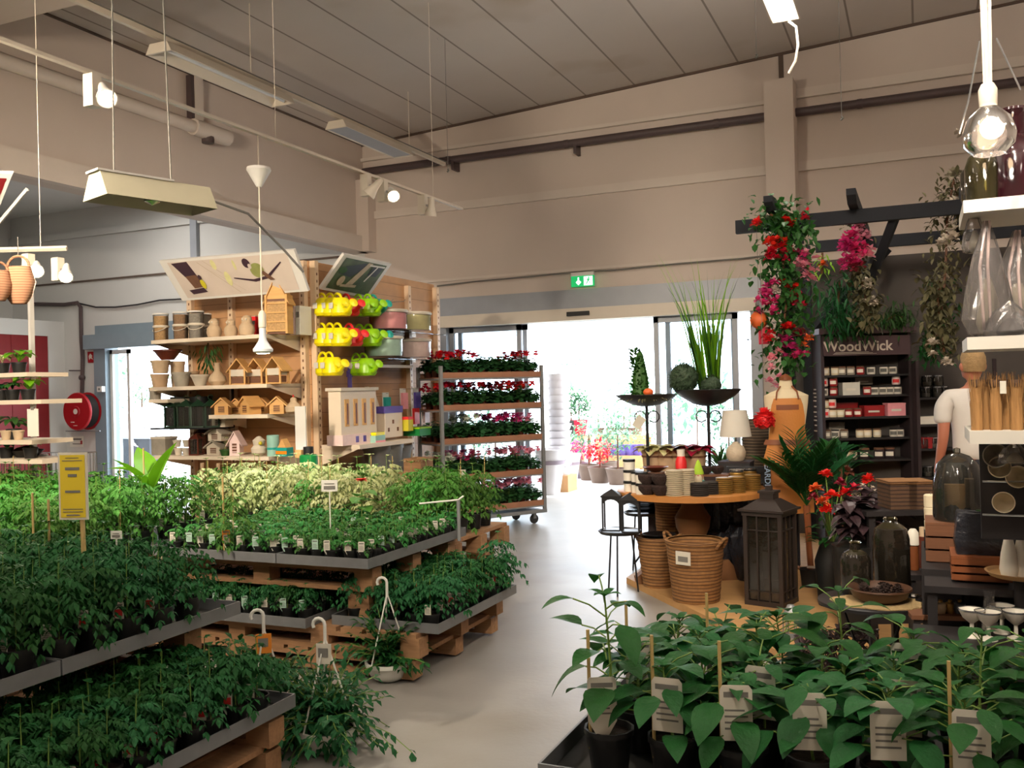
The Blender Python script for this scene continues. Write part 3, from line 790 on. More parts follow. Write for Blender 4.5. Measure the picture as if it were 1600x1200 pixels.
# bird board leans forward over the left face
bl = PY(285, 470, GF+0.1); br = PY(482, 455, GF+0.1)
tl = PY(248, 408, GF-0.12); tr = PY(458, 391, GF-0.12)
tp, f, at = quad_panel('header_picture', 'long tilted header picture of garden birds above the bird houses', (tl, tr, br, bl), inset=0.025)
def patch(m, pts, par, name, at, h=0.005):
    b = MB().use(m); b.add([at(s, r, h) for s, r in pts], [tuple(range(len(pts)))]); return b.obj(name, par)
def disc(m, s, r, rx, ry, par, name, at, h=0.006, rot=0):
    pts = []
    for k in range(18):
        a = 2*PI*k/18; x = rx*math.cos(a); y = ry*math.sin(a)
        pts.append((s+x*math.cos(rot)-y*math.sin(rot)*0.3, r+x*math.sin(rot)*3.2+y*math.cos(rot)))
    return patch(m, pts, par, name, at, h)
patch('bird_dark', [(0.03,0.97),(0.17,0.99),(0.21,0.35),(0.13,0.3)], f, 'feeder', at)
patch('bird_brown', [(0.09,0.6),(0.19,0.62),(0.21,0.28),(0.12,0.26)], f, 'feeder_seed', at, 0.008)
patch('bird_dark', [(0.06,0.22),(0.2,0.26),(0.22,0.14),(0.08,0.1)], f, 'feeder_perch', at, 0.010)
disc('bird_yellow', 0.215, 0.36, 0.02, 0.13, f, 'perched_bird', at, 0.012); disc('bird_dark', 0.215, 0.55, 0.014, 0.07, f, 'perched_bird_head', at, 0.013)
for s0, r0_, s1, r1_, w_ in [(0.25,0.95,0.5,0.05,0.006),(0.33,0.7,0.55,0.1,0.004),(0.3,0.98,0.42,0.6,0.005)]:
    patch('photo_stone', [(s0,r0_),(s0+w_,r0_),(s1+w_,r1_),(s1,r1_)], f, 'background_twig', at)
for s_, r_, a_, b_ in [(0.38,0.85,0.02,0.14),(0.45,0.45,0.025,0.2),(0.55,0.8,0.012,0.14)]: disc('olive_soft', s_, r_, a_, b_, f, 'background_leaf', at)
patch('bird_dark', [(0.5,0.44),(0.5,0.47),(0.66,0.38),(0.78,0.45),(0.93,0.8),(0.935,0.77),(0.79,0.38),(0.67,0.31)], f, 'branch', at, 0.007)
disc('bird_green', 0.72, 0.62, 0.055, 0.2, f, 'finch_body', at, 0.010, -0.35)
disc('bird_dark', 0.655, 0.83, 0.03, 0.13, f, 'finch_head', at, 0.012); disc('photo_sky', 0.675, 0.74, 0.014, 0.07, f, 'finch_cheek', at, 0.013)
patch('bird_brown', [(0.74,0.55),(0.77,0.6),(0.84,0.34),(0.8,0.33)], f, 'finch_wing', at, 0.013)
# aisle side board
bl = PX(500, 452, GX+0.05); br = PX(575, 466, GX+0.05); tl = PX(538, 397, GX+0.32); tr = PX(610, 411, GX+0.32)
tp, f, at = quad_panel('header_picture', 'tilted white framed header picture of a garden above the watering cans', (tl, tr, br, bl), face='photo_green', inset=0.03)
patch('photo_dark', [(0.12,0.75),(0.5,0.95),(0.6,0.9),(0.35,0.45),(0.05,0.5)], f, 'shade', at)
patch('photo_stone', [(0.55,0.98),(0.66,0.98),(0.5,0.25),(0.35,0.2)], f, 'pale_post', at, 0.007)
patch('photo_dark', [(0.72,0.9),(0.95,0.92),(0.9,0.6),(0.68,0.6)], f, 'window', at, 0.007)
patch('white_metal', [(0.6,0.94),(0.97,0.96),(0.97,0.91),(0.6,0.89)], f, 'window_frame', at, 0.009); patch('white_metal', [(0.8,0.95),(0.83,0.95),(0.72,0.4),(0.69,0.4)], f, 'window_bar', at, 0.009)
disc('photo_stone', 0.2, 0.3, 0.07, 0.16, f, 'stone_jar', at, 0.009); patch('photo_stone', [(0.25,0.2),(0.6,0.25),(0.6,0.17),(0.25,0.12)], f, 'table', at, 0.008)
disc('leaf_green', 0.1, 0.62, 0.09, 0.1, f, 'leaves', at, 0.008)

# ---------------------------------------------------------------- products
def proto(name, cat): return thing(name, 'x', cat, (0,0,-50))
def lath(t, nm, m, prof, n=16, sm=True, loc=None, ang=38, **k): 
    o = MB().use(m).lathe(prof, n, **k).obj(nm, t, smooth=sm, ang=ang)
    if loc: o.location = loc
    return o
# seed jar: clear tub with band and lid
def k_tub(fill, h=0.27, r=0.075):
    t = proto('seed_tub', 'tub')
    lath(t, 'fill', fill, [(r*0.86,0.003),(r*0.9,h*0.9)])
    lath(t, 'tub_wall', 'clear_tub', [(r*0.9,0),(r,h*0.96)], cap1=False)
    lath(t, 'lid', 'white_metal', [(r*1.04,h*0.95),(r*1.04,h),(r*0.9,h*1.01)])
    lath(t, 'band', 'pottery_white', [(r*1.0,h*0.47),(r*1.05,h*0.49),(r*1.05,h*0.54),(r*1.0,h*0.56)], cap0=False, cap1=False)
    MB().use('track_white').tube([(r*1.04*math.cos(a), -abs(r*1.04*math.sin(a)), h*0.5-0.05*math.sin(a)) for a in [i*PI/8 for i in range(9)]], 0.004, 4).obj('handle', t)
    return t
tub_tan, tub_brown, tub_grey = Kind(k_tub('seed_tan')), Kind(k_tub('seed_brown')), Kind(k_tub('seed_grey'))
z = LS['a']
for i, (u, kd, lb) in enumerate([(252, tub_tan, 'tall tub of tan bird seed at the left end of the top shelf'), (283, tub_brown, 'tall tub of brown bird seed, second on the top shelf'), (307, tub_grey, 'grey seed tub with a shiny top beside the pottery owls')]):
    kd(tuple(onY(u, z, GF+0.12)), 0.2*i, lb, 'seed tubs on the top shelf')
Kind(k_tub('pottery_grey', 0.26))(tuple(onY(319, z, GF+0.3)), 0, 'tall grey ribbed tub behind the others on the top shelf', 'seed tubs on the top shelf')
# pottery owl
t = proto('pottery_owl', 'ornament')
lath(t, 'body', 'pottery_beige', [(0.03,0),(0.06,0.01),(0.072,0.05),(0.068,0.09),(0.045,0.12),(0.047,0.14),(0.045,0.165),(0.025,0.185),(0,0.19)], 14)
for s in (-1,1):
    e = MB().use('pottery_white').ball((s*0.018,-0.04,0.15), 0.011, 8, 6).obj('eye', t, smooth=True)
MB().use('pottery_white').leaf((0,-0.046,0.142),(0,-1,-0.6),0.02,0.014,0.2,3).obj('beak', t)
owl = Kind(t)
for i, u in enumerate((335, 361, 386)):
    owl(tuple(onY(u, z, GF+0.14)), 0.15*(i-1), ['round beige pottery owl nearest the seed tubs','smaller beige pottery owl in the middle of three','beige pottery owl standing right of the other two'][i], 'pottery owls on the top shelf', (1.0,0.92,1.05)[i])
# insect house: tall wooden frame with pitched roof
def house(name, cat, w, dp, h, roof, opening=True, body='pine', roofm='pine', open_frame=False):
    t = proto(name, cat); e = h*0.62
    if open_frame:
        for sx in (-1,1):
            for sy in (-1,1): bxobj('post', body, t, (sx*w/2-0.008-0.004*sx,sx*w/2+0.008-0.004*sx,sy*dp/2-0.008,sy*dp/2+0.008,0,e))
        bxobj('floor_board', body, t, (-w/2,w/2,-dp/2,dp/2,0.0,0.012)); bxobj('tray', 'pottery_white', t, (-w/2+0.01,w/2-0.01,-dp/2-0.006,dp/2,e*0.55,e*0.98))
        bxobj('dark_opening', 'brown_wood', t, (-w/2+0.02,w/2-0.02,-dp/2-0.002,dp/2-0.01,e*0.1,e*0.5))
    else:
        bxobj('body', body, t, (-w/2,w/2,-dp/2,dp/2,0,e))
        b = MB().use(body).xprism([(-w/2,e),(0,h-0.01),(w/2,e)], -dp/2, dp/2); b.obj('gable', t)
        if opening:
            b = MB().use('brown_wood'); b.box(-w*0.22,w*0.22,-dp/2-0.003,-dp/2,e*0.2,e*0.85); b.obj('opening', t)
            for k in range(3): bxobj('slat', body, t, (-w*0.24,w*0.24,-dp/2-0.008,-dp/2-0.003,e*(0.25+0.2*k),e*(0.31+0.2*k)))
    for s in (-1,1):
        b = MB().use(roofm); ov = 0.03
        x0, x1 = 0, s*(w/2+ov); z0_, z1_ = h, e-ov*(h-e)/(w/2)
        b.xprism([(x0,z0_),(x1,z1_),(x1,z1_+0.014),(x0,z0_+0.016)] if s > 0 else [(x0,z0_+0.016),(x1,z1_+0.014),(x1,z1_),(x0,z0_)], -dp/2-0.02, dp/2+0.02)
        b.obj('roof_board', t)
    return t
t = house('insect_house', 'insect house', 0.2, 0.12, 0.52, True, False)
for c_ in t.children:
    if c_.name.startswith('body'): c_.data.materials[0] = M['brown_wood']
for s in (-1,1): bxobj('side_board', 'pine', t, (s*0.1-0.01,s*0.1+0.01,-0.075,0.06,0,0.36))
for k in range(4): bxobj('divider', 'pine', t, (-0.1,0.1,-0.075,-0.055,0.02+k*0.085,0.032+k*0.085))
bxobj('bamboo_fill', 'seed_tan', t, (-0.09,0.09,-0.066,-0.061,0.03,0.3))
Kind(t)(tuple(onY(437, z, GF+0.12)), 0.25, 'tall pine insect house with steep roof at the right of the top shelf')
bk = None
for i, (u, m, w, h) in enumerate([(406,'red',0.05,0.2),(417,'kraft',0.045,0.24),(458,'pottery_white',0.05,0.26),(466,'blush',0.05,0.27),(475,'white_paper',0.05,0.27)]):
    tt = thing('gift_box', ['small red box behind the owls on the top shelf','narrow brown box between the red box and insect house','cream box against the insect house wall','pink edged box among the pale boxes at the upright','white box nearest the upright on the top shelf'][i], 'box', tuple(onY(u, z, GY-0.15)))
    bxobj('carton', m, tt, (-w/2,w/2,-0.09,0.09,0,h)); bxobj('printed_band', 'print_grey', tt, (-w/2+0.008,w/2-0.008,-0.093,-0.09,h*0.6,h*0.8)); bxobj('lid_flap', 'white_paper', tt, (-w/2,w/2,-0.09,0.09,h,h+0.004))
# second shelf
z = LS['b']
feeder = Kind(house('bird_table', 'bird feeder', 0.15, 0.14, 0.235, True, open_frame=True))
for i, (u, dy, lb) in enumerate([(376,0.12,'pine bird table left of the three on the second shelf'),(404,0.26,'pine bird table set back between its two neighbours'),(434,0.12,'pine bird table right of the three, under the pendant lamp')]):
    feeder(tuple(onY(u, z, GF+dy)), 0.3-0.1*i, lb, 'pine bird tables on the second shelf')
def pot(name, cat, m, r, h, k=0.75, rim=True, n=18):
    t = proto(name, cat)
    pr = [(r*k,0),(r,h*0.85)]+([(r*1.08,h*0.85),(r*1.08,h)] if rim else [(r,h)])+[(r*0.95,h),(r*0.9,h*0.8),(0,h*0.78)]
    lath(t, 'pot', m, pr, n, cap1=False)
    return t
def put(root, loc, lb, rz=0, grp=None, sc=None):
    return Kind(root)(tuple(loc), rz, lb, grp, sc)
put(pot('planter','planter','kraft',0.085,0.13,0.8), onY(250, z, GF+0.1), 'brown pottery planter at the bottom of the left stack', 0)
put(pot('planter','planter','pottery_beige',0.088,0.13,0.8), onY(251, z+0.135, GF+0.1), 'beige pottery planter stacked on the brown one', 0)
t = pot('bowl','bowl','terracotta_dark',0.13,0.1,0.5); put(t, onY(262, z+0.272, GF+0.2), 'glossy dark red bowl topping the stacked planters')
put(pot('bucket','planter','pottery_grey',0.085,0.14,0.75), onY(284, z, GF+0.12), 'grey stone bucket beside the stacked planters')
put(pot('bucket','planter','pottery_beige',0.07,0.26,0.85), onY(278, z, GF+0.32), 'tall beige cylinder pot standing behind the grey bucket')
put(pot('planter','planter','pottery_white',0.085,0.11,0.55), onY(313, z, GF+0.1), 'white tapered planter in the middle of the second shelf')
put(pot('planter','planter','kraft',0.075,0.15,0.9), onY(299, z, GF+0.3), 'ribbed brown pot behind the white tapered planter')
t = proto('pottery_vase', 'vase'); lath(t,'body','pottery_beige',[(0.05,0),(0.085,0.04),(0.08,0.08),(0.03,0.14),(0.025,0.2),(0.032,0.22),(0.02,0.22)],16,cap1=False); put(t, onY(340, z, GF+0.14), 'beige bottle necked vase left of the bird tables')
# dangling green wreath from top shelf
t = thing('hanging_greenery', 'dark green artificial hanging plant below the top shelf', 'artificial plant', tuple(onY(325, LS['a']-0.04, GF+0.2)))
b = MB().use('leaf_green')
for k in range(90):
    a = rnd.uniform(0,2*PI); rr = rnd.uniform(0.02,0.16); b.leaf((rr*math.cos(a),rr*math.sin(a)*0.5,-rnd.uniform(0.0,0.26)),(math.cos(a),math.sin(a)*0.5,-0.9),0.07,0.018,0.6,3)
b.obj('leaves', t); MB().use('brown_wood').tube([(0,0,0),(0,0,-0.2)],0.008,5).obj('stem', t)
# third shelf: small nest boxes
z = LS['c']
nest = Kind(house('bird_house', 'bird house', 0.13, 0.13, 0.15, True))
for i, (u, dy, sc, lb) in enumerate([(349,0.1,1,'small pine bird house at the left of the short shelf'),(372,0.3,0.95,'small pine bird house set back behind the first'),(392,0.1,1.05,'small pine bird house in the front middle of the short shelf'),(412,0.3,0.95,'small pine bird house set back behind the second'),(434,0.14,1.0,'small pine bird house at the right of the short shelf')]):
    nest(tuple(onY(u, z, GF+dy)), R([25,20,-15,20,30][i]), lb, 'small bird houses on the short shelf', sc)
t = proto('pottery_hen', 'ornament'); lath(t,'body','pottery_beige',[(0.04,0),(0.075,0.02),(0.08,0.06),(0.05,0.09),(0.03,0.11),(0.03,0.14),(0.0,0.155)],14); MB().use('red').leaf((0,0,0.15),(0,-0.3,1),0.03,0.02,0,3).obj('comb', t); put(t, onY(459, z, GF+0.14), 'beige pottery hen at the right end of the short shelf')
# dark lanterns and hanging dark pots left of the short shelf
lantern_small = None
def small_lantern(m, h=0.2, w=0.1):
    t = proto('small_lantern', 'lantern')
    bxobj('base', m, t, (-w/2,w/2,-w/2,w/2,0,0.012))
    for sx in (-1,1):
        for sy in (-1,1): bxobj('post', m, t, (sx*w*0.45-0.006,sx*w*0.45+0.006,sy*w*0.45-0.006,sy*w*0.45+0.006,0.012,h*0.72))
    bxobj('pane', 'clear_glass', t, (-w*0.43,w*0.43,-w*0.43,w*0.43,0.014,h*0.7))
    b = MB().use(m); q = w*0.58
    b.add([(-q,-q,h*0.72),(q,-q,h*0.72),(q,q,h*0.72),(-q,q,h*0.72),(0,0,h*0.95)],[(3,2,1,0),(0,1,4),(1,2,4),(2,3,4),(3,0,4)]); b.obj('roof', t)
    MB().use(m).tube([(0.02*math.cos(a),0,h*0.95+0.02*math.sin(a)+0.015) for a in [i*PI/5-0.3 for i in range(9)]],0.003,4).obj('ring', t)
    return t
kl = Kind(small_lantern('dark_green', 0.25, 0.12)); zz = LS['b']-0.37
t = thing('wire_shelf', 'short dark wire shelf under the second shelf holding dark lanterns', 'shelf', tuple(onY(295, LS['c']-0.12, GF+0.2)))
bxobj('deck', 'black_metal', t, (-0.32,0.42,-0.18,0.18,-0.015,0)); bxobj('hanger', 'black_metal', t, (-0.32,-0.31,0.15,0.18,-0.015,0.42)); bxobj('hanger', 'black_metal', t, (0.41,0.42,0.15,0.18,-0.015,0.42))
zq = LS['c']-0.12
for i, (u, lb) in enumerate([(273,'dark green lantern at the left of the dark row'),(292,'dark lantern second in the dark row'),(311,'dark lantern third in the dark row'),(330,'dark lantern beside the short shelf end')]):
    kl(tuple(onY(u, zq, GF+0.12)), 0.3*i, lb, 'dark lanterns under the second shelf', 1.15)
for i, (u, lb) in enumerate([(284,'large black hanging pot at the back left of the dark row'),(315,'large black hanging pot at the back right of the dark row')]):
    put(pot('black_pot','pot','black_plastic',0.1,0.3,0.8), onY(u, zq, GF+0.3), lb, 0, 'black pots behind the dark lanterns')
put(pot('planter','planter','pottery_grey',0.06,0.12,0.9), onY(243, LS['e'], GF+0.15), 'small grey pot on the little left hand shelf')
# lowest visible shelf
z = LS['d']
t = proto('storage_box', 'box'); bxobj('base','pottery_grey',t,(-0.09,0.09,-0.08,0.08,0,0.16)); bxobj('lid','pottery_white',t,(-0.095,0.095,-0.085,0.085,0.16,0.18)); put(t, onY(257, z, GF+0.14), 'grey lidded storage box at the left end of the low shelf')
cup = Kind(pot('candle_cup','candle holder','pottery_white',0.04,0.07,0.7))
for i, (u, zz_, lb) in enumerate([(279,0,'white candle cup at the front left of the low shelf'),(291,0,'white candle cup beside the red brown lantern'),(277,0.08,'white candle cup stacked on the left cup'),(292,0.08,'white candle cup stacked on the right cup')]):
    cup(tuple(onY(u, z+zz_, GF+0.1)), 0, lb, 'white candle cups on the low shelf')
kr = Kind(small_lantern('terracotta_dark', 0.22, 0.1))
kr(tuple(onY(307, z, GF+0.12)), 0.2, 'red brown lantern on the low shelf', 'red brown lanterns'); kr(tuple(onY(318, z+0.0, GF+0.3)), 0.2, 'red brown lantern set back on the low shelf', 'red brown lanterns', 1.3)
kw = Kind(house('cottage_box', 'ornament', 0.16, 0.12, 0.13, True, True, 'pottery_white', 'pottery_grey'))
for i, (u, zz_, lb) in enumerate([(340,0.0,'white cottage box standing on the low shelf'),(342,0.135,'white cottage box stacked on the first'),(348,0.27,'white cottage box topping the stack of cottages')]):
    kw(tuple(onY(u, z+zz_, GF+0.2)), 0, lb, 'white cottage boxes')
put(house('bird_house','bird house',0.1,0.1,0.22,True,True,'blush','blush'), onY(370, z, GF+0.12), 'narrow pale pink bird house with white roof on the low shelf', 0.3)
t = proto('pottery_owl','ornament'); lath(t,'body','pottery_white',[(0.03,0),(0.07,0.03),(0.075,0.07),(0.05,0.1),(0.055,0.12),(0.06,0.145),(0.02,0.18),(0,0.185)],14); MB().use('bird_yellow').ball((0.05,-0.04,0.12),0.018,8,6).obj('yellow_flower', t); put(t, onY(405, z, GF+0.1), 'cream mushroom shaped pottery owl with a yellow spot')
t = proto('feed_tin','tin'); lath(t,'tin','mint',[(0.055,0),(0.055,0.12)]); lath(t,'lid','mint',[(0.057,0.12),(0.057,0.19),(0.05,0.195)]); lath(t,'band','teal',[(0.057,0.06),(0.057,0.08)],cap0=False,cap1=False); put(t, onY(427, z, GF+0.1), 'mint green tin on the low shelf')
t = proto('feed_tin','tin'); bxobj('box','teal',t,(-0.06,0.06,-0.05,0.05,0,0.08)); bxobj('label_band','orange',t,(-0.061,0.061,-0.053,-0.05,0.02,0.05)); MB().use('pine').xprism([(-0.05,0.08),(0,0.16),(0.05,0.08)],-0.04,0.04).obj('roof', t); put(t, onY(445, z, GF+0.1), 'teal box with orange label and peaked top')
put(pot('planter','planter','leaf_green',0.05,0.06,0.7), onY(352, z, GF+0.06), 'tiny green pot at the front of the low shelf')
t = proto('ornament_twig','ornament')
b = MB().use('bird_green')
for k in range(40):
    a = rnd.uniform(0,2*PI); b.leaf((0,0,0.03+rnd.uniform(0,0.15)),(math.cos(a),math.sin(a),0.5),0.06,0.02,0.6,2)
b.obj('sprigs', t); lath(t,'cup','pottery_white',[(0.03,0),(0.04,0.05)]); put(t, onY(357, z, GF+0.14), 'small cup of dry green sprigs on the low shelf')
# white banner card hanging at the shelf end
p = onY(470, LS['c']-0.2, GF-0.05)
t = thing('price_card', 'plain tall white card standing at the right end of the low shelves', 'card', (p.x, p.y, z))
bxobj('card', 'white_metal', t, (-0.055,0.06,-0.006,0.006,0.07,0.46)); bxobj('foot', 'pine', t, (-0.045,0.02,-0.03,0.03,0.0,0.07)) 
t = proto('green_boot_scraper','cleaner'); lath(t,'drum','green_plastic',[(0.075,0),(0.075,0.16),(0.08,0.165),(0.08,0.3),(0.07,0.31)],18); lath(t,'cap','black_plastic',[(0.045,0.31),(0.045,0.38)],12); 
g = put(t, onY(483, LS['d']-0.2, GF-0.08), 'green plastic sprayer bottle with black cap at the shelf end'); g.location.z = LS['d']-0.28
t = thing('bottle_perch', 'narrow beige ledge carrying the green sprayer bottle', 'ledge', (g.location.x, g.location.y, 0))
bxobj('ledge', 'shelf_cream', t, (-0.1,0.12,-0.1,0.1,g.location.z-0.02,g.location.z)); bxobj('post', 'upright_beige', t, (0.02,0.06,-0.02,0.02,0,g.location.z-0.02))
# bamboo poles standing under the low shelf
for i, u in enumerate((316, 341, 384, 402, 447, 468)):
    p = onY(u, 0.3, GF-0.06)
    t = thing('wooden_stake', 'pale wooden stake against the low shelf front, '+order(i,6), 'stake', (p.x, p.y, 0), 0, 'wooden stakes against the low shelf')
    MB().use('kraft').tube([(0,0,0),(0,0.02,z-0.06)], 0.018, 6).obj('stake', t)
# ---------------------------------------------------------------- watering cans on hooks
def can(m):
    t = proto('watering_can', 'watering can')
    lath(t, 'body', m, [(0.06,0),(0.075,0.02),(0.07,0.07),(0.06,0.11),(0.045,0.125),(0.04,0.12)], 16, cap1=False)
    MB().use(m).tube([(0.05,0,0.03),(0.1,0,0.035),(0.15,0,0.07)], [0.022,0.016,0.014], 8).obj('spout', t, smooth=True)
    b = MB().use(m); b.at(0.155,0,0.075,0,0,1.1); b.lathe([(0.014,-0.01),(0.032,0.012),(0,0.018)], 12); b.obj('rose', t, smooth=True)
    MB().use(m).tube([(-0.045+0.06*math.cos(a)*0.9, 0, 0.11+0.05*math.sin(a)) for a in [i*PI/8 for i in range(9)]], 0.009, 6).obj('top_handle', t, smooth=True)
    MB().use(m).tube([(-0.065,0,0.09),(-0.11,0,0.07),(-0.1,0,0.03),(-0.07,0,0.02)], 0.009, 6).obj('side_handle', t, smooth=True)
    MB().use('white_paper').box(-0.03,0.02,-0.078,-0.073,0.05,0.09).obj('label_sticker', t)
    return t
cans = {c_: Kind(can(c_)) for c_ in ('yellow','red','lime','teal')}
def canrow(v, items, rowname):
    n = {}
    for u, col, dx in items:
        p = PX(u, v, GX+dx)
        cn = {'yellow':'yellow','red':'red','lime':'lime green','teal':'teal','orange':'orange'}[col]
        n[col] = n.get(col, 0)+1
        same = sum(1 for q in items if q[1] == col)
        lb = f'{cn} watering can hanging in the {rowname} row' + ('' if same == 1 else ', ' + ['leftmost','second','third','fourth'][n[col]-1] + f' of its bunch')
        cans[col]((p.x, p.y, p.z), R(-25), lb, f'{cn} watering cans in the {rowname} row', 1.4)
canrow(494, [(508,'yellow',0.12),(521,'yellow',0.22),(533,'yellow',0.32),(546,'red',0.2),(565,'lime',0.2),(580,'lime',0.32),(588,'teal',0.25)], 'top')
canrow(541, [(508,'yellow',0.12),(521,'yellow',0.22),(533,'yellow',0.32),(551,'red',0.3),(567,'lime',0.2),(581,'lime',0.32),(590,'teal',0.25)], 'middle')
canrow(587, [(510,'yellow',0.2),(520,'yellow',0.3),(562,'lime',0.22),(573,'lime',0.32)], 'bottom')
for v, nm in ((474,'top'),(520,'middle'),(566,'bottom')):
    for u in (512, 548, 566, 586):
        p = PX(u, v, GX)
        if nm == 'bottom' and u in (548, 586): continue
        t = thing('display_hook', f'chrome hook of the {nm} watering can row, '+order((512,548,566,586).index(u),4), 'hook', (GX+0.04, p.y, p.z), 0, f'hooks of the {nm} watering can row')
        MB().use('chrome').tube([(0,0,0),(0.32,0,0),(0.34,0,0.02)], 0.004, 5).obj('hook', t)
# round gift tins stacked
def tin(m, top):
    t = proto('gift_tub', 'tub'); r = 0.2
    lath(t, 'contents', m, [(r*0.94,0.004),(r*0.94,0.17)], 22)
    lath(t, 'tub_wall', 'clear_tub', [(r,0),(r,0.175)], 22, cap1=False)
    pr = []
    lath(t, 'lid', top, [(r*1.03,0.175),(r*1.06,0.19),(r*1.03,0.205),(r*0.8,0.21),(0,0.212)], 22)
    return t
tk = {m: Kind(tin(m, 'pottery_white')) for m in ('pink_soft','olive_soft','mint_soft','blush')}
for u, v, m, dx, lb in [(607,515,'pink_soft',0.3,'clear tub of pink pieces at the left of the upper tub row'),(646,517,'olive_soft',0.2,'clear tub of yellow green pieces at the right of the upper tub row'),(600,557,'mint_soft',0.3,'clear tub of mint pieces at the left of the lower tub row'),(646,559,'blush',0.2,'clear tub of pink and white pieces at the right of the lower tub row')]:
    p = PX(u, v, GX+dx)
    tk[m](tuple(p), 0, lb, sc=1.0)
for v, nm in ((517,'upper'),(559,'lower')):
    p0 = PX(590, v, GX+0.2); p1 = PX(664, v, GX+0.2)
    t = thing('clear_shelf', f'clear shelf carrying the {nm} row of round tubs', 'shelf', (GX+0.02, p0.y, (p0.z+p1.z)/2))
    zz_ = PX(607 if v == 517 else 600, v-2 if v == 517 else v-2, GX+0.3).z
    t.location.z = PX(625, v, GX+0.25).z-0.02
    bxobj('plate', 'clear_glass', t, (0,0.4,-0.15,p1.y-p0.y+0.1,-0.008,0))
# purple tool, plank shapes, boxes on aisle shelf
p = PX(546, 575, GX+0.15)
t = thing('garden_fork', 'purple handled tool hanging between the watering cans', 'tool', p)
MB().use('purple').tube([(0,0,0),(0,0,-0.28)], [0.02,0.026], 8).obj('handle', t, smooth=True); MB().use('chrome').tube([(0,0,0.05),(0,0,0)], 0.006, 6).obj('hook', t)
b = MB().use('purple').cb(0,0,-0.06,0.03,0.07,0.06); b.obj('grip', t)
z = zr
yA = lambda u, dx=0.3: onX(u, z, GX+dx).y
def bxt(name, label, cat, u, dx, w, dp, h, m, extra=(), zz=0, rz=0):
    t = thing(name, label, cat, (GX+dx, yA(u, dx), z+zz), rz)
    bxobj('carton', m, t, (-dp/2,dp/2,-w/2,w/2,0,h))
    for nm, mm, *q in extra: bxobj(nm, mm, t, *q)
    return t
bxt('insect_hotel', 'large pale wooden insect hotel with arched openings on the aisle shelf', 'insect house', 553, 0.32, 0.62, 0.14, 0.42, 'shelf_cream',
    [('arch','pine',(0.07,0.076,-0.25+k*0.15,-0.25+k*0.15+0.07,0.08,0.34)) for k in range(4)]+[('opening','terracotta_dark',(0.07,0.08,-0.22+k*0.15,-0.2+k*0.15,0.1,0.3)) for k in range(4)]+[('roof_board','pottery_white',(-0.09,0.09,-0.33,0.33,0.42,0.45))], zz=0.1)
bxt('flat_box', 'flat printed box under the insect hotel', 'box', 553, 0.32, 0.64, 0.18, 0.1, 'blush', [('print','purple',(0.09,0.093,-0.1+k*0.13,-0.05+k*0.13,0.02,0.08)) for k in range(3)])
bxt('cottage_kit', 'pale cottage shaped box with dark windows on the aisle shelf', 'box', 607, 0.32, 0.34, 0.14, 0.25, 'shelf_cream', [('roof','purple',(-0.07,0.075,-0.18,0.18,0.25,0.32))]+[('window','brown_wood',(0.07,0.074,-0.12+k*0.09,-0.09+k*0.09,0.06+0.08*(k%2),0.1+0.08*(k%2))) for k in range(3)], zz=0.03)
bxt('toy_tub', 'mint and pink toy tub in front of the insect hotel', 'tub', 588, 0.42, 0.18, 0.1, 0.07, 'mint', [('yellow_lid','yellow',(-0.05,0.05,-0.08,0.08,0.07,0.1)),('pink_band','pink_soft',(0.05,0.053,-0.09,0.09,0.0,0.02))])
t = thing('wooden_plank', 'rounded pale wooden board leaning behind the cottage box', 'board', (GX+0.12, yA(578,0.12), z+0.1))
b = MB().use('shelf_cream')
pl = [(-0.12,0.0),(0.3,0.0),(0.08,0.42),(-0.04,0.46),(-0.12,0.4)]
b.at(rz=PI/2).xprism(pl, -0.02, 0.02); b.obj('board', t)
bxt('green_crate', 'bright green plastic crate at the far end of the aisle shelf', 'crate', 652, 0.4, 0.24, 0.2, 0.08, 'green_plastic', [('rim','lime',(-0.11,0.11,-0.13,0.13,0.075,0.09))], zz=0.02)
bxt('toy_ball_box', 'small yellow and red toy box in the green crate', 'toy', 636, 0.4, 0.1, 0.1, 0.12, 'bird_yellow', [('red_top','red',(-0.05,0.05,-0.05,0.05,0.12,0.15))], zz=0.08)
cardk = [('teal',603,'teal glove pack hanging near the plank'),('pink_soft',630,'pink glove pack hanging on the panel'),('purple',650,'purple glove pack hanging on the panel'),('red',648,'red glove pack hanging low on the panel'),('blush',664,'pale pink pack hanging near the far upright')]
for i, (m, u, lb) in enumerate(cardk):
    v = (625,618,617,642,640)[i]; p = PX(u, v, GX+0.14)
    t = thing('hanging_pack', lb, 'packaged goods', p)
    bxobj('card', 'white_paper', t, (-0.01,0.0,-0.06,0.06,-0.1,0.08)); bxobj('gloves', m, t, (0.0,0.03,-0.055,0.055,-0.15,0.03)); MB().use('chrome').tube([(-0.14,0,0.07),(0.03,0,0.07)],0.003,5).obj('hook', t)
# zinc buckets and wooden things under the aisle shelf
z = 0.75
for i, (u, dx, sc, lb) in enumerate([(590,0.25,1.2,'grey zinc bucket under the aisle shelf on the left'),(608,0.3,1.25,'grey zinc bucket under the aisle shelf in the middle'),(625,0.25,1.1,'grey zinc bucket under the aisle shelf on the right')]):
    put(pot('zinc_bucket','bucket','galvanised',0.12,0.24,0.75), (GX+dx, onX(u, 0.8, GX+dx).y, 0.75), lb, 0, 'zinc buckets under the aisle shelf', sc)
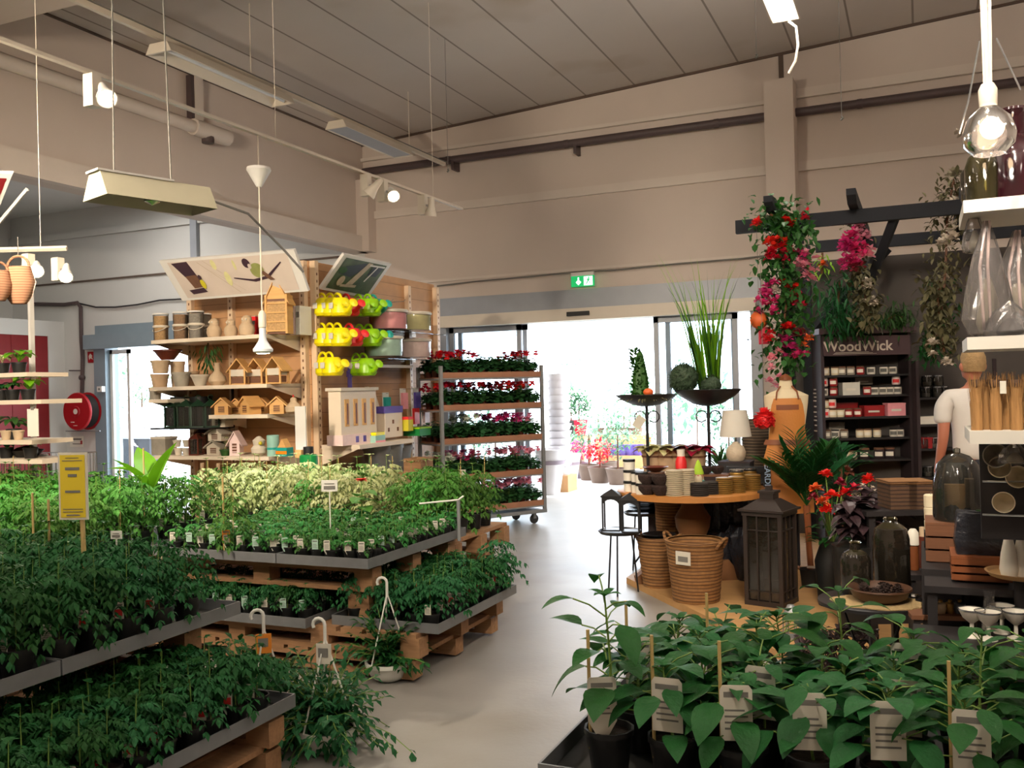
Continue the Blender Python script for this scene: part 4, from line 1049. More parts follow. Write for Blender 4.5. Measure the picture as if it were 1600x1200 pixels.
# floor display of wooden crates with white flowers at the unit end
for i, (u, v, h, lb) in enumerate([(634, 745, 0.42, 'upright wooden crate box of pale flowers beside the shelving'), (655, 735, 0.55, 'tall wooden crate box nearest the flower trolley')]):
    p = onX(u, 0.5, GX+0.62)
    t = thing('tall_crate', lb, 'crate', (p.x, p.y, 0))
    bxobj('board_front', 'pallet_wood', t, (-0.1,0.1,-0.13,-0.115,0,h+0.35)); bxobj('board_back', 'pallet_wood', t, (-0.1,0.1,0.115,0.13,0,h+0.35))
    bxobj('board_side', 'pallet_wood', t, (0.085,0.1,-0.115,0.115,0,h+0.35)); bxobj('board_side', 'pallet_wood', t, (-0.1,-0.085,-0.115,0.115,0,h+0.35))
    b = MB().use('olive_soft')
    for k in range(60): a = rnd.uniform(0,2*PI); b.leaf((rnd.uniform(-0.07,0.07),rnd.uniform(-0.09,0.09),h+0.3),(math.cos(a),math.sin(a),1.2),0.14,0.03,0.7,3)
    b.obj('flowers', t)
# ---------------------------------------------------------------- pallets and trays
mat('seed_leaf', '#33702f', 0.6, spec=0.25, var=0.3, scale=25, inst=0.28, sub=0.25)
mat('dark_leaf', '#1f5428', 0.6, spec=0.22, var=0.3, scale=25, inst=0.25, sub=0.2)
mat('pale_leaf', '#a9b57a', 0.55, var=0.25, scale=18, inst=0.25, sub=0.3)  # light variegated leaves, their sunlit paleness put into the colour
mat('tall_leaf', '#457c2e', 0.6, spec=0.25, var=0.3, scale=20, inst=0.25, sub=0.28)
mat('pepper_leaf', '#215a28', 0.5, spec=0.28, var=0.25, scale=9, inst=0.18, sub=0.22, bump=0.3, bscale=60)
mat('stem_green', '#6d8a3c', 0.6, var=0.15)
mat('bamboo', '#b59a62', 0.6, var=0.15, scale=10)
mat('label_card', '#cfc9ba', 0.55, var=0.05)
mat('label_mint', '#a9c9b8', 0.55, var=0.05)
mat('label_orange', '#d9822b', 0.5)
mat('sign_yellow', '#d9bf2e', 0.5, var=0.03)
mat('white_plastic', '#dcdad2', 0.4, var=0.04)
def pallet(label, x0, x1, y0, y1, z0, z1, grp=None):
    t = thing('pallet', label, 'pallet', (x0, y0, z0), 0, grp)
    w, d_, h = x1-x0, y1-y0, z1-z0
    tb = min(0.025, h*0.2)
    nb = max(5, int(w/0.16)); bw = w/nb
    for k in range(nb): bxobj('deck_board', 'pallet_wood', t, (k*bw+0.01, (k+1)*bw-0.02, 0, d_, h-tb, h))
    for k in range(3): bxobj('bottom_board', 'pallet_wood', t, (0, w, k*(d_-0.1)/2, k*(d_-0.1)/2+0.1, 0, tb))
    for k in range(3): bxobj('stringer', 'pallet_wood', t, (0, w, k*(d_-0.1)/2, k*(d_-0.1)/2+0.1, h-2*tb, h-tb))
    for j in range(3):
        n = max(3, int(w/0.55)+1)
        for i in range(n):
            bxobj('block', 'pallet_wood', t, (i*(w-0.12)/(n-1), i*(w-0.12)/(n-1)+0.12, j*(d_-0.1)/2, j*(d_-0.1)/2+0.1, tb, h-2*tb))
    return t
def tray(label, x0, x1, y0, y1, z, lip=0.055, grp=None):
    t = thing('metal_tray', label, 'tray', (x0, y0, z), 0, grp)
    w, d_ = x1-x0, y1-y0
    bxobj('base', 'black_plastic', t, (0, w, 0, d_, 0, 0.006))
    for nm, q in (('rim', (0,w,-0.006,0,0,lip)), ('rim', (0,w,d_,d_+0.006,0,lip)), ('rim', (-0.006,0,-0.006,d_+0.006,0,lip)), ('rim', (w,w+0.006,-0.006,d_+0.006,0,lip))):
        bxobj(nm, 'tray_metal', t, q)
    return t
ZU, ZL = 0.62, 0.27       # heights of upper and lower trays
XU, XLo = -2.82, -2.47    # their aisle side edges
PRt = rnd
# front left stand
pallet('pallet under the lower tray at the near left', -4.6, XLo-0.04, 1.0, 3.18, 0.02, ZL-0.13)
pallet('second pallet of the near left stand, right under its lower tray', -4.6, XLo-0.02, 1.0, 3.18, ZL-0.13, ZL)
tray('lower tray of dark seedlings at the near left', -3.3, XLo, 0.9, 3.22, ZL)
pallet('raised pallet carrying the upper tray at the near left', -5.0, XU-0.08, 0.9, 3.15, ZU-0.15, ZU)
for i, (x, y) in enumerate([(-3.3,1.1),(-3.3,2.9),(-4.6,2.9)]):
    t = thing('support_crate', ['crate block propping the near end of the raised near left pallet','crate block propping the far end of the raised near left pallet','crate block propping the back of the raised near left pallet'][i], 'crate', (x, y, ZL))
    for k in range(2): bxobj('block', 'pallet_wood', t, (-0.12,0.12,-0.1,0.1,0.0+k*0.1,0.09+k*0.1)); 
    bxobj('top_board', 'pallet_wood', t, (-0.13,0.13,-0.11,0.11,0.19,ZU-0.15-ZL))
tray('upper tray of tomato plants at the near left, front half', -5.0, XU, 0.9, 2.35, ZU)
tray('upper tray of tomato plants at the near left, far half', -5.0, XU, 2.37, 3.3, ZU)
# middle stand
pallet('pallet under the low seedling trays of the middle stand', -4.43, XLo-0.1, 4.4, 5.5, 0.02, ZL-0.13)
pallet('second pallet of the middle stand, under its low trays', -4.43, XLo-0.06, 4.4, 5.5, ZL-0.13, ZL)
tray('low tray with mint labelled seedlings under the middle table', -4.42, -3.22, 4.32, 5.3, ZL)
tray('low tray of bushy seedlings beside the aisle', -3.12, XLo+0.03, 4.45, 5.5, ZL)
pallet('raised pallet carrying the upper trays of the middle table', -4.43, XU-0.05, 4.48, 5.5, ZU-0.16, ZU)
for i, (x, y) in enumerate([(-2.98,4.58),(-2.98,5.4),(-4.3,4.7)]):
    t = thing('support_crate', ['wooden block under the front corner of the middle table','wooden block under the far aisle corner of the middle table','wooden block under the left part of the middle table'][i], 'crate', (x, y, ZL-0.0))
    bxobj('block', 'pallet_wood', t, (-0.07,0.07,-0.08,0.08,0,ZU-0.16-ZL))
tray('upper tray of low seedlings on the middle table, front left', -4.4, -3.45, 4.36, 5.55, ZU)
tray('upper tray of low seedlings on the middle table, at the aisle corner', -3.43, XU, 4.36, 5.55, ZU)
pallet('raised pallet with the tall tomato plants behind the middle table', -5.6, XU-0.1, 5.6, 6.5, ZU-0.2, ZU-0.05)
pallet('pallet standing on the floor behind the middle table', -5.6, XU-0.1, 5.6, 6.5, 0.02, 0.17)
for i, (x, y) in enumerate([(-3.1,5.7),(-3.1,6.35),(-5.2,5.7),(-5.2,6.35)]):
    t = thing('support_crate', 'wooden block between the pallets behind the middle table, '+('front right','back right','front left','back left')[i], 'crate', (x, y, 0.17), 0, 'blocks behind the middle table')
    bxobj('block', 'pallet_wood', t, (-0.08,0.08,-0.08,0.08,0,ZU-0.2-0.17))
# far left stand behind the near one
pallet('pallet of the tall tomato stand at far left', -8.2, -4.52, 3.6, 5.4, 0.02, 0.17)
pallet('raised pallet of the tall tomato stand at far left', -8.2, -4.52, 3.6, 5.4, ZU-0.15, ZU)
for i, (x, y) in enumerate([(-4.95,3.8),(-4.95,5.2),(-7.9,3.8),(-7.9,5.2)]):
    t = thing('support_crate', 'wooden block between the pallets of the far left stand, '+('front right','back right','front left','back left')[i], 'crate', (x, y, 0.17), 0, 'blocks of the far left stand')
    bxobj('block', 'pallet_wood', t, (-0.08,0.08,-0.08,0.08,0,ZU-0.15-0.17))
tray('upper tray of tall tomato plants at far left', -8.1, -4.5, 3.62, 5.4, ZU)
# ---------------------------------------------------------------- seedlings
def foliage(nleaf, hgt, spread, lm, LL=0.05, LW=0.022, seed=1, compound=True, tall=False):
    rg = random.Random(seed); b = MB().use('stem_green')
    b.tube([(0,0,0),(0.004,0,hgt*0.5),(0,0.003,hgt*0.9)], [0.003,0.0025,0.0015], 4)
    b.use(lm)
    nb = max(5, nleaf//7)
    for i in range(nb):
        h0 = hgt*(0.15+0.8*(i+rg.random())/nb) if tall else hgt*rg.uniform(0.25, 0.95)
        a = i*2.399+rg.uniform(-.4,.4)
        Lb = spread*rg.uniform(0.55, 1.0)*(1.15-0.55*h0/hgt)
        el = rg.uniform(0.1, 0.8)
        d = Vector((math.cos(a), math.sin(a), el)).normalized()
        p0 = Vector((0,0,h0*0.8))
        dr = rg.uniform(0.3,0.9)
        pts = [p0+d*Lb*s+Vector((0,0,-dr*Lb*s*s)) for s in (0, .35, .6, .8, 1.0)]
        for j in range(1, 5):
            dd = (pts[j]-pts[j-1]).normalized(); sd = dd.cross(Vector((0,0,1))).normalized()
            if j == 4: b.leaf(pts[j], dd, LL*1.2, LW*1.3, 0.6, 2, 0.2)
            for s in (-1, 1):
                b.leaf(pts[j], (dd*0.5+sd*s+Vector((0,0,rg.uniform(-.2,.3)))), LL*rg.uniform(.7,1.1), LW*rg.uniform(.8,1.2), 0.7, 2, 0.25)
    for i in range(5):
        a = rg.uniform(0, 2*PI); b.leaf((0,0,hgt*0.88), (math.cos(a), math.sin(a), 1.0), LL, LW, 0.5, 2, 0.25)
    return b.mesh('foliage')
def potmesh(r, h, m='black_plastic'):
    b = MB().use(m).lathe([(r*0.75,0),(r*0.97,h*0.88),(r*1.04,h*0.88),(r*1.04,h),(r*0.94,h),(r*0.9,h*0.86)], 12, cap1=False)
    b.use('soil').lathe([(0,h*0.86),(r*0.91,h*0.86)], 12, cap1=False)
    return b.mesh('pot')
def potmesh2(r, h, m='black_plastic'):
    a = MB().use(m).lathe([(r*0.75,0),(r*0.97,h*0.88),(r*1.04,h*0.88),(r*1.04,h),(r*0.94,h),(r*0.9,h*0.86)], 12, cap1=False).mesh('pot', True)
    c = MB().use('soil').lathe([(0,h*0.86),(r*0.91,h*0.86)], 12, cap1=False).mesh('soil')
    return a, c
def labelmesh(w, h, m='label_card', lines=True, pict=None, tip=True):
    b = MB().use(m)
    b.xprism([(-w/2,0.0),(-w/2,h*0.92),(-w*0.4,h),(w*0.4,h),(w/2,h*0.92),(w/2,0.0)] if not tip else [(-w*0.12,-h*0.35),(-w/2,0.06*h),(-w/2,h*0.94),(-w*0.42,h),(w*0.42,h),(w/2,h*0.94),(w/2,0.06*h),(w*0.12,-h*0.35)], -0.0008, 0.0008)
    if lines:
        b.use('print_grey')
        b.box(-w*0.38,w*0.38,-0.0012,-0.0009,h*0.78,h*0.88)
        for k in range(4): b.box(-w*0.36,w*(0.36-0.1*(k%2)),-0.0012,-0.0009,h*(0.2+0.11*k),h*(0.235+0.11*k))
    if pict:
        b.use(pict).box(-w*0.36,w*0.36,-0.0014,-0.0009,h*0.2,h*0.6)
    return b.mesh('plant_label')
class Plants:
    """a kind of potted plant: shared pot, foliage variants and label meshes"""
    def __init__(s, name, cat, r, h, foli, pm='black_plastic', lab=None, cane=None):
        s.name, s.cat, s.r, s.h, s.foli, s.lab = name, cat, r, h, foli, lab
        s.pot, s.soil = potmesh2(r, h, pm); s.cane = None
        if cane: s.cane = MB().use('bamboo').tube([(0.01,0,h*0.6),(0.012,0.004,cane*0.85)], 0.0028, 5).mesh('cane')
    def __call__(s, loc, label, group, lab=None, cane=False, sc=1.0, rz=None, var=None):
        t = thing(s.name, label, s.cat, loc, 0, group)
        rz = rnd.uniform(0, 6.28) if rz is None else rz
        link('pot', s.pot, t); k = link('soil', s.soil, t.children[0] if False else t)
        f = link('foliage', s.foli[rnd.randrange(len(s.foli)) if var is None else var], t, (0,0,s.h*0.84), rz, sc=sc)
        if lab is not None: link('plant_label', s.lab[lab], t, (rnd.uniform(-.01,.01), -s.r*0.85, s.h*0.95), rz=math.atan2(loc[1]*0+0.0, 1)+LABRZ+rnd.uniform(-.3,.3))
        if cane and s.cane: link('cane', s.cane, t)
        return t
LABRZ = 0.45
labs = [labelmesh(0.035,0.06), labelmesh(0.035,0.06,'label_mint'), labelmesh(0.04,0.07,'label_card',True,'red'), labelmesh(0.045,0.08,'label_orange',True,'label_card')]
low_f = [foliage(75, 0.12, 0.085, 'seed_leaf', 0.03, 0.016, s) for s in (1,2,3,4)]
med_f = [foliage(190, 0.25, 0.16, 'dark_leaf', 0.036, 0.018, s) for s in (11,12,13,14)]
tall_f = [foliage(230, 0.42, 0.2, 'tall_leaf', 0.045, 0.022, s, tall=True) for s in (21,22,23)]
pale_f = [foliage(230, 0.44, 0.19, 'pale_leaf', 0.048, 0.024, s, tall=True) for s in (31,32,33)]
dark_f = [foliage(260, 0.36, 0.21, 'dark_leaf', 0.042, 0.02, s, tall=True) for s in (41,42,43)]
lowP = Plants('seedling_pot', 'seedling', 0.045, 0.08, low_f, lab=labs)
bushP = Plants('seedling_pot', 'seedling', 0.05, 0.085, med_f, lab=labs, cane=0.3)
tallP = Plants('tomato_plant', 'potted plant', 0.06, 0.11, tall_f, lab=labs, cane=0.62)
paleP = Plants('tomato_plant', 'potted plant', 0.06, 0.11, pale_f, lab=labs, cane=0.6)
darkP = Plants('tomato_plant', 'potted plant', 0.06, 0.11, dark_f, lab=labs, cane=0.6)
def inview(x, y, z, mu=60, mv=60):
    v = Vector((x,y,z))-CAM; D = v.dot(FWD)
    if D < 0.4: return False
    u = 800+FPX*v.dot(RGT)/D; w_ = 600-FPX*v.dot(UPV)/D
    return -mu < u < 1600+mu and -mv < w_ < 1200+mv
NTH = ['first','second','third','fourth','fifth','sixth','seventh','eighth','ninth','tenth','eleventh','twelfth','thirteenth','fourteenth','fifteenth','sixteenth','seventeenth','eighteenth','nineteenth','twentieth']
def fill(P, x0, x1, y0, y1, z, pitch, lbl, grp, edge_x=True, edge_y=False, labs_=(0,), cane=0.0, sc=(0.85,1.15), mu=60, rows=None, jit=0.012):
    PL = P if isinstance(P, tuple) else (P,)
    n = 0; nx = max(1, int((x1-x0)/pitch)); ny = max(1, int((y1-y0)/pitch))
    for i in range(nx):
        for j in range(ny):
            x = x1-pitch/2-i*pitch+rnd.uniform(-jit,jit); y = y0+pitch/2+j*pitch+rnd.uniform(-jit,jit)
            if not inview(x, y, z+0.2, mu, 90): continue
            l = f'{lbl}, row {NTH[j]}, {NTH[i]} from its right'; g = grp
            front = (edge_x and i == 0) or (edge_y and j == 0)
            rnd.choice(PL)((x, y, z+0.006), l, g, lab=rnd.choice(labs_) if front or rnd.random() < 0.25 else None, cane=rnd.random() < cane, sc=rnd.uniform(*sc)); n += 1
    return n
cnt = {}
cnt['fl_low'] = fill(bushP, -3.2, XLo-0.01, 1.5, 3.2, ZL, 0.125, 'dark seedling in the lower near left tray', 'seedlings of the lower near left tray', labs_=(2,2,0))
cnt['fl_up'] = fill(darkP, -4.9, XU-0.01, 1.55, 3.3, ZU, 0.16, 'leafy tomato plant on the upper near left tray', 'tomato plants of the upper near left tray', labs_=(2,0), cane=0.03, sc=(0.8,1.0))
cnt['far'] = fill(tallP, -8.0, -4.55, 3.65, 5.4, ZU, 0.2, 'tall tomato plant on the far left stand', 'tomato plants of the far left stand', labs_=(0,), cane=0.05, sc=(0.85,1.1))
cnt['mid_low1'] = fill(bushP, -4.4, -3.23, 4.34, 5.0, ZL, 0.125, 'seedling in the low mint labelled tray', 'seedlings of the low mint labelled tray', edge_x=False, edge_y=True, labs_=(1,1,0), sc=(0.55,0.75))
cnt['mid_low2'] = fill(bushP, -3.1, XLo+0.02, 4.47, 5.5, ZL, 0.125, 'bushy seedling in the low tray beside the aisle', 'seedlings of the low tray beside the aisle', labs_=(0,2), cane=0.1, sc=(0.8,1.1))
cnt['mid_up'] = fill(lowP, -4.4, XU-0.01, 4.38, 5.54, ZU, 0.105, 'low green seedling on the middle table', 'seedlings of the middle table', edge_x=True, edge_y=True, labs_=(0,1,0), sc=(0.8,1.1))
cnt['mid_back'] = fill((paleP,paleP,tallP), -5.3, -3.55, 5.62, 6.45, ZU-0.05, 0.19, 'tall light leaved plant behind the middle table', 'pale tall plants behind the middle table', edge_x=False, labs_=(0,), cane=0.3)
cnt['mid_backr'] = fill(tallP, -3.55, XU-0.12, 5.62, 6.45, ZU-0.05, 0.19, 'tall green tomato plant behind the middle table', 'green tall plants at the aisle end', edge_x=False, labs_=(0,), cane=0.2)
print('PLANTS', cnt)
# flowers among the pale plants
for i, (u, v, D, m) in enumerate([(564,742,6.6,'red'),(500,798,5.9,'red'),(631,776,6.2,'red'),(388,802,6.3,'pottery_white'),(430,806,6.3,'pottery_white')]):
    pass
# orange labelled green pot at the tray edge
t = Plants('tomato_plant','potted plant',0.05,0.09,tall_f,pm='leaf_green',lab=labs,cane=0.5)
p = onY(365, ZU, 4.45)
t((p.x, 4.44, ZU+0.006), 'plant in a bright green pot with an orange label at the tray front', None, lab=3, cane=True, sc=0.9)
# bright red geranium bloom above the plants
p = PD(564, 745, 6.2)
t = thing('red_flower', 'single red bloom standing above the pale plants', 'flower', (p.x, p.y, ZU-0.05))
MB().use('stem_green').tube([(0,0,0),(0,0,p.z-ZU+0.03)], 0.004, 5).obj('stem', t)
b = MB().use('red')
for k in range(14): b.leaf((0,0,p.z-ZU+0.02),(math.cos(k*2.4),math.sin(k*2.4),0.4+0.05*k),0.05,0.04,0.3,2)
b.obj('bloom', t)
b = MB().use('tall_leaf')
for k in range(7): b.leaf((0,0,p.z-ZU-0.05-0.02*k),(math.cos(k*2.4),math.sin(k*2.4),0.3),0.13,0.11,0.5,4,0.15)
b.obj('leaves', t)
# stakes
for i, (u, v0, v1, D) in enumerate([(53,770,880,4.6),(78,780,890,4.3),(226,700,790,6.3),(350,745,840,5.6),(716,800,823,6.0)]):
    p = PD(u, v1, D); q = PD(u, v0, D)
    zb_ = ZU+0.006
    t = thing('bamboo_cane', ['pale cane standing left of the yellow sign','pale cane just left of the yellow sign','tall cane beside the big green leaves','cane above the orange label','short cane at the aisle end of the middle table'][i], 'cane', (p.x, p.y, zb_))
    MB().use('bamboo').tube([(0,0,0),(0.0,0,q.z-zb_)], 0.006, 6).obj('cane', t)
# yellow price sign on stick
p = PD(116, 812, 3.9); q = PD(116, 707, 3.9)
t = thing('price_sign', 'tall yellow price sign on a stick among the tomato plants', 'sign', (p.x, p.y, p.z), R(16))
hS = q.z-p.z
bxobj('frame', 'label_card', t, (-0.065,0.065,-0.004,0.004,0,hS)); f = bxobj('yellow_sheet', 'sign_yellow', t, (-0.056,0.056,-0.006,-0.004,0.01,hS-0.01))
b = MB().use('print_grey')
for k, (h_, w_, th) in enumerate([(0.92,0.03,0.003),(0.88,0.045,0.003),(0.76,0.032,0.012),(0.66,0.02,0.012),(0.42,0.034,0.010),(0.16,0.045,0.003),(0.12,0.045,0.003),(0.07,0.03,0.006)]):
    b = MB().use('print_grey').box(-w_,w_,-0.0075,-0.006,hS*h_-th/2,hS*h_+th/2); b.obj('print_line', f)
MB().use('bamboo').tube([(0.03,0.01,0.02),(0.04,0.01,ZU+0.006-p.z)], 0.01, 6).obj('stick', t)
# price plates
for i, (u, v, D, w, h, lb) in enumerate([(515,768,5.7,0.1,0.07,'small white price plate among the pale plants'),(182,842,4.1,0.05,0.035,'tiny white price plate among the left tomato plants')]):
    p = PD(u, v, D)
    t = thing('price_plate', lb, 'sign', p, R(20))
    bxobj('plate', 'white_plastic', t, (-w/2,w/2,-0.003,0.003,0,h)); bxobj('print_line', 'print_grey', t, (-w*0.35,w*0.35,-0.005,-0.003,h*0.2,h*0.5)); bxobj('print_line', 'print_grey', t, (-w*0.3,w*0.3,-0.005,-0.003,h*0.65,h*0.72))
    MB().use('white_plastic').tube([(0,0,0.01),(0,0.0,ZU-p.z)], 0.004, 5).obj('stick', t)
# white label rail sticking out into the aisle
a = PD(655, 787, 6.0); c_ = PD(716, 781, 6.0); e = PD(724, 775, 6.0)
t = thing('label_rail', 'thin white metal rail with a hook end sticking out over the seedlings', 'rail', a)
MB().use('white_plastic').tube([(0,0,0),tuple(c_-a),tuple(e-a)], 0.006, 6).obj('rail', t)
MB().use('galvanised').tube([tuple(c_-a),tuple(c_-a+Vector((0,0,ZU-c_.z)))], 0.012, 6).obj('post', t)
# big light green banana like leaves
p = PD(235, 760, 6.3)
t = thing('broad_leaf_plant', 'tall plant with broad bright green leaves left of the shelving', 'potted plant', (p.x, p.y, 0.0))
mat('bright_leaf', '#6fae1c', 0.45, var=0.15, scale=8, sub=0.35)
zt = PD(240, 678, 6.3).z
for k, (a, ln, w_, el, hh) in enumerate([(0.25,0.42,0.17,2.6,0.42),(2.7,0.34,0.16,1.6,0.34),(3.6,0.3,0.14,0.6,0.3),(-1.9,0.36,0.16,1.5,0.4)]):
    MB().use('bright_leaf').leaf((0,0,zt-hh),(math.cos(a),math.sin(a),el),ln,w_,0.35,8,0.3).obj('leaf', t)
MB().use('stem_green').tube([(0,0,0.25),(0,0,zt-0.3)], 0.015, 6).obj('stem', t)
lath(t, 'pot', 'black_plastic', [(0.12,0),(0.16,0.28),(0.17,0.3),(0.15,0.3)], 16)
# ---------------------------------------------------------------- hanging baskets standing on the floor
def hang_basket(label, loc, r, topz, seed, extra_tag=None, spread=0.34, n=340, below=0.3):
    rg = random.Random(seed)
    t = thing('hanging_basket', label, 'hanging basket', loc, rg.uniform(0,1), None)
    h = r*0.85
    lath(t, 'bowl', 'white_plastic', [(r*0.45,0),(r*0.8,h*0.25),(r*0.98,h*0.8),(r*1.06,h*0.82),(r*1.06,h),(r*0.95,h),(r*0.9,h*0.85)], 24, cap1=False)
    lath(t, 'soil', 'soil', [(0,h*0.85),(r*0.91,h*0.85)], 24, cap1=False)
    H = topz-loc[2]
    for k in range(3):
        a = k*2.094; MB().use('white_plastic').tube([(r*math.cos(a), r*math.sin(a), h*0.98),(0,0,H-0.09)], 0.0045, 5).obj('hanger_strand', t)
    MB().use('white_plastic').tube([(0,0,H-0.11),(0.0,0,H-0.05)]+[(-0.028+0.028*math.cos(a),0,H-0.03+0.028*math.sin(a)) for a in [i*PI/6 for i in range(8)]], 0.008, 8).obj('hook', t, smooth=True)
    b = MB().use('stem_green'); L = MB().use('dark_leaf')
    nb = n//9
    for i in range(nb):
        a = rg.uniform(0,2*PI); ln = spread*rg.uniform(0.5,1.15); el = rg.uniform(0.1,3.5)
        d = Vector((math.cos(a), math.sin(a), el)).normalized()*ln
        dr = rg.uniform(0.3,1.6)*below
        pts = [Vector((0,0,h*0.9))+d*s+Vector((0,0,-dr*s*s)) for s in (0,.25,.5,.75,1)]
        b.tube(pts, 0.0025, 3, cap=False)
        for j in range(1,5):
            for s in (-1,1):
                dd = (pts[j]-pts[j-1]).normalized(); sd = dd.cross(Vector((0,0,1))).normalized()
                L.leaf(pts[j]-dd*rg.uniform(0,.05), dd*0.5+sd*s+Vector((0,0,rg.uniform(-.3,.4))), rg.uniform(.035,.065), rg.uniform(.018,.03), 0.6, 2, 0.25)
            L.leaf(pts[j], dd+Vector((rg.uniform(-.5,.5),rg.uniform(-.5,.5),0.2)), 0.055, 0.03, 0.5, 2, 0.2)
    b.obj('stems', t); L.obj('foliage', t)
    if extra_tag:
        bxobj('hang_tag', extra_tag, t, (-0.035,0.035,-0.02,-0.017,H-0.2,H-0.11)); bxobj('tag_print', 'print_grey', t, (-0.025,0.02,-0.022,-0.02,H-0.17,H-0.13))
    return t
def floorpt(u, v, z=0.0):
    return PZ(u, v, z)
p = floorpt(608, 1062); hang_basket('white hanging basket with its hook upright, on the floor beside the aisle', (p.x,p.y,0.0), 0.125, PD(603,902,(p-CAM).dot(FWD)).z, 3, None, 0.32, 900, 0.08)
p = floorpt(512, 1172); hang_basket('white hanging basket nearest the camera, trailing leaves onto the floor', (p.x,p.y,0.0), 0.13, PD(503,966,(p-CAM).dot(FWD)).z, 4, 'label_card', 0.42, 1500, 0.2)
p = PD(415, 1110, 4.3); hang_basket('white hanging basket with an orange tag on its hook', (p.x,p.y,0.0), 0.13, PD(404,952,4.3).z, 5, 'label_orange', 0.44, 1400, 0.22)
# loose tomato plant leaning out at the aisle corner
darkP((XLo-0.05, 5.42, ZL+0.006), 'tall lanky tomato plant reaching out over the aisle corner', None, sc=0.95)
# ---------------------------------------------------------------- rack of house plants at the left edge
tx = onD(30, 1.6, 7.6); RX, RYy = tx.x, tx.y
t = thing('plant_rack', 'white metal plant rack cut by the left edge of the view', 'rack', (0,0,0))
for (v, ur) in ((582, 42), (625, 64), (688, 50), (718, 66)):
    zz = PY(30, v, RYy).z; xr_ = onY(ur, zz, RYy).x
    bxobj('shelf', 'shelf_cream', t, (RX-1.2, xr_, RYy, RYy+0.4, zz-0.035, zz))
px_ = onY(38, 1.5, RYy+0.3).x
bxobj('post', 'white_metal', t, (px_-0.03, px_, RYy+0.38, RYy+0.42, 0, 2.6)); bxobj('post', 'white_metal', t, (RX-1.2, RX-1.17, RYy+0.38, RYy+0.42, 0, 2.6))
def houseplant(label, loc, m, n, L_, W_, r=0.06, h=0.09, seed=0, pm='black_plastic'):
    rg = random.Random(seed); t = thing('house_plant', label, 'potted plant', loc)
    a_, s_ = potmesh2(r, h, pm); link('pot', a_, t); link('soil', s_, t)
    b = MB().use(m)
    for k in range(n):
        a = k*2.4; b.tube([(0,0,h),(0.3*L_*math.cos(a),0.3*L_*math.sin(a),h+L_*0.7)], 0.003, 3, cap=False)
        b.leaf((0.3*L_*math.cos(a),0.3*L_*math.sin(a),h+L_*rg.uniform(.4,.8)),(math.cos(a),math.sin(a),rg.uniform(.0,.7)),L_,W_,0.7,4,0.2)
    b.obj('foliage', t); return t
for i, (u, v, m, n, L_, W_, lb) in enumerate([(30,581,'bright_leaf',8,0.12,0.1,'plant with broad light green leaves on the top of the left rack'),(4,581,'olive_soft',9,0.09,0.05,'pale yellow green plant at the edge on the top of the left rack'),
    (44,624,'bright_leaf',7,0.12,0.09,'bright leaved plant at the right end of the second left rack shelf'),(20,624,'seed_leaf',14,0.07,0.05,'small bushy plant on the second left rack shelf'),(2,624,'dark_leaf',12,0.07,0.05,'dark little plant at the edge of the second left rack shelf'),
    (22,687,'leaf_green',16,0.12,0.06,'fern like plant over the cups on the third left rack shelf'),(48,717,'bird_green',10,0.08,0.06,'small grey green plant on the bottom left rack shelf'),(10,717,'dark_leaf',12,0.08,0.06,'dark plant at the edge of the bottom left rack shelf')]):
    p = PY(u, v, RYy+0.12); houseplant(lb, (p.x, p.y, PY(30, (582,582,625,625,625,688,718,718)[i], RYy).z), m, n, L_, W_, seed=i)
cupk = Kind(pot('clay_cup', 'flower pot', 'pottery_beige', 0.045, 0.08, 0.7))
zz = PY(30, 688, RYy).z
for i, u in enumerate((10, 29)): cupk((onY(u, zz, RYy+0.06).x, RYy+0.06, zz), 0, ['small clay cup pot nearest the edge on the left rack','small clay cup pot right of its twin on the left rack'][i], 'clay cup pots on the left rack')
t = thing('soil_bowl', 'dark bowl of soil on the bottom of the left rack', 'bowl', (onY(32, 1.2, RYy+0.2).x, RYy+0.26, PY(30,718,RYy).z)); lath(t, 'bowl', 'black_plastic', [(0.08,0),(0.14,0.06),(0.13,0.06)], 16, cap1=False); lath(t, 'soil', 'soil', [(0.12,0.05),(0.08,0.08),(0,0.1)], 14)
p = PD(52, 678, 7.4)
t = thing('paper_notice', 'white paper notice hanging at the right end of the left rack', 'notice', p, 0.1); bxobj('sheet', 'white_paper', t, (-0.055,0.055,-0.003,0.003,-0.02,0.2)); bxobj('clip', 'print_grey', t, (-0.015,0.015,-0.006,0.006,0.19,0.215))
# tilted maroon header picture with strut at the top left corner
c4 = [PD(-60, 270, 6.6), PD(19, 273, 6.6), PD(-12, 352, 7.0), PD(-90, 352, 7.0)]
quad_panel('header_picture', 'tilted maroon header picture cut by the upper left edge', (c4[0], c4[1], c4[2], c4[3]), face='dark_red', inset=0.03)
a = PD(42, 296, 6.8); e = PD(-5, 352, 7.0)
t = thing('picture_strut', 'white strut propping the maroon header picture', 'strut', e); MB().use('white_metal').tube([(0,0,0), tuple(a-e)], 0.016, 5).obj('strut', t)
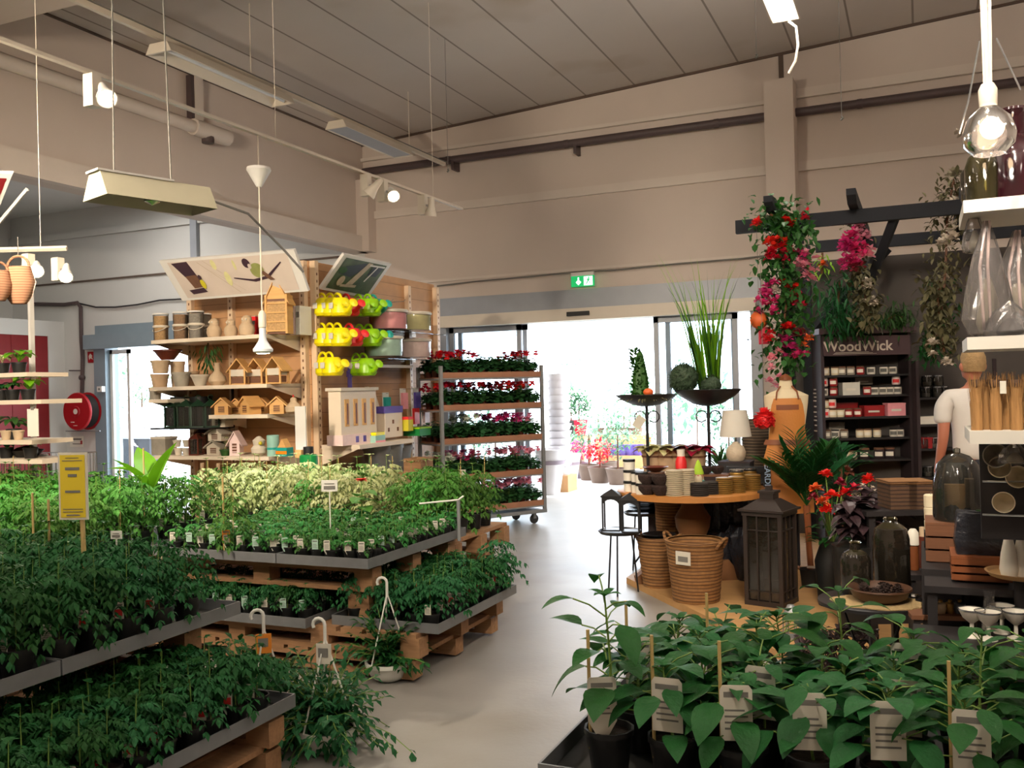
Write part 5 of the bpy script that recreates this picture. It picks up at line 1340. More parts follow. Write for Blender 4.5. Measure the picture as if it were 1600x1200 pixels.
# brown hanging baskets at the left edge
stripes('jute_fine', '#a57a5c', '#87583f', 60, 'Z', rough=0.9, width=0.3, bump=0.4, var=0.12)
for i, (u, v, D, s_, lb) in enumerate([(30, 475, 6.0, 1.0, 'brown woven hanging basket with handle, the larger one at the left edge'), (-2, 470, 5.9, 0.8, 'brown woven hanging basket partly cut by the left edge')]):
    p = PD(u, v, D); t = thing('hanging_basket_bag', lb, 'basket', p, 0.3+i)
    b = MB().use('jute_fine').lathe([(0.05*s_,0.0),(0.085*s_,0.05*s_),(0.11*s_,0.14*s_),(0.08*s_,0.24*s_),(0.075*s_,0.24*s_),(0.09*s_,0.14*s_)], 14, ell=0.7, cap1=False); b.obj('basket_body', t, smooth=True)
    MB().use('jute_fine').tube([(0.075*s_*math.cos(x), 0, 0.24*s_+0.07*s_*math.sin(x)) for x in [k*PI/8 for k in range(9)]], 0.008, 6).obj('handle', t, smooth=True)
    MB().use('print_grey').tube([(0,0,0.31*s_),(0,0,q0.z-p.z)], 0.003, 4).obj('cord', t)
# wire shopping trolley behind the plants at the left
p = PD(78, 765, 8.3)
t = thing('shopping_trolley', 'chrome wire shopping trolley behind the yellow sign', 'trolley', (p.x-0.1, p.y, 0), R(15))
zt_ = PD(78, 712, 8.3).z
def wirebox(t, nm, x0, x1, y0, y1, z0, z1, st=0.05, m='chrome', r=0.004):
    b = MB().use(m)
    for z in (z0, (z0+z1)/2, z1): b.tube([(x0,y0,z),(x1,y0,z),(x1,y1,z),(x0,y1,z),(x0,y0,z)], r*1.4, 4)
    x = x0
    while x <= x1+1e-6:
        b.tube([(x,y0,z1),(x,y0,z0),(x,y1,z0),(x,y1,z1)], r, 3); x += st
    y = y0
    while y <= y1+1e-6:
        b.tube([(x0,y,z1),(x0,y,z0),(x1,y,z0),(x1,y,z1)], r, 3); y += st
    return b.obj(nm, t)
wirebox(t, 'wire_basket', -0.28, 0.28, -0.25, 0.4, zt_-0.42, zt_)
for sx in (-0.25, 0.25): MB().use('chrome').tube([(sx,-0.25,zt_),(sx,-0.2,0.12),(sx,0.4,0.12)], 0.012, 6).obj('frame_leg', t)
for sx in (-0.25, 0.25):
    for sy in (-0.2, 0.4): MB().use('black_plastic').tube([(sx-0.015,sy,0.05),(sx+0.015,sy,0.05)], 0.05, 12).obj('wheel', t)
MB().use('white_plastic').tube([(-0.28,-0.3,zt_+0.02),(0.28,-0.3,zt_+0.02)], 0.015, 8).obj('push_bar', t)
# ---------------------------------------------------------------- flower trolley
mat('geranium_leaf', '#2c5a30', 0.5, var=0.3, scale=20, inst=0.2, sub=0.15)
mat('bloom_red', '#e0202c', 0.5, var=0.12, inst=0.1, sub=0.35)
mat('bloom_darkred', '#9c1628', 0.5, var=0.12, inst=0.1)
mat('bloom_magenta', '#e03c86', 0.5, var=0.12, inst=0.1, sub=0.35)
mat('bloom_pink', '#f0a2b6', 0.5, var=0.1, inst=0.1, sub=0.4)
mat('bloom_white', '#d8dccb', 0.5, var=0.1)
mat('crate_brown', '#96684f', 0.7, var=0.15, scale=8)
TA = math.atan2(0.826, 0.5635)   # trolley long side direction
c0 = onD(693, 0.5, 10.2)
t = thing('flower_trolley', 'steel plant trolley with five shelves of geraniums by the entrance', 'trolley', (c0.x, c0.y, 0), TA)
LW_, LD_, LH_ = 1.33, 0.56, 1.86
for (x, y) in ((0,0),(LW_,0),(0,LD_),(LW_,LD_)):
    p = bxobj('post', 'galvanised', t, (x-0.018,x+0.018,y-0.018,y+0.018,0.14,LH_))
bxobj('base_frame', 'galvanised', t, (-0.02,LW_+0.02,-0.02,LD_+0.02,0.13,0.17))
for (x, y) in ((0.1,0.08),(LW_-0.1,0.08),(0.1,LD_-0.08),(LW_-0.1,LD_-0.08)):
    w_ = MB().use('hose_black'); w_.T = Matrix.Translation((x,y,0.055)) @ Euler((PI/2,0,0)).to_matrix().to_4x4(); w_.lathe([(0.05,-0.015),(0.055,-0.01),(0.055,0.01),(0.05,0.015)], 14)
    wo = w_.obj('wheel', t); bxobj('wheel_fork', 'galvanised', wo, (x-0.02,x+0.02,y-0.022,y+0.022,0.06,0.13))
t.location.z = 0.0
zsh = []
D0 = (t.location-CAM).dot(FWD)
for v in (589, 640, 693, 751, 803):
    zsh.append(PD(700, v, D0).z)
gm = []
def ger_foliage(seed):
    rg = random.Random(seed); b = MB().use('geranium_leaf')
    for i in range(130):
        a = rg.uniform(0,2*PI); rr = 0.095*math.sqrt(rg.random()); z = rg.uniform(0.0,0.12)*(1.2-rr/0.12)
        b.leaf((rr*math.cos(a)*0.5,rr*math.sin(a)*0.5,z),(math.cos(a),math.sin(a),rg.uniform(-.2,.8)),0.055,0.05,0.4,3,0.15,peak=0.6)
    return b.mesh('foliage')
gfol = [ger_foliage(s) for s in (1,2,3)]
def bloom(m, seed, n=3, up=0.15):
    rg = random.Random(seed); b = MB()
    for i in range(n):
        a = rg.uniform(0,2*PI); rr = rg.uniform(0.0,0.07); z = up+rg.uniform(-0.02,0.035); x, y = rr*math.cos(a), rr*math.sin(a)
        b.use('stem_green').tube([(x*0.4,y*0.4,0.02),(x,y,z)],0.002,3,cap=False)
        b.use(m)
        for k in range(24):
            th = rg.uniform(0,2*PI); el = rg.uniform(-.6,1.5)
            b.leaf((x,y,z),(math.cos(th),math.sin(th),el),0.042,0.04,0.3,2,0.1)
    return b.mesh('blooms')
bl_ = {m: [bloom(m, s, n) for s, n in ((1,2),(2,3),(3,4))] for m in ('bloom_red','bloom_darkred','bloom_magenta','bloom_pink','bloom_white')}
gpot, gsoil = potmesh2(0.05, 0.09, 'terracotta_dark')
names = {'bloom_red':'bright red','bloom_darkred':'dark red','bloom_magenta':'magenta pink','bloom_pink':'pale pink','bloom_white':'whitish',None:'flowerless'}
rowsc = [['bloom_red','bloom_red','bloom_red',None,None,None,'bloom_darkred','bloom_red'],
         ['bloom_red','bloom_red','bloom_darkred','bloom_red','bloom_darkred','bloom_red','bloom_red','bloom_red'],
         [None,None,'bloom_white',None,'bloom_magenta','bloom_magenta','bloom_magenta','bloom_pink'],
         ['bloom_white','bloom_pink','bloom_magenta','bloom_pink',None,'bloom_pink','bloom_pink','bloom_pink'],
         ['bloom_magenta','bloom_magenta','bloom_pink','bloom_pink','bloom_pink','bloom_pink','bloom_pink','bloom_pink']]
shn = ['top','second','third','fourth','lowest']
mt = Matrix.Translation(t.location) @ Matrix.Rotation(TA, 4, 'Z')
gp, gpc = None, {}
for si, z in enumerate(zsh):
    bxobj('shelf', 'galvanised', t, (-0.01,LW_+0.01,-0.01,LD_+0.01,z-0.03,z-0.012))
    bxobj('shelf_edge', 'crate_brown', t, (0.0,LW_,-0.012,0.004,z-0.012,z+0.05)); bxobj('shelf_edge', 'crate_brown', t, (0.0,LW_,LD_-0.004,LD_+0.01,z-0.012,z+0.05)); bxobj('shelf_board', 'crate_brown', t, (0,LW_,0.004,LD_-0.004,z-0.012,z-0.002))
    for i in range(8):
        for j in range(3):
            m = rowsc[si][i]
            q = mt @ Vector((0.085+i*0.166, 0.1+j*0.18, z))
            wh = {0:'front',1:'middle',2:'back'}[j]
            g = f'{names[m]} geraniums on the {shn[si]} trolley shelf'
            pt = thing('geranium_pot', f'{names[m]} potted geranium on the {shn[si]} trolley shelf, {wh} row, {NTH[i]} from left', 'potted plant', q, rnd.uniform(0,6), g+', '+wh+' row')
            link('pot', gpot, pt); link('soil', gsoil, pt); link('foliage', gfol[rnd.randrange(3)], pt, (0,0,0.07), sc=rnd.uniform(1.15,1.4))
            if m: link('blooms', bl_[m][rnd.randrange(3)], pt, (0,0,0.07), sc=1.15)
q = mt @ Vector((0.22,-0.04,zsh[3]))
t = thing('price_plate', 'small cream price card on a pin at the fourth trolley shelf', 'sign', (q.x, q.y, zsh[3]-0.02), 0.3)
bxobj('card', 'label_card', t, (-0.035,0.035,-0.002,0.002,0.02,0.13)); MB().use('print_grey').tube([(0,0,0.02),(0,0,-0.06)],0.004,4).obj('pin', t)
# light blue grey crate glimpsed behind the trolley shelves
# ---------------------------------------------------------------- outdoors
mat('out_leaf', '#7ba684', 0.6, var=0.35, scale=6, inst=0.2, sub=0.2)
mat('out_leaf_dark', '#5f8a6c', 0.6, var=0.35, scale=6, inst=0.2, sub=0.2)
mat('white_pot', '#d8d4d6', 0.4, var=0.05)
mat('mauve_pot', '#8d7f8a', 0.4, var=0.08)
mat('out_wood', '#b58a5c', 0.7, var=0.15, scale=5)
mat('out_box', '#6f5c50', 0.6, var=0.15)
def bush(name, label, cat, x, y, z, w, h, m, n, seed, group=None, LL=0.12, trunk=True, pot_=None, pr=0.14, ph=0.28):
    rg = random.Random(seed); t = thing(name, label, cat, (x,y,z), 0, group)
    b = MB().use(m); zb0 = (ph if pot_ else 0)
    for i in range(n):
        th = rg.uniform(0,2*PI); ph_ = math.acos(rg.uniform(-1,1)); rr = rg.uniform(0.45,1)
        p_ = Vector((w/2*rr*math.sin(ph_)*math.cos(th), w/2*rr*math.sin(ph_)*math.sin(th), zb0+h*0.55+h*0.45*rr*math.cos(ph_)))
        b.leaf(p_, (rg.uniform(-1,1),rg.uniform(-1,1),rg.uniform(-.3,1)), LL*rg.uniform(.7,1.2), LL*0.45, 0.4, 2, 0.2)
    b.obj('foliage', t)
    if trunk: MB().use('brown_wood').tube([(0,0,zb0*0.8),(0.01,0,zb0+h*0.6)], [0.02,0.01], 6).obj('stem', t)
    if pot_: lath(t, 'pot', pot_, [(pr*0.7,0),(pr,ph*0.95),(pr*1.08,ph),(pr*0.9,ph),(pr*0.85,ph*0.85),(0,ph*0.84)], 18, cap1=False)
    return t
# staging tables outside
def staging(label, u0, u1, v, Y, depth=0.5, m='out_wood'):
    z = PY((u0+u1)/2, v, Y).z; x0 = onY(u0, z, Y).x; x1 = onY(u1, z, Y).x
    t = thing('staging_table', label, 'table', (x0, Y, 0)); w = x1-x0
    bxobj('top', m, t, (0,w,0,depth,z-0.06,z))
    bxobj('front_board', m, t, (0,w,0,0.03,max(0.02,z-0.42),z-0.06))
    for x in (0.03,w-0.08):
        for y in (0.03, depth-0.08): bxobj('leg', m, t, (x,x+0.06,y,y+0.06,0,z-0.06))
    return t, z
t, zt1 = staging('outdoor wooden staging table with pots in the middle of the doorway', 866, 912, 682, 16.5)
for i, (u, w, h, m, pm, lb) in enumerate([(878,0.5,0.75,'out_leaf_dark','white_pot','leafy shrub in a white pot on the outdoor staging'),(893,0.7,0.8,'out_leaf','hose_black','leafy shrub in a dark pot on the outdoor staging'),(905,0.5,0.55,'out_leaf_dark','bloom_red','shrub in a red pot on the outdoor staging')]):
    p = onY(u, zt1, 16.7+0.03*i); bush('potted_shrub', lb, 'potted shrub', p.x, p.y, zt1, w, h, m, 240, 50+i, pot_=pm, pr=0.17, ph=0.3)
p = onY(893, zt1, 17.3); bush('small_tree', 'thin reddish leaved tree rising behind the outdoor staging', 'tree', p.x, p.y, 0, 0.9, 2.9, 'out_leaf', 200, 71, LL=0.13)
t, zt2 = staging('outdoor wooden bench with a plant in front of the staging', 872, 912, 733, 15.6, 0.4)
p = onY(884, zt2, 15.75); bush('topiary_ball', 'small round shrub on the outdoor bench', 'potted shrub', p.x, p.y, zt2, 0.42, 0.45, 'out_leaf', 260, 72, LL=0.05, pot_='white_pot', pr=0.1, ph=0.14)
t, zt3 = staging('outdoor staging with purple pots right of the doorway middle', 938, 1005, 712, 17.0)
for i, u in enumerate((950,962,974,986,998)):
    p = onY(u, zt3, 17.15); bush('violet_pot', 'purple pot of pale flowers on the right outdoor staging, '+order(i,5), 'potted plant', p.x, p.y, zt3, 0.28, 0.3, 'out_leaf', 60, 80+i, 'purple pots on the outdoor staging', LL=0.07, pot_='purple', pr=0.13, ph=0.2, trunk=False)
t, zt4 = staging('outdoor upper staging with a brown edge behind the purple pots', 930, 1010, 680, 18.2)
for i, u in enumerate((935,955,975,995)):
    p = onY(u, zt4, 18.4); bush('out_plant', ['leftmost green plant on the upper outdoor staging','second green plant on the upper outdoor staging','third green plant on the upper outdoor staging','rightmost green plant on the upper outdoor staging'][i], 'potted plant', p.x, p.y, zt4, 0.5, 0.5, 'out_leaf', 120, 90+i, LL=0.09, pot_='out_box', pr=0.13, ph=0.14)
# flowers on the ground
for i, (u, v, Y, w, h, m, pm, lb) in enumerate([(921,765,15.0,0.55,0.9,'out_leaf_dark','out_box','tall leafy shrub on the ground outside'),(907,770,15.3,0.5,0.4,'bloom_magenta','mauve_pot','pink flowering pot on the ground outside'),
        (938,772,14.6,0.5,0.45,'bloom_red','out_box','red flowering box plant on the ground outside'),(950,765,15.6,0.7,1.0,'out_leaf','out_box','bushy green shrub right of the ground flowers outside'),(897,765,15.7,0.35,0.5,'out_leaf','terracotta_dark','small plant in a red brown pot outside'),(966,775,14.4,0.5,0.9,'out_leaf_dark','out_box','green shrub outside behind the round table'),
        (1035,775,14.6,0.8,1.3,'out_leaf','white_pot','large pale shrub outside the right glass leaf'),(1140,778,14.3,0.8,1.3,'out_leaf_dark','white_pot','dark green shrub outside near the right door jamb'),(742,780,14.6,0.7,1.1,'out_leaf','mauve_pot','shrub outside the left glass leaf'),(775,780,14.8,0.8,1.3,'out_leaf_dark','white_pot','darker shrub outside the left glass leaf')]):
    p = onY(u, 0, Y); bush('potted_shrub', lb, 'potted shrub', p.x, Y, 0, w, h, m, 260, 110+i, LL=0.1, pot_=pm, pr=0.2, ph=0.26)
for i, (u, Y, w, h, lb) in enumerate([(985,24,1.6,1.9,'low tree far outside behind the left metal bowl'),(1090,24,2.0,2.3,'low tree far outside behind the right metal bowl'),(210,20,3,3.0,'tree outside the side bay door')]):
    p = onY(u, 0, Y); bush('tree', lb, 'tree', p.x, Y, 0, w, h, 'out_leaf', 200, 140+i, LL=0.3)
# stacked white pots just outside/inside the door
wp = proto('tall_planter', 'planter'); lath(wp, 'pot', 'white_pot', [(0.13,0),(0.2,0.4),(0.235,0.6),(0.25,0.62),(0.25,0.66),(0.22,0.66),(0.2,0.5)], 24, cap1=False); lath(wp, 'band', 'mauve_pot', [(0.21,0.44),(0.225,0.5)], 24, cap0=False, cap1=False)
wp = Kind(wp)
for i, (u, Y, sc, lb) in enumerate([(861,12.9,1.02,'large ribbed white planter nearest the flower trolley'),(876,13.4,0.85,'white planter second in the row outside the door'),(890,13.9,0.8,'white planter third in the row outside the door')]):
    p = onY(u, 0, Y); wp((p.x, Y, 0), 0, lb, 'white planters outside the door', sc)
t = thing('pot_tower', 'tall stack of white plastic pots beside the flower trolley', 'stack of pots', (onY(852, 0.5, 12.75).x, 13.35, 0))
for k in range(14): lath(t, 'pot', 'white_pot', [(0.15,0),(0.19,0.1),(0.2,0.12),(0.17,0.12)], 20, loc=(0,0,0.25+k*0.11), cap1=False)
bxobj('stand', 'out_wood', t, (-0.2,0.2,-0.2,0.2,0,0.25))
# side bay: things seen through the open side door
t, zt5 = staging('white staging outside the side bay door', 190, 245, 648, 14.0, 0.5, 'white_metal')
p = onY(222, zt5, 14.1); bush('potted_shrub', 'green plant on the white staging outside the side door', 'potted shrub', p.x, p.y, zt5, 0.6, 0.5, 'out_leaf', 300, 160, LL=0.09, pot_='white_pot', pr=0.12, ph=0.15)
for i, (u, v, r) in enumerate([(209,660,0.28),(216,672,0.2),(224,682,0.3)]):
    p = PY(u, v, 13.8); t = thing('hose_coil', ['upper pale hose coil hanging on the outside staging','middle pale hose coil hanging on the outside staging','lower pale hose coil hanging on the outside staging'][i], 'hose', p, 0.2*i)
    b = MB().use('white_pot')
    for k in range(3): b.tube([((r-0.03*k)*math.cos(a), 0.02*k, (r-0.03*k)*math.sin(a)*0.7) for a in [j*PI/10 for j in range(21)]], 0.014, 5, cap=False)
    b.obj('coil', t)
t = thing('outdoor_board', 'blue grey crate under the staging outside the side door', 'crate', (onY(222,0.5,13.9).x, 13.9, 0)); bxobj('crate_body', 'photo_dark', t, (-0.35,0.35,-0.15,0.15,0,0.8)); bxobj('rim', 'grey_frame', t, (-0.37,0.37,-0.17,0.17,0.78,0.83))
# ---------------------------------------------------------------- low wooden platform on the floor
mat('platform_wood', '#b58c5a', 0.6, var=0.14, scale=3, stretch=(1, 5, 1))
mat('table_wood', '#b0753a', 0.45, var=0.15, scale=4, stretch=(1, 5, 1))
mat('bowl_wood', '#4a2f1e', 0.5, var=0.18, scale=8); mat('pedestal_wood', '#7c5230', 0.6, var=0.18, scale=8)
stripes('wicker', '#8a6136', '#5d3d20', 42, 'Z', rough=0.8, width=0.35, bump=0.8, noise=0.6, var=0.2, scale=30)
stripes('wicker_dark', '#5a3f2a', '#37251a', 42, 'Z', rough=0.8, width=0.35, bump=0.8, noise=0.6, var=0.2, scale=30)
mat('lantern_brown', '#2c221d', 0.45, var=0.2)
mat('fur_brown', '#33211b', 0.95, var=0.4, scale=60, bump=1.0, bscale=120)
mat('coaster_beige', '#b7a88e', 0.8, var=0.12, scale=30)
mat('coaster_dark', '#2c2520', 0.8, var=0.2, scale=30)
mat('gold_rib', '#a07a3c', 0.35, metal=0.5, var=0.2, scale=40)
mat('linen', '#d9d2c6', 0.8, var=0.05)
mat('lamp_base', '#cbb9a0', 0.5, var=0.1, scale=30, bump=0.4, bscale=60)
mat('gnome_hat', '#9fc22a', 0.7, var=0.06); mat('gnome_beard', '#d8c6a6', 0.9, var=0.1, bump=0.5); mat('gnome_face', '#c98e72', 0.7); mat('gnome_coat', '#3f8f8c', 0.8)
mat('leather', '#c07a36', 0.55, var=0.1, scale=5, bump=0.15, bscale=60); mat('leather_dark', '#7d4420', 0.55, var=0.1)
mat('mannequin', '#d9c9a8', 0.8, var=0.05)
mat('pergola_black', '#171920', 0.85, var=0.15); mat('rack_brown', '#2e2124', 0.75, var=0.12); mat('rack_sign', '#4a3438', 0.55, var=0.06)
mat('board_grey', '#4c4642', 0.9, var=0.15, scale=3)
mat('candle_wax', '#e2d3b4', 0.5, var=0.05); mat('candle_red', '#9c1f22', 0.35); mat('candle_white', '#e9e2d4', 0.4); mat('lid_wood', '#6e4a33', 0.6)
mat('purple_leaf', '#3b2a2e', 0.4, var=0.35, scale=12, inst=0.1); mat('bloom_orange', '#d9622a', 0.5, var=0.1)
mat('grass_green', '#93c832', 0.5, var=0.25, scale=3, sub=0.5); mat('grass_dark', '#40702c', 0.5, var=0.25, scale=6, sub=0.25); mat('box_green', '#33472f', 0.6, var=0.4, scale=40, bump=0.6, bscale=80)
mat('bottle_maroon', '#260b12', 0.12, var=0.2, coat=0.6); mat('book_black', '#141418', 0.5); mat('letter_blue', '#b9d3f0', 0.5)
mat('moss_dry', '#5b5638', 0.8, var=0.4, scale=12); mat('petal_white', '#d6cabb', 0.6); mat('dried_pale', '#a09882', 0.8, var=0.2)
mat('dark_shelf', '#1c1718', 0.6, var=0.15); mat('cellophane_black', '#23242a', 0.25, var=0.4, scale=14, bump=0.8, bscale=18)
glassy('smoke_glass', '#8f8676', 0.4, 0.10, '#6b6152'); glassy('olive_glass', '#a69f72', 0.35, 0.12, '#7b7350'); glassy('wrap_film', '#e6e2e0', 0.35, 0.12, '#c9c2c0', 0.12); glassy('maroon_glass', '#5e2a30', 0.35, 0.35, '#4a1c22', 0.08)
a = PZ(979, 912, 0.0); b_ = PZ(1095, 970, 0.0); dr = (b_-a); dr.z = 0; dr.normalize()
P1 = a; P2 = a+dr*2.75
t = MB().use('platform_wood').prism([(P1.x,P1.y),(P2.x,P2.y),(1.4,P2.y),(1.4,11.2),(-1.5,11.2),(-2.2,8.4)], 0.0, 0.05)
o = t.obj('display_platform'); tag(o, 'low light wooden display platform on the floor at right', 'platform')
PFZ = 0.05
# ---------------------------------------------------------------- round wooden table
TD = 7.3; TZ = 0.775; q = onD(1081, TZ, TD); TX, TY = q.x, q.y; TRr = 0.585
t = thing('round_table', 'round light wood pedestal table covered with candles and bowls', 'table', (TX, TY, PFZ))
lath(t, 'table_top', 'table_wood', [(TRr-0.03,TZ-PFZ-0.05),(TRr,TZ-PFZ-0.045),(TRr,TZ-PFZ-0.006),(TRr-0.008,TZ-PFZ)], 48)
lath(t, 'pedestal', 'pedestal_wood', [(0.16,0.12),(0.17,0.2),(0.1,0.26),(0.085,0.32),(0.13,0.42),(0.14,0.5),(0.09,0.58),(0.08,0.64),(0.2,0.67),(0.2,0.675)], 24)
for k in range(4):
    aa = k*PI/2+0.5
    b = MB().use('pedestal_wood').at(rz=aa).xprism([(0.02,0.02),(0.12,0.0),(0.46,0.0),(0.47,0.05),(0.4,0.1),(0.33,0.08),(0.27,0.16),(0.18,0.15),(0.12,0.22),(0.02,0.24)], -0.045, 0.045); b.obj('foot', t)
def ontable(dx, dy, dz=0): return (TX+dx, TY+dy, TZ+dz)
def tpt(u, off):   # on the table top under pixel column u, off = metres nearer the camera than the centre
    q = onD(u, TZ, TD-off); return (q.x, q.y, TZ)
# canisters, fur bowls, coaster stacks
kc = proto('canister', 'canister'); lath(kc, 'body', 'candle_white', [(0.036,0),(0.038,0.04),(0.038,0.052)], 16); lath(kc, 'lid', 'black_plastic', [(0.04,0.052),(0.04,0.068)], 16); kc = Kind(kc)
for i, (u, off, k) in enumerate([(984,0.1,0),(984,0.1,1),(996,0.2,0),(996,0.2,1),(984,0.1,2),(1003,0.3,0),(1003,0.3,1)]):
    p = tpt(u, off); kc((p[0],p[1],TZ+k*0.084), 0, ['cream canister with black lid, '+w_ for w_ in ('bottom of the leftmost stack','second of the leftmost stack','bottom of the second stack','top of the second stack','top of the leftmost stack','bottom of the third stack','top of the third stack')][i], 'cream canisters with black lids', 1.2)
kb = proto('fur_bowl', 'bowl'); lath(kb, 'bowl', 'fur_brown', [(0.03,0),(0.055,0.03),(0.058,0.055),(0.05,0.065),(0.045,0.05),(0,0.03)], 16, cap1=False); kb = Kind(kb)
for i, (u, off, k, lb) in enumerate([(1012,0.34,0,'brown furry bowl at the bottom left by the canisters'),(1012,0.34,1,'brown furry bowl stacked on the left one'),(1033,0.42,0,'brown furry bowl at the bottom right by the coasters'),(1033,0.42,1,'brown furry bowl stacked on the right one')]):
    p = tpt(u, off); kb((p[0],p[1],TZ+k*0.077), 0, lb, 'brown furry bowls', 1.22)
t = proto('red_brown_bowl','bowl'); lath(t, 'bowl', 'terracotta_dark', [(0.03,0),(0.09,0.03),(0.1,0.04),(0.085,0.035),(0,0.01)], 20, cap1=False); put(t, (tpt(1025,0.2)[0], tpt(1025,0.2)[1], TZ+0.155), 'shallow red brown bowl over the furry bowls')
t = thing('stand_block', 'dark wooden block under the shallow red brown bowl', 'block', (tpt(1025,0.2)[0], tpt(1025,0.2)[1], TZ)); bxobj('block','brown_wood',t,(-0.06,0.06,-0.05,0.05,0,0.155))
def coasters(m, n, r=0.05, th=0.011):
    t = proto('coaster_stack', 'coasters')
    for k in range(n): 
        o = lath(t, 'coaster', m, [(r*0.9,k*th),(r,k*th+0.002),(r,k*th+0.007),(r*0.9,k*th+0.009)], 14)
    return t
ks = {'coaster_beige': Kind(coasters('coaster_beige', 14, 0.055)), 'coaster_dark': Kind(coasters('coaster_dark', 7, 0.055)), 'gold_rib': Kind(coasters('gold_rib', 9, 0.05))}
for i, (u, off, m, lb) in enumerate([(1055,0.46,'coaster_beige','stack of beige woven coasters in the front middle of the table'),(1072,0.44,'coaster_beige','stack of beige woven coasters leaning against its twin, near the gnome'),(1093,0.5,'coaster_dark','low stack of dark coasters in front of the gnome'),(1132,0.42,'gold_rib','ribbed gold stack beside the dark coasters'),(1152,0.36,'gold_rib','ribbed gold stack in the middle of the three'),(1176,0.24,'gold_rib','ribbed gold stack nearest the right table edge'),(1112,0.4,'coaster_dark','low dark stack between the gnome and the gold stacks')]):
    ks[m](tpt(u, off), 0, lb, None, 1.25)
for i, (u, off, lb) in enumerate([(1152,0.1,'ribbed gold candle tin with shiny lid, left of two'),(1172,0.0,'ribbed gold candle tin with shiny lid, right of two')]):
    t = proto('candle_tin','candle tin'); lath(t,'tin','gold_rib',[(0.045,0)]+[(0.045+0.003*(k%2),0.01*k+0.005) for k in range(11)],18); lath(t,'lid','chrome',[(0.047,0.115),(0.047,0.125)],18); put(t, tpt(u, off), lb, sc=1.2)
# garden gnome ornament (plain)
p = tpt(1092, 0.3)
t = thing('garden_gnome', 'small garden gnome with a green pointed hat on the round table', 'gnome', p, 0.2)
lath(t, 'coat', 'gnome_coat', [(0.05,0),(0.055,0.02),(0.045,0.08),(0.03,0.1)], 14); lath(t, 'head', 'gnome_face', [(0.02,0.09),(0.035,0.11),(0.036,0.13),(0.028,0.15)], 14); lath(t, 'hat', 'gnome_hat', [(0.042,0.14),(0.04,0.15),(0.028,0.19),(0.012,0.235),(0.0,0.25)], 14)
MB().use('gnome_beard').ball((0,-0.032,0.1),0.03,10,8,sz=1.4).obj('beard', t, smooth=True); MB().use('gnome_face').ball((0,-0.045,0.132),0.01,8,6).obj('nose', t, smooth=True)
for s in (-1,1): MB().use('black_plastic').ball((s*0.014,-0.034,0.14),0.004,6,5).obj('eye', t); MB().use('gnome_coat').tube([(s*0.035,0,0.085),(s*0.055,-0.02,0.05)],[0.014,0.011],8).obj('arm', t, smooth=True); MB().use('leather_dark').ball((s*0.025,-0.03,0.008),0.018,8,6,sz=0.6).obj('boot', t, smooth=True)
# shallow baskets of light wooden goods
stripes('wicker_light', '#c2995e', '#99713f', 60, 'Z', rough=0.8, width=0.35, bump=0.7, noise=0.5, var=0.15, scale=30)
for i, (u, off, r, h, lb) in enumerate([(1022,0.02,0.11,0.09,'light woven basket at the left back of the table'),(1050,0.0,0.12,0.1,'light woven basket in the back middle of the table')]):
    t = proto('light_basket','basket'); lath(t,'basket_body','wicker_light',[(r*0.8,0),(r,h),(r*0.93,h),(r*0.75,0.01)],22,cap1=False); lath(t,'rim','wicker_light',[(r,h-0.01),(r+0.008,h),(r,h+0.01)],22,cap0=False,cap1=False); b = MB().use('shelf_cream')
    for k in range(9): b.ball((rnd.uniform(-.06,.06),rnd.uniform(-.06,.06),h+0.0),0.03,7,5,sz=0.5)
    b.obj('filling', t); p = tpt(u, off); put(t, (p[0],p[1],TZ+0.0), lb, sc=1.15)
    # raised on block
t = thing('wooden_box', 'dark wooden box carrying bowls behind the gnome', 'box', tpt(1112,0.05)); bxobj('box','rack_brown',t,(-0.12,0.14,-0.08,0.08,0,0.1)); bxobj('lid','brown_wood',t,(-0.125,0.145,-0.085,0.085,0.1,0.115))
for i, u in enumerate((1103, 1122)):
    p = tpt(u, 0.05); kb((p[0],p[1],TZ+0.116), 0, ['brown furry bowl on the wooden box, left','brown furry bowl on the wooden box, right'][i], 'brown furry bowls', 0.9)
t = thing('leaning_plaque', 'round beige plaque leaning beside the coaster stacks', 'plaque', tpt(1082,0.25), 0.1); b = MB().use('coaster_beige'); b.T = Matrix.Translation((0,0,0.09)) @ Euler((PI/2-0.2,0,0)).to_matrix().to_4x4(); b.lathe([(0.09,-0.006),(0.09,0.006)],20); b.obj('plaque', t)
# red bottle
t = proto('red_bottle','bottle'); lath(t,'bottle','red',[(0.03,0),(0.033,0.01),(0.033,0.13),(0.022,0.16)],16); lath(t,'cap','candle_white',[(0.022,0.16),(0.023,0.2)],14); lath(t,'band','candle_red',[(0.0335,0.08),(0.0335,0.09)],14,cap0=False,cap1=False)
BT = onD(1065, 0.98, TD+0.45)
put(t, (BT.x, BT.y, PD(1065,758,TD+0.45).z), 'red bottle with white cap behind the round table', sc=1.45)
# back table behind the round one (dark) carrying bottle, buckets, lamp
BZ = PD(1065,758,TD+0.45).z
t = thing('dark_side_table', 'dark sideboard behind the round table carrying the lamp and wooden buckets', 'table', (0,0,0))
xa = onD(1000, BZ, TD+0.55).x; xb = onD(1195, BZ, TD+0.55).x; yb_ = TY+0.62
bxobj('top','rack_brown',t,(xa,xb,yb_-0.14,yb_+0.42,BZ-0.05,BZ)); 
for x in (xa+0.02,xb-0.08):
    for y in (yb_-0.1,yb_+0.34): bxobj('leg','rack_brown',t,(x,x+0.06,y,y+0.06,PFZ,BZ-0.05))
t = bpy.data.objects['red_bottle']; t.location.y = yb_-0.09; t.location.x = onY(1065, BZ, yb_-0.09).x
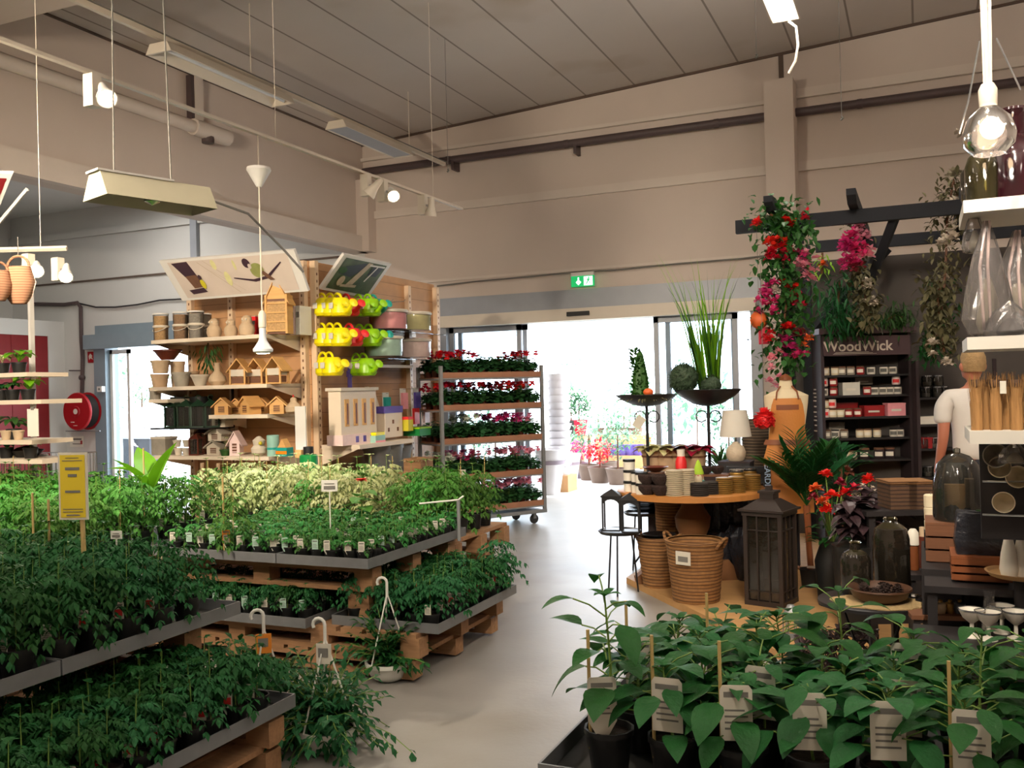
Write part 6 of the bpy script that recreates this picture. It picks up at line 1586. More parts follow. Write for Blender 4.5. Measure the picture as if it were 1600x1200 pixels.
# wooden bucket planters with fabric leaves
for i, (u, m, lm, lb) in enumerate([(1022,'kraft','olive_soft','wooden bucket with pale yellow leaves at the left'),(1044,'kraft','olive_soft','wooden bucket with pale leaves, second from the left'),(1066,'kraft','terracotta_dark','wooden bucket with maroon leaves, third from the left'),(1086,'kraft','bloom_darkred','wooden bucket with dark red leaves at the right')]):
    t = proto('wooden_bucket','planter'); lath(t,'bucket',m,[(0.06,0),(0.075,0.2),(0.07,0.2),(0.06,0.05)],12,cap1=False); b = MB().use('brown_wood')
    for hh in (0.05,0.15): b.lathe([(0.067+hh*0.06,hh),(0.068+hh*0.06,hh+0.012)],12,cap0=False,cap1=False)
    b.obj('hoops', t); b = MB().use(lm)
    for k in range(16): b.leaf((0,0,0.17),(math.cos(k*2.4),math.sin(k*2.4),0.8+0.05*k),0.15,0.09,0.8,4,0.3)
    b.obj('leaves', t); put(t, onY(u, BZ, yb_+0.1), lb, grp=None, sc=1.4)
# table lamp
p = onY(1151, BZ, yb_+0.05)
zlm = PD(1151, 720, (p-CAM).dot(FWD)).z
t = thing('black_box', 'black box on the sideboard under the table lamp', 'box', (p.x, p.y, BZ)); bxobj('box','book_black',t,(-0.13,0.13,-0.11,0.11,0,zlm-BZ-0.01)); bxobj('lid','rack_brown',t,(-0.135,0.135,-0.115,0.115,zlm-BZ-0.01,zlm-BZ))
p.z = zlm
t = thing('table_lamp', 'table lamp with cream shade and pineapple shaped base', 'lamp', p)
s_ = (p-CAM).dot(FWD)/FPX
lath(t,'base','lamp_base',[(11*s_,0),(13*s_,2*s_),(15*s_,8*s_),(15.5*s_,14*s_),(12.5*s_,22*s_),(6*s_,27*s_),(4*s_,30*s_)],20); lath(t,'stem','chrome',[(1.5*s_,30*s_),(1.5*s_,60*s_)],8)
hB = PD(1151,682,(p-CAM).dot(FWD)).z-p.z; hT = PD(1151,641,(p-CAM).dot(FWD)).z-p.z
lath(t,'lamp_shade','linen',[(24.5*s_,hB),(18.5*s_,hT),(18*s_,hT),(24*s_,hB)],32,cap0=False,cap1=False)
MB().use('chrome').tube([(0,0,50*s_),(0,0,hT-0.01)],0.004,5).obj('harp', t)
# books with blue letters on the right edge of the table
p = tpt(1192, 0.0)
zt_ = PD(1192,724,TD).z
t = thing('upright_sign', 'black upright board with a column of blue white letters at the table edge', 'sign', (p[0]+0.03, p[1]-0.02, TZ-0.05), R(12))
bxobj('board','book_black',t,(-0.3,0.03,-0.012,0.012,zt_-TZ-0.10,zt_-TZ+0.03)); bxobj('spine','book_black',t,(-0.02,0.035,-0.014,0.014,0.0,zt_-TZ+0.03))
hh = (zt_-TZ+0.03)
lettering('TEARDMAL', 0.062, 'letter_blue', t, (0.008,-0.018,hh*0.52), (PI/2, PI/2, 0), 0.001, True)
# ---------------------------------------------------------------- metal bowls on tall stands
def standbowl(label, u, vrim, D, r, halfh):
    p = onD(u, 1.5, D); zr_ = PD(u, vrim, D).z
    t = thing('bowl_stand', label, 'plant stand', (p.x, p.y, PFZ if False else 0.0))
    lath(t,'bowl','black_metal',[(0.05,zr_-halfh),(r*0.45,zr_-halfh*0.85),(r*0.8,zr_-halfh*0.4),(r,zr_),(r*0.97,zr_+0.005),(r*0.75,zr_-halfh*0.3),(0,zr_-halfh*0.7)],28,cap1=False)
    MB().use('black_metal').tube([(0,0,0.02),(0,0,zr_-halfh)],0.014,8).obj('pole', t)
    for k in range(3):
        aa = k*2.09+0.4; MB().use('black_metal').tube([(0,0,0.35),(0.12*math.cos(aa),0.12*math.sin(aa),0.12),(0.24*math.cos(aa),0.24*math.sin(aa),0.01)],0.009,6).obj('foot', t)
    for k in range(2):
        s = 1 if k else -1
        MB().use('black_metal').tube([(s*0.02,0,zr_-halfh-0.12)]+[(s*(0.06+0.05*math.sin(x)),0,zr_-halfh-0.09+0.05*math.cos(x)*-1) for x in [j*PI/5 for j in range(9)]],0.006,5).obj('scroll', t)
    return t, p, zr_
D1 = 8.05
t, pL, zL = standbowl('left black metal bowl on a tall pole, planted with a green cone', 1010, 617, D1, 0.27, 0.1)
t, pR, zR = standbowl('right black metal bowl on a tall pole with grass and a ball', 1106, 609, D1, 0.29, 0.14)
# left bowl planting
t = thing('green_cone', 'green feathery cone plant in the left metal bowl', 'plant', (pL.x-0.05, pL.y, zL-0.05))
b = MB().use('grass_dark')
rg = random.Random(5)
b.lathe([(0.08,0),(0.07,0.2),(0.03,0.4),(0,0.45)],10)
for k in range(420):
    h = rg.uniform(0,0.44); aa = rg.uniform(0,2*PI); rr = 0.14*(1-h/0.55)
    b.leaf((rr*0.5*math.cos(aa)-0.03*h/0.3,rr*0.5*math.sin(aa),h),(math.cos(aa),math.sin(aa),1.1),0.075,0.026,0.4,2)
b.obj('foliage', t)
t = thing('moss_bed', 'green moss and trailing twigs spilling from the left metal bowl', 'moss', (pL.x, pL.y, zL-0.03)); t['kind']='stuff'
b = MB().use('moss_dry')
for k in range(200):
    aa = rg.uniform(0,2*PI); rr = rg.uniform(0,0.26); b.leaf((rr*math.cos(aa),rr*math.sin(aa),0.0),(math.cos(aa),math.sin(aa),rg.uniform(.1,.9)),0.07,0.02,0.6,2)
b.obj('moss_tufts', t)
p = PD(1013,611,D1-0.2); t = thing('orange_fruit', 'orange ball ornament on the rim of the left metal bowl', 'ornament', (p.x,p.y,zL-0.01)); MB().use('bloom_orange').ball((0,0,0.035),0.045,12,8,sz=0.75).obj('ball', t, smooth=True); MB().use('stem_green').tube([(0,0,0.06),(0.005,0,0.08)],0.004,4).obj('stalk', t)
p = PD(998,652,D1-0.1); t = thing('price_tag', 'pale price tag hanging under the left metal bowl', 'tag', (pL.x-0.06,pL.y-0.05,p.z-0.05)); b = MB().use('label_card').at(ry=0.6); b.box(-0.04,0.04,-0.002,0.002,-0.05,0.06); b.obj('card', t); MB().use('print_grey').tube([(0.03,0,0.04),(0.06,0.03,zL-p.z-0.03)],0.002,3).obj('string', t)
# right bowl planting: ball and tall grass
p = PD(1072,591,D1-0.05); t = thing('boxwood_ball', 'dark green round clipped ball in the right metal bowl', 'topiary', (pR.x-0.19, pR.y-0.08, p.z-0.135))
b = MB().use('box_green').ball((0,0,0.135),0.125,16,12,0.05,rg=random.Random(3)); b.obj('core', t)
b = MB().use('box_green')
for k in range(500):
    th = rg.uniform(0,2*PI); ph = math.acos(rg.uniform(-1,1)); d = Vector((math.sin(ph)*math.cos(th),math.sin(ph)*math.sin(th),math.cos(ph)))
    b.leaf(Vector((0,0,0.135))+d*0.12,d+Vector((rg.uniform(-.6,.6),rg.uniform(-.6,.6),rg.uniform(-.6,.6))),0.03,0.012,0.3,2)
b.obj('leaves', t)
t = thing('boxwood_ball', 'smaller dark green ball at the foot of the tall grass', 'topiary', (pR.x+0.06, pR.y-0.14, zR-0.04)); b = MB().use('box_green')
b.ball((0,0,0.08),0.09,14,10,0.06,sz=0.8,rg=random.Random(4))
for k in range(300):
    th = rg.uniform(0,2*PI); ph = math.acos(rg.uniform(-1,1)); d = Vector((math.sin(ph)*math.cos(th),math.sin(ph)*math.sin(th),0.8*math.cos(ph)))
    b.leaf(Vector((0,0,0.08))+d*0.085,d,0.03,0.012,0.3,2)
b.obj('leaves', t)
t = thing('tall_grass', 'very tall bright green artificial grass in the right metal bowl', 'artificial plant', (pR.x+0.02, pR.y, zR-0.05))
def blade(b, p, a, lean, L, W, curl):
    pts = []; n = 9
    vs = []; fs = []
    for i in range(n+1):
        s = i/n; x = lean*L*s+curl*L*s*s*s; z = L*s*(1-0.1*abs(lean))-abs(curl)*L*0.35*s**4
        w_ = W*(1-s**2.2)*(0.6+0.4*math.sin(PI*min(1,s*1.5)))+0.001
        c = Vector(p)+Vector((x*math.cos(a),x*math.sin(a),z)); sd = Vector((-math.sin(a),math.cos(a),0))
        vs += [tuple(c-sd*w_/2), tuple(c+Vector((math.cos(a),math.sin(a),0))*w_*0.15), tuple(c+sd*w_/2)]
    for i in range(n):
        q = i*3; fs += [(q,q+1,q+4,q+3),(q+1,q+2,q+5,q+4)]
    b.add(vs, fs)
b1 = MB().use('grass_green'); b2 = MB().use('grass_dark')
gt = PD(1085, 385, D1).z-zR
for cl, (cx, lean) in enumerate([(-0.05,-0.14),(0.05,0.03),(0.02,-0.05)]):
    for k in range(26):
        aa = rg.uniform(0,2*PI); sdx = rg.uniform(-1,1)
        dirx = 0 if (lean+sdx*0.09) > 0 else PI
        L = gt*rg.uniform(0.45,0.92) if k > 2 else gt*rg.uniform(0.95,1.1)
        blade(b1 if rg.random()<0.7 else b2, (cx+rg.uniform(-.03,.03),rg.uniform(-.04,.04),0), dirx+rg.uniform(-.5,.5), abs(lean+sdx*0.07), L, 0.05, rg.uniform(0.0,0.16))
b1.obj('bright_blades', t); b2.obj('dark_blades', t)
# ---------------------------------------------------------------- left of the table: thin leg stands with dark trays
def wirestand(label, u, v, D, r, legs=3, m='black_metal'):
    p = onD(u, 0.6, D); z = PD(u, v, D).z
    t = thing('plate_stand', label, 'stand', (p.x, p.y, 0))
    lath(t,'tray',m,[(r*0.9,z-0.02),(r,z),(r*0.95,z+0.005),(r*0.85,z-0.012)],24)
    for k in range(legs):
        a_ = k*2*PI/legs+0.6; MB().use(m).tube([(r*0.55*math.cos(a_),r*0.55*math.sin(a_),z-0.02),(r*0.8*math.cos(a_),r*0.8*math.sin(a_),0.0)],0.007,6).obj('leg', t)
    return t, p, z
t, p, z = wirestand('low black wire stand with a flat tray in the aisle left of the round table', 968, 829, 7.15, 0.17)
def archlantern(label, u, v, D, w, h, zb):
    p = onD(u, zb, D); t = thing('arched_lantern', label, 'lantern', (p.x,p.y,zb), 0.2)
    bxobj('base','black_metal',t,(-w/2,w/2,-w/2,w/2,0,0.012)); b = MB().use('black_metal')
    bxobj('top_plate','black_metal',t,(-w*0.6,w*0.6,-w*0.6,w*0.6,h,h+0.012)); b = MB().use('black_metal').add([(-w*.6,-w*.6,h+.012),(w*.6,-w*.6,h+.012),(w*.6,w*.6,h+.012),(-w*.6,w*.6,h+.012),(0,0,h+.06)],[(0,1,4),(1,2,4),(2,3,4),(3,0,4)]); b.obj('roof', t)
    for sx in (-1,1):
        for sy in (-1,1): bxobj('post','black_metal',t,(sx*w/2-0.006,sx*w/2+0.006,sy*w/2-0.006,sy*w/2+0.006,0.012,h))
    for sy in (-1,1):
        pts = [(-w/2,h)]+[(-w/2,h-0.07)]+[(w/2*math.cos(x),h-0.07+0.055*math.sin(x)) for x in [PI-k*PI/8 for k in range(1,8)]]+[(w/2,h-0.07),(w/2,h)]
        MB().use('black_metal').xprism(pts, sy*w/2-0.004, sy*w/2+0.004).obj('arch', t)
    return t
archlantern('black arched lantern on the low wire stand, left one', 957, 826, 7.15, 0.13, 0.26, z+0.004)
archlantern('black arched lantern on the low wire stand, right one', 986, 826, 7.05, 0.13, 0.24, z+0.004)
t, p, z2 = wirestand('higher black wire stand with dark bowls behind the arched lanterns', 1005, 800, 7.9, 0.17)
for i in range(3): lath(thing('dark_dish', ['bottom dark dish of the stack on the higher wire stand','middle dark dish of the stack on the higher wire stand','top dark dish of the stack on the higher wire stand'][i], 'dish', (p.x,p.y,z2+0.004+i*0.03), 0, 'dark dishes on the higher wire stand'), 'dish', 'black_metal', [(0.08,0),(0.15,0.028),(0.145,0.028),(0.08,0.008)], 24, cap1=False)
# ---------------------------------------------------------------- baskets
def basket(label, u, v, D, rt, rb, h, m='wicker', handles=True, tagc=False, z0=PFZ, sign=None):
    p = onD(u, z0, D); t = thing('wicker_basket', label, 'basket', (p.x,p.y,z0), -0.35)
    pr = [(rb,0)]+[(rb+(rt-rb)*k/14+0.004*(k%2), h*k/14) for k in range(1,15)]+[(rt-0.02,h),(rt-0.03,h*0.9),(rb-0.02,0.02),(0,0.015)]
    lath(t,'basket_body',m,pr,28,cap1=False,sm=False); lath(t,'rim',m,[(rt-0.012,h-0.012),(rt+0.01,h-0.004),(rt+0.008,h+0.012),(rt-0.015,h+0.012)],28,cap0=False,cap1=False)
    if handles:
        for s in (-1,1):
            MB().use(m).tube([(s*(rt+0.0)+s*0.05*math.sin(x), -0.045*math.cos(x)*1.0, h-0.03+0.075*math.sin(x)) for x in [k*PI/8 for k in range(9)]],0.011,7).obj('handle', t, smooth=True)
    if tagc:
        bxobj('price_tag','label_card',t,(-0.02,0.1,-rt-0.012,-rt-0.008,h*0.68,h*0.9)); bxobj('tag_print','print_grey',t,(0.0,0.08,-rt-0.014,-rt-0.012,h*0.73,h*0.82))
    return t
basket('large wicker basket with two handles and a price tag, in front of the table', 1088, 935, 6.65, 0.205, 0.165, 0.42, tagc=True)
basket('wicker basket with dark bowls inside, left of the table foot', 1030, 900, 7.15, 0.16, 0.12, 0.37)
basket('tall wicker basket behind the table pedestal, left', 1050, 880, 7.75, 0.13, 0.11, 0.6, 'wicker', False)
t = proto('black_bowl','bowl'); lath(t,'bowl','black_metal',[(0.06,0),(0.13,0.06),(0.125,0.06),(0.05,0.01)],20,cap1=False); q = onD(1030,0.42,7.15); put(t, (q.x,q.y,PFZ+0.34), 'black bowl lying in the wicker basket by the table foot')
# wrapped dark planters right of the pedestal
for i, (u, D, h, r, lb) in enumerate([(1122,7.9,0.62,0.19,'dark wrapped planter behind the table pedestal, left'),(1150,7.7,0.66,0.18,'dark wrapped planter behind the table, middle'),(1172,7.3,0.42,0.15,'dark wrapped planter beside the big lantern'),(1130,7.45,0.36,0.15,'low dark planter in front of the wrapped ones')]):
    p = onD(u, PFZ, D); t = thing('wrapped_planter', lb, 'planter', (p.x,p.y,PFZ)); rg = random.Random(i)
    lath(t,'pot','black_plastic',[(r*0.7,0),(r,h*0.8),(r*0.95,h*0.8)],18,cap1=False)
    b = MB().use('cellophane_black'); n=22; pr=[]
    vs=[]; fs=[]
    for j,(f,zz) in enumerate([(0.75,0.02),(1.04,h*0.6),(1.1,h*0.85),(0.95,h),(0.6,h*0.98),(0.2,h*0.9)]):
        for k in range(n): 
            rr=r*f*(1+rg.uniform(-.09,.09)); vs.append((rr*math.cos(2*PI*k/n),rr*math.sin(2*PI*k/n),zz+rg.uniform(-.02,.02)))
    for j in range(5):
        for k in range(n): a_=j*n+k; c_=j*n+(k+1)%n; fs.append((a_,c_,c_+n,a_+n))
    b.add(vs,fs); b.obj('wrapping', t)
# ---------------------------------------------------------------- big lantern
p = onD(1206, PFZ, 6.5); ls = 6.5/FPX
t = thing('big_lantern', 'tall dark brown wooden floor lantern with glass panes beside the basket', 'lantern', (p.x,p.y,PFZ), R(-14))
w = 0.125; hb = 0.62
def lanternf(t, w, hb, m, htop):
    bxobj('base',m,t,(-w-0.015,w+0.015,-w-0.015,w+0.015,0.0,0.035))
    for sx in (-1,1):
        for sy in (-1,1): bxobj('post',m,t,(sx*w-0.014,sx*w+0.014,sy*w-0.014,sy*w+0.014,0.035,hb))
    for ax in range(4):
        b = MB().use(m).at(rz=ax*PI/2)
        for x in (-w/3, w/3): b.box(x-0.005,x+0.005,-w-0.006,-w+0.004,0.035,hb)
        for z in (0.1, hb-0.1): b.box(-w,w,-w-0.006,-w+0.004,z-0.004,z+0.004)
        f = b.obj('window_bars', t)
        MB().use('smoke_glass').at(rz=ax*PI/2).box(-w+0.014,w-0.014,-w+0.004,-w+0.006,0.04,hb).obj('pane', t)
    bxobj('top_frame',m,t,(-w-0.02,w+0.02,-w-0.02,w+0.02,hb,hb+0.025)); 
    q=w+0.04; q2=0.06
    MB().use(m).hexa([(-q,-q,hb+0.03),(q,-q,hb+0.03),(q,q,hb+0.03),(-q,q,hb+0.03)],[(-q,-q,hb+0.045),(q,-q,hb+0.045),(q,q,hb+0.045),(-q,q,hb+0.045)]).obj('eave', t)
    MB().use(m).hexa([(-q+.015,-q+.015,hb+0.045),(q-.015,-q+.015,hb+0.045),(q-.015,q-.015,hb+0.045),(-q+.015,q-.015,hb+0.045)],[(-q2,-q2,htop-0.07),(q2,-q2,htop-0.07),(q2,q2,htop-0.07),(-q2,q2,htop-0.07)]).obj('roof', t)
    bxobj('chimney',m,t,(-q2+0.01,q2-0.01,-q2+0.01,q2-0.01,htop-0.07,htop-0.03)); bxobj('cap',m,t,(-q2-0.0,q2+0.0,-q2-0.0,q2+0.0,htop-0.03,htop-0.012)); bxobj('knob',m,t,(-0.02,0.02,-0.02,0.02,htop-0.012,htop+0.02))
lanternf(t, w, hb, 'lantern_brown', 0.8)
lath(t,'candle','candle_wax',[(0.05,0.035),(0.05,0.16),(0.0,0.162)],16)
# ---------------------------------------------------------------- potted palm
p = onD(1268, PFZ, 7.0)
t = thing('palm_tree', 'small potted palm with an orange brown trunk beside the lantern', 'potted palm', (p.x,p.y,PFZ))
lath(t,'pot','black_plastic',[(0.07,0),(0.085,0.13),(0.08,0.13)],16); zt_ = PD(1262,790,7.0).z-PFZ
MB().use('leather_dark').tube([(0,0,0.1),(-0.01,0,0.3),(-0.02,0,zt_)],[0.024,0.022,0.026],8).obj('trunk', t); MB().use('label_card').at(z=0.15).box(-0.02,0.09,-0.09,-0.087,0,0.018).obj('plant_label', t)
rg = random.Random(12)
for k in range(15):
    aa = k*2.4; el = rg.uniform(1.3,4.0); d = Vector((math.cos(aa),math.sin(aa),el)).normalized(); L = rg.uniform(0.42,0.6); b = MB().use('dark_leaf')
    pts = [Vector((-0.02,0,zt_))+d*L*s+Vector((0,0,-0.25*L*s*s*(1.4/el))) for s in [j/8 for j in range(9)]]
    b.tube(pts,0.004,4,cap=False)
    for j in range(2,9):
        dd=(pts[j]-pts[j-1]).normalized(); sd=dd.cross(Vector((0,0,1))).normalized(); up_=sd.cross(dd)
        for s in (-1,1):
            for f in (0,0.5): b.leaf(pts[j]-dd*L*0.125*f,dd*1.0+sd*s*0.8+up_*0.2,0.24*(1-abs(j-4.5)/9),0.03,0.25,3,0.2)
    b.obj('frond', t)
# second leafy plant right of the palm
p = onD(1315, 0.6, 7.6); t = thing('leafy_plant', 'dark green leafy plant standing in front of the candle rack', 'artificial plant', (p.x,p.y,PFZ))
b = MB().use('dark_leaf')
for k in range(70):
    aa=rg.uniform(0,2*PI); z_=rg.uniform(0.55,1.0); b.leaf((0.05*math.cos(aa),0.05*math.sin(aa),z_),(math.cos(aa),math.sin(aa),rg.uniform(.2,1.8)),0.24,0.05,0.6,4,0.2)
b.obj('foliage', t); MB().use('brown_wood').tube([(0,0,0.1),(0,0,0.9)],0.014,6).obj('stem', t); lath(t,'pot','black_plastic',[(0.1,0),(0.14,0.25),(0.13,0.25)],16)
# red and orange silk flowers in a tall vase
p = onD(1300, 0.5, 6.4)
t = thing('red_flower_bunch', 'bunch of red and orange silk flowers right of the palm', 'flowers', (p.x,p.y,PFZ)); lath(t,'vase','black_plastic',[(0.1,0),(0.12,0.3),(0.08,0.42),(0.09,0.45)],18,cap1=False)
def blossom(b, c, r, m, rg, n=22):
    b.use(m)
    for k in range(n):
        th=rg.uniform(0,2*PI); ph=math.acos(rg.uniform(-0.3,1)); d=Vector((math.sin(ph)*math.cos(th),math.sin(ph)*math.sin(th),math.cos(ph)))
        b.leaf(Vector(c)+d*r*0.2,d,r*0.9,r*0.8,0.2,3,0.35)
for i,(u,v,D,m,r) in enumerate([(1290,742,6.5,'bloom_red',0.05),(1313,755,6.5,'bloom_darkred',0.045),(1275,765,6.2,'bloom_orange',0.05),(1300,775,6.2,'bloom_red',0.055),(1320,772,6.3,'bloom_red',0.05),(1285,785,6.1,'bloom_orange',0.045),(1292,798,6.1,'bloom_red',0.055),(1335,765,6.5,'bloom_red',0.05),(1270,778,6.2,'bloom_darkred',0.04),(1325,738,6.6,'terracotta_dark',0.05)]):
    q = PD(u,v,D)-Vector((p.x,p.y,PFZ)); b = MB(); blossom(b,q,r,m,rg); f=b.obj('flower', t); MB().use('stem_green').tube([(0,0,0.4),tuple(q*0.6+Vector((0,0,0.2))),tuple(q)],0.004,4).obj('flower_stem', t)
b = MB().use('dark_leaf')
for k in range(50): aa=rg.uniform(0,2*PI); b.leaf((0.1*math.cos(aa),0.1*math.sin(aa),rg.uniform(.42,.7)),(math.cos(aa),math.sin(aa),0.6),0.1,0.04,0.6,3)
b.obj('leaves', t)
p = PD(1357,748,6.6); t = thing('red_ball_flower', 'bright red ball flower on a stem above the purple leaves', 'flower', (p.x,p.y,PFZ)); MB().use('stem_green').tube([(0,0,0),(0,0,p.z-PFZ)],0.006,5).obj('stem', t); b=MB(); blossom(b,(0,0,p.z-PFZ-0.01),0.05,'bloom_red',rg,34); b.obj('bloom', t)
t = thing('white_red_sprig', 'small white and red silk flowers below the red ball flower', 'flowers', (PD(1345,765,6.55).x,PD(1345,765,6.55).y,PFZ)); MB().use('stem_green').tube([(0,0,0),(0,0,PD(1345,765,6.55).z-PFZ)],0.006,5).obj('stem', t)
b=MB()
for k in range(6): blossom(b,(rg.uniform(-.08,.08),rg.uniform(-.05,.05),PD(1345,765,6.55).z-PFZ+rg.uniform(-.06,.04)),0.03,'petal_white',rg,12)
b.obj('bloom', t)
# dark purple leaved plants
for i,(u,v,D,w_,h_,lb) in enumerate([(1375,790,6.0,0.5,0.34,'dark purple leaved artificial plant behind the glass bottles'),(1335,800,5.7,0.35,0.25,'smaller dark leaved plant left of the purple one'),(1405,775,6.4,0.35,0.3,'dark leaved plant nearest the wicker boxes')]):
    q=PD(u,v,D); t=thing('purple_plant', lb,'artificial plant',(q.x,q.y,PFZ)); b=MB().use('purple_leaf'); zz=q.z-PFZ
    for k in range(110):
        aa=rg.uniform(0,2*PI); b.leaf((w_*0.2*rg.uniform(-1,1),w_*0.2*rg.uniform(-1,1),zz+h_*rg.uniform(-.5,.3)),(math.cos(aa),math.sin(aa),rg.uniform(-.3,.9)),w_*0.35,0.07,0.6,4,0.25)
    b.obj('foliage', t); lath(t,'pot','black_plastic',[(0.11,0),(0.14,max(.2,zz-0.2)),(0.13,max(.2,zz-.2))],16)
# ---------------------------------------------------------------- mannequin with leather apron
p = onD(1231, 0.9, 7.3); ms = 7.3/FPX
t = thing('dress_form', 'cream dress form wearing a tan leather apron beside the garland', 'mannequin', (p.x,p.y,PFZ), R(14))
Z = lambda v: PD(1231, v, 7.3).z-PFZ
prof = [(34,760,.62),(36,735,.62),(36,715,.62),(28,690,.64),(27,670,.66),(30,650,.68),(33,630,.66),(34,618,.6),(22,612,.6),(11,608,.8),(10,598,.9),(9,594,.9)]
b = MB().use('mannequin'); vs=[];fs=[];n=24
for r_,v_,el in prof:
    for k in range(n): vs.append((r_*ms*math.cos(2*PI*k/n), r_*ms*el*math.sin(2*PI*k/n)*(0.75), Z(v_)))
for j in range(len(prof)-1):
    for k in range(n): a_=j*n+k; c_=j*n+(k+1)%n; fs.append((a_,c_,c_+n,a_+n))
fs.append(tuple((len(prof)-1)*n+k for k in range(n)))
b.add(vs,fs); b.obj('torso', t, smooth=True); MB().use('leather_dark').lathe([(9.5*ms,Z(594)),(9.5*ms,Z(590)),(3*ms,Z(585)),(0,Z(584))],16).obj('neck_cap', t)
MB().use('brown_wood').tube([(0,0,0.05),(0,0,Z(758))],0.018,8).obj('pole', t)
for k in range(3): MB().use('brown_wood').tube([(0,0,0.12),(0.2*math.cos(k*2.09),0.2*math.sin(k*2.09),0.0)],0.014,6).obj('foot', t)
def apron(prof2, m, nm, th=1.06, a0=-0.98, a1=0.98):
    vs=[];fs=[];n=14
    for r_,v_,el,wf in prof2:
        for k in range(n+1):
            a_=-PI/2+(a0+(a1-a0)*k/n)*wf; vs.append((r_*ms*th*math.cos(a_), r_*ms*el*0.75*th*math.sin(a_)-0.004, Z(v_)))
    for j in range(len(prof2)-1):
        for k in range(n): a_=j*(n+1)+k; fs.append((a_,a_+1,a_+n+2,a_+n+1))
    b=MB().use(m).add(vs,fs); return b.obj(nm, t, smooth=True)
apron([(38,800,.62,1.2),(37,760,.62,1.25),(37,735,.62,1.25),(36,715,.62,1.3),(29,690,.64,1.3),(27.5,670,.66,1.15),(30,650,.68,1.0),(33,632,.66,.75),(33,622,.62,.62)],'leather','apron')
apron([(33,694,.64,1.5),(30,686,.64,1.5)],'leather_dark','waist_band',1.1)
apron([(33,640,.66,.5),(33,632,.66,.5)],'leather_dark','chest_trim',1.09)
for s in (-1,1): MB().use('leather_dark').tube([(s*17*ms,-18*ms,Z(624)),(s*15*ms,-14*ms,Z(612)),(s*9*ms,-5*ms,Z(604)),(s*6*ms,6*ms,Z(602))],0.007,6).obj('neck_strap', t)
p = PD(1194,650,7.15); t = thing('red_pompom', 'bright red round paper flower hanging left of the dress form', 'ornament', p); b=MB().use('red').ball((0,0,-0.03),0.07,14,9,0.1); blossom(b,(0,0,-0.02),0.085,'red',rg,90); blossom(b,(0,0,-0.05),0.08,'red',rg,70); b.obj('petals', t); MB().use('print_grey').tube([(0,0,0.02),(0,0,1.25)],0.002,3).obj('thread', t)
# woven panel behind the lamp
stripes('woven_dark','#6b5a48','#3b3028',38,'Z',rough=0.85,width=0.4,bump=0.7,noise=0.3,var=0.15,scale=20)
p=onD(1190,0.5,8.3); t=thing('woven_basket_tower','tall dark woven basket behind the table lamp','basket',(p.x,p.y,PFZ)); zt_=PD(1190,655,8.3).z-PFZ; lath(t,'basket_body','woven_dark',[(0.14,0),(0.16,zt_),(0.15,zt_)],24,cap1=False)
p=onD(1128,0.5,8.5); t=thing('green_shrub','green feathery plant behind the table lamp on the left','artificial plant',(p.x,p.y,PFZ)); b=MB().use('grass_dark'); zt_=PD(1128,680,8.5).z-PFZ
for k in range(160): aa=rg.uniform(0,2*PI); b.leaf((0.03*math.cos(aa),0.03*math.sin(aa),zt_*rg.uniform(.45,.8)),(math.cos(aa),math.sin(aa),1.5),0.3,0.02,0.6,3)
b.obj('foliage', t); lath(t,'pot','galvanised',[(0.1,0),(0.13,zt_*0.45),(0.12,zt_*0.45)],16)
# ---------------------------------------------------------------- black pergola
PBY, PB2 = 8.0, 9.6
zbm = PY(1200, 350, PBY).z
xl, xr2 = PY(1150, 357, PBY).x, 1.6
t = thing('pergola', 'black wooden pergola standing over the decoration display', 'pergola', (0,0,0))
bxobj('front_beam','pergola_black',t,(xl,xr2,PBY-0.03,PBY+0.03,zbm-0.06,zbm+0.05))
xbk = PY(1275, 400, PB2).x
bxobj('rear_beam','pergola_black',t,(xbk,xr2,PB2-0.03,PB2+0.03,zbm-0.06,zbm+0.05))
def rafter(u, y0):
    x = PY(u, 320, y0).x
    b = MB().use('pergola_black'); h0, h1 = zbm+0.05, zbm+0.15
    b.add([(x-0.035,y0,h0+0.05),(x+0.035,y0,h0+0.05),(x+0.035,y0,h1),(x-0.035,y0,h1),(x-0.035,y0+0.12,h0),(x+0.035,y0+0.12,h0),(x-0.035,PB2+0.1,h0),(x+0.035,PB2+0.1,h0),(x+0.035,PB2+0.1,h1),(x-0.035,PB2+0.1,h1)],
          [(0,1,2,3),(1,0,4,5),(5,4,6,7),(6,9,8,7),(3,2,8,9),(0,3,9,6,4),(1,5,7,8,2)]); b.obj('rafter', t)
    return x
rx = [rafter(1200, 7.55), rafter(1330, 7.6), rafter(1512, 7.6)]
xp = PY(1228, 450, PBY).x
bxobj('post','pergola_black',t,(xp-0.045,xp+0.045,PBY+0.03,PBY+0.12,PFZ,zbm-0.0)); bxobj('post','pergola_black',t,(xp-0.045,xp+0.045,PB2-0.12,PB2-0.03,PFZ,zbm))
bxobj('post','pergola_black',t,(1.3,1.39,PBY+0.03,PBY+0.12,PFZ,zbm)); bxobj('post','pergola_black',t,(1.3,1.39,PB2-0.12,PB2-0.03,PFZ,zbm))
MB().use('pergola_black').tube([(xp,PB2-0.08,zbm-0.9),(xp+0.75,PB2-0.08,zbm-0.08)],0.05,4).obj('brace', t)
MB().use('pergola_black').tube([(rx[1]+0.05,PBY+0.6,zbm-0.55),(rx[1]+0.3,PBY+0.05,zbm-0.03)],0.045,4).obj('brace', t)
pa = PY(1283, 405, 9.8); 
t = thing('backdrop_board', 'grey brown backdrop board behind the candle rack', 'board', (0,0,0)); bxobj('board','board_grey',t,(xp-0.2,1.5,9.8,9.85,0.0,PY(1380,400,9.8).z)); bxobj('board_frame','pergola_black',t,(xp-0.25,xp-0.2,9.78,9.86,0,PY(1380,400,9.8).z))
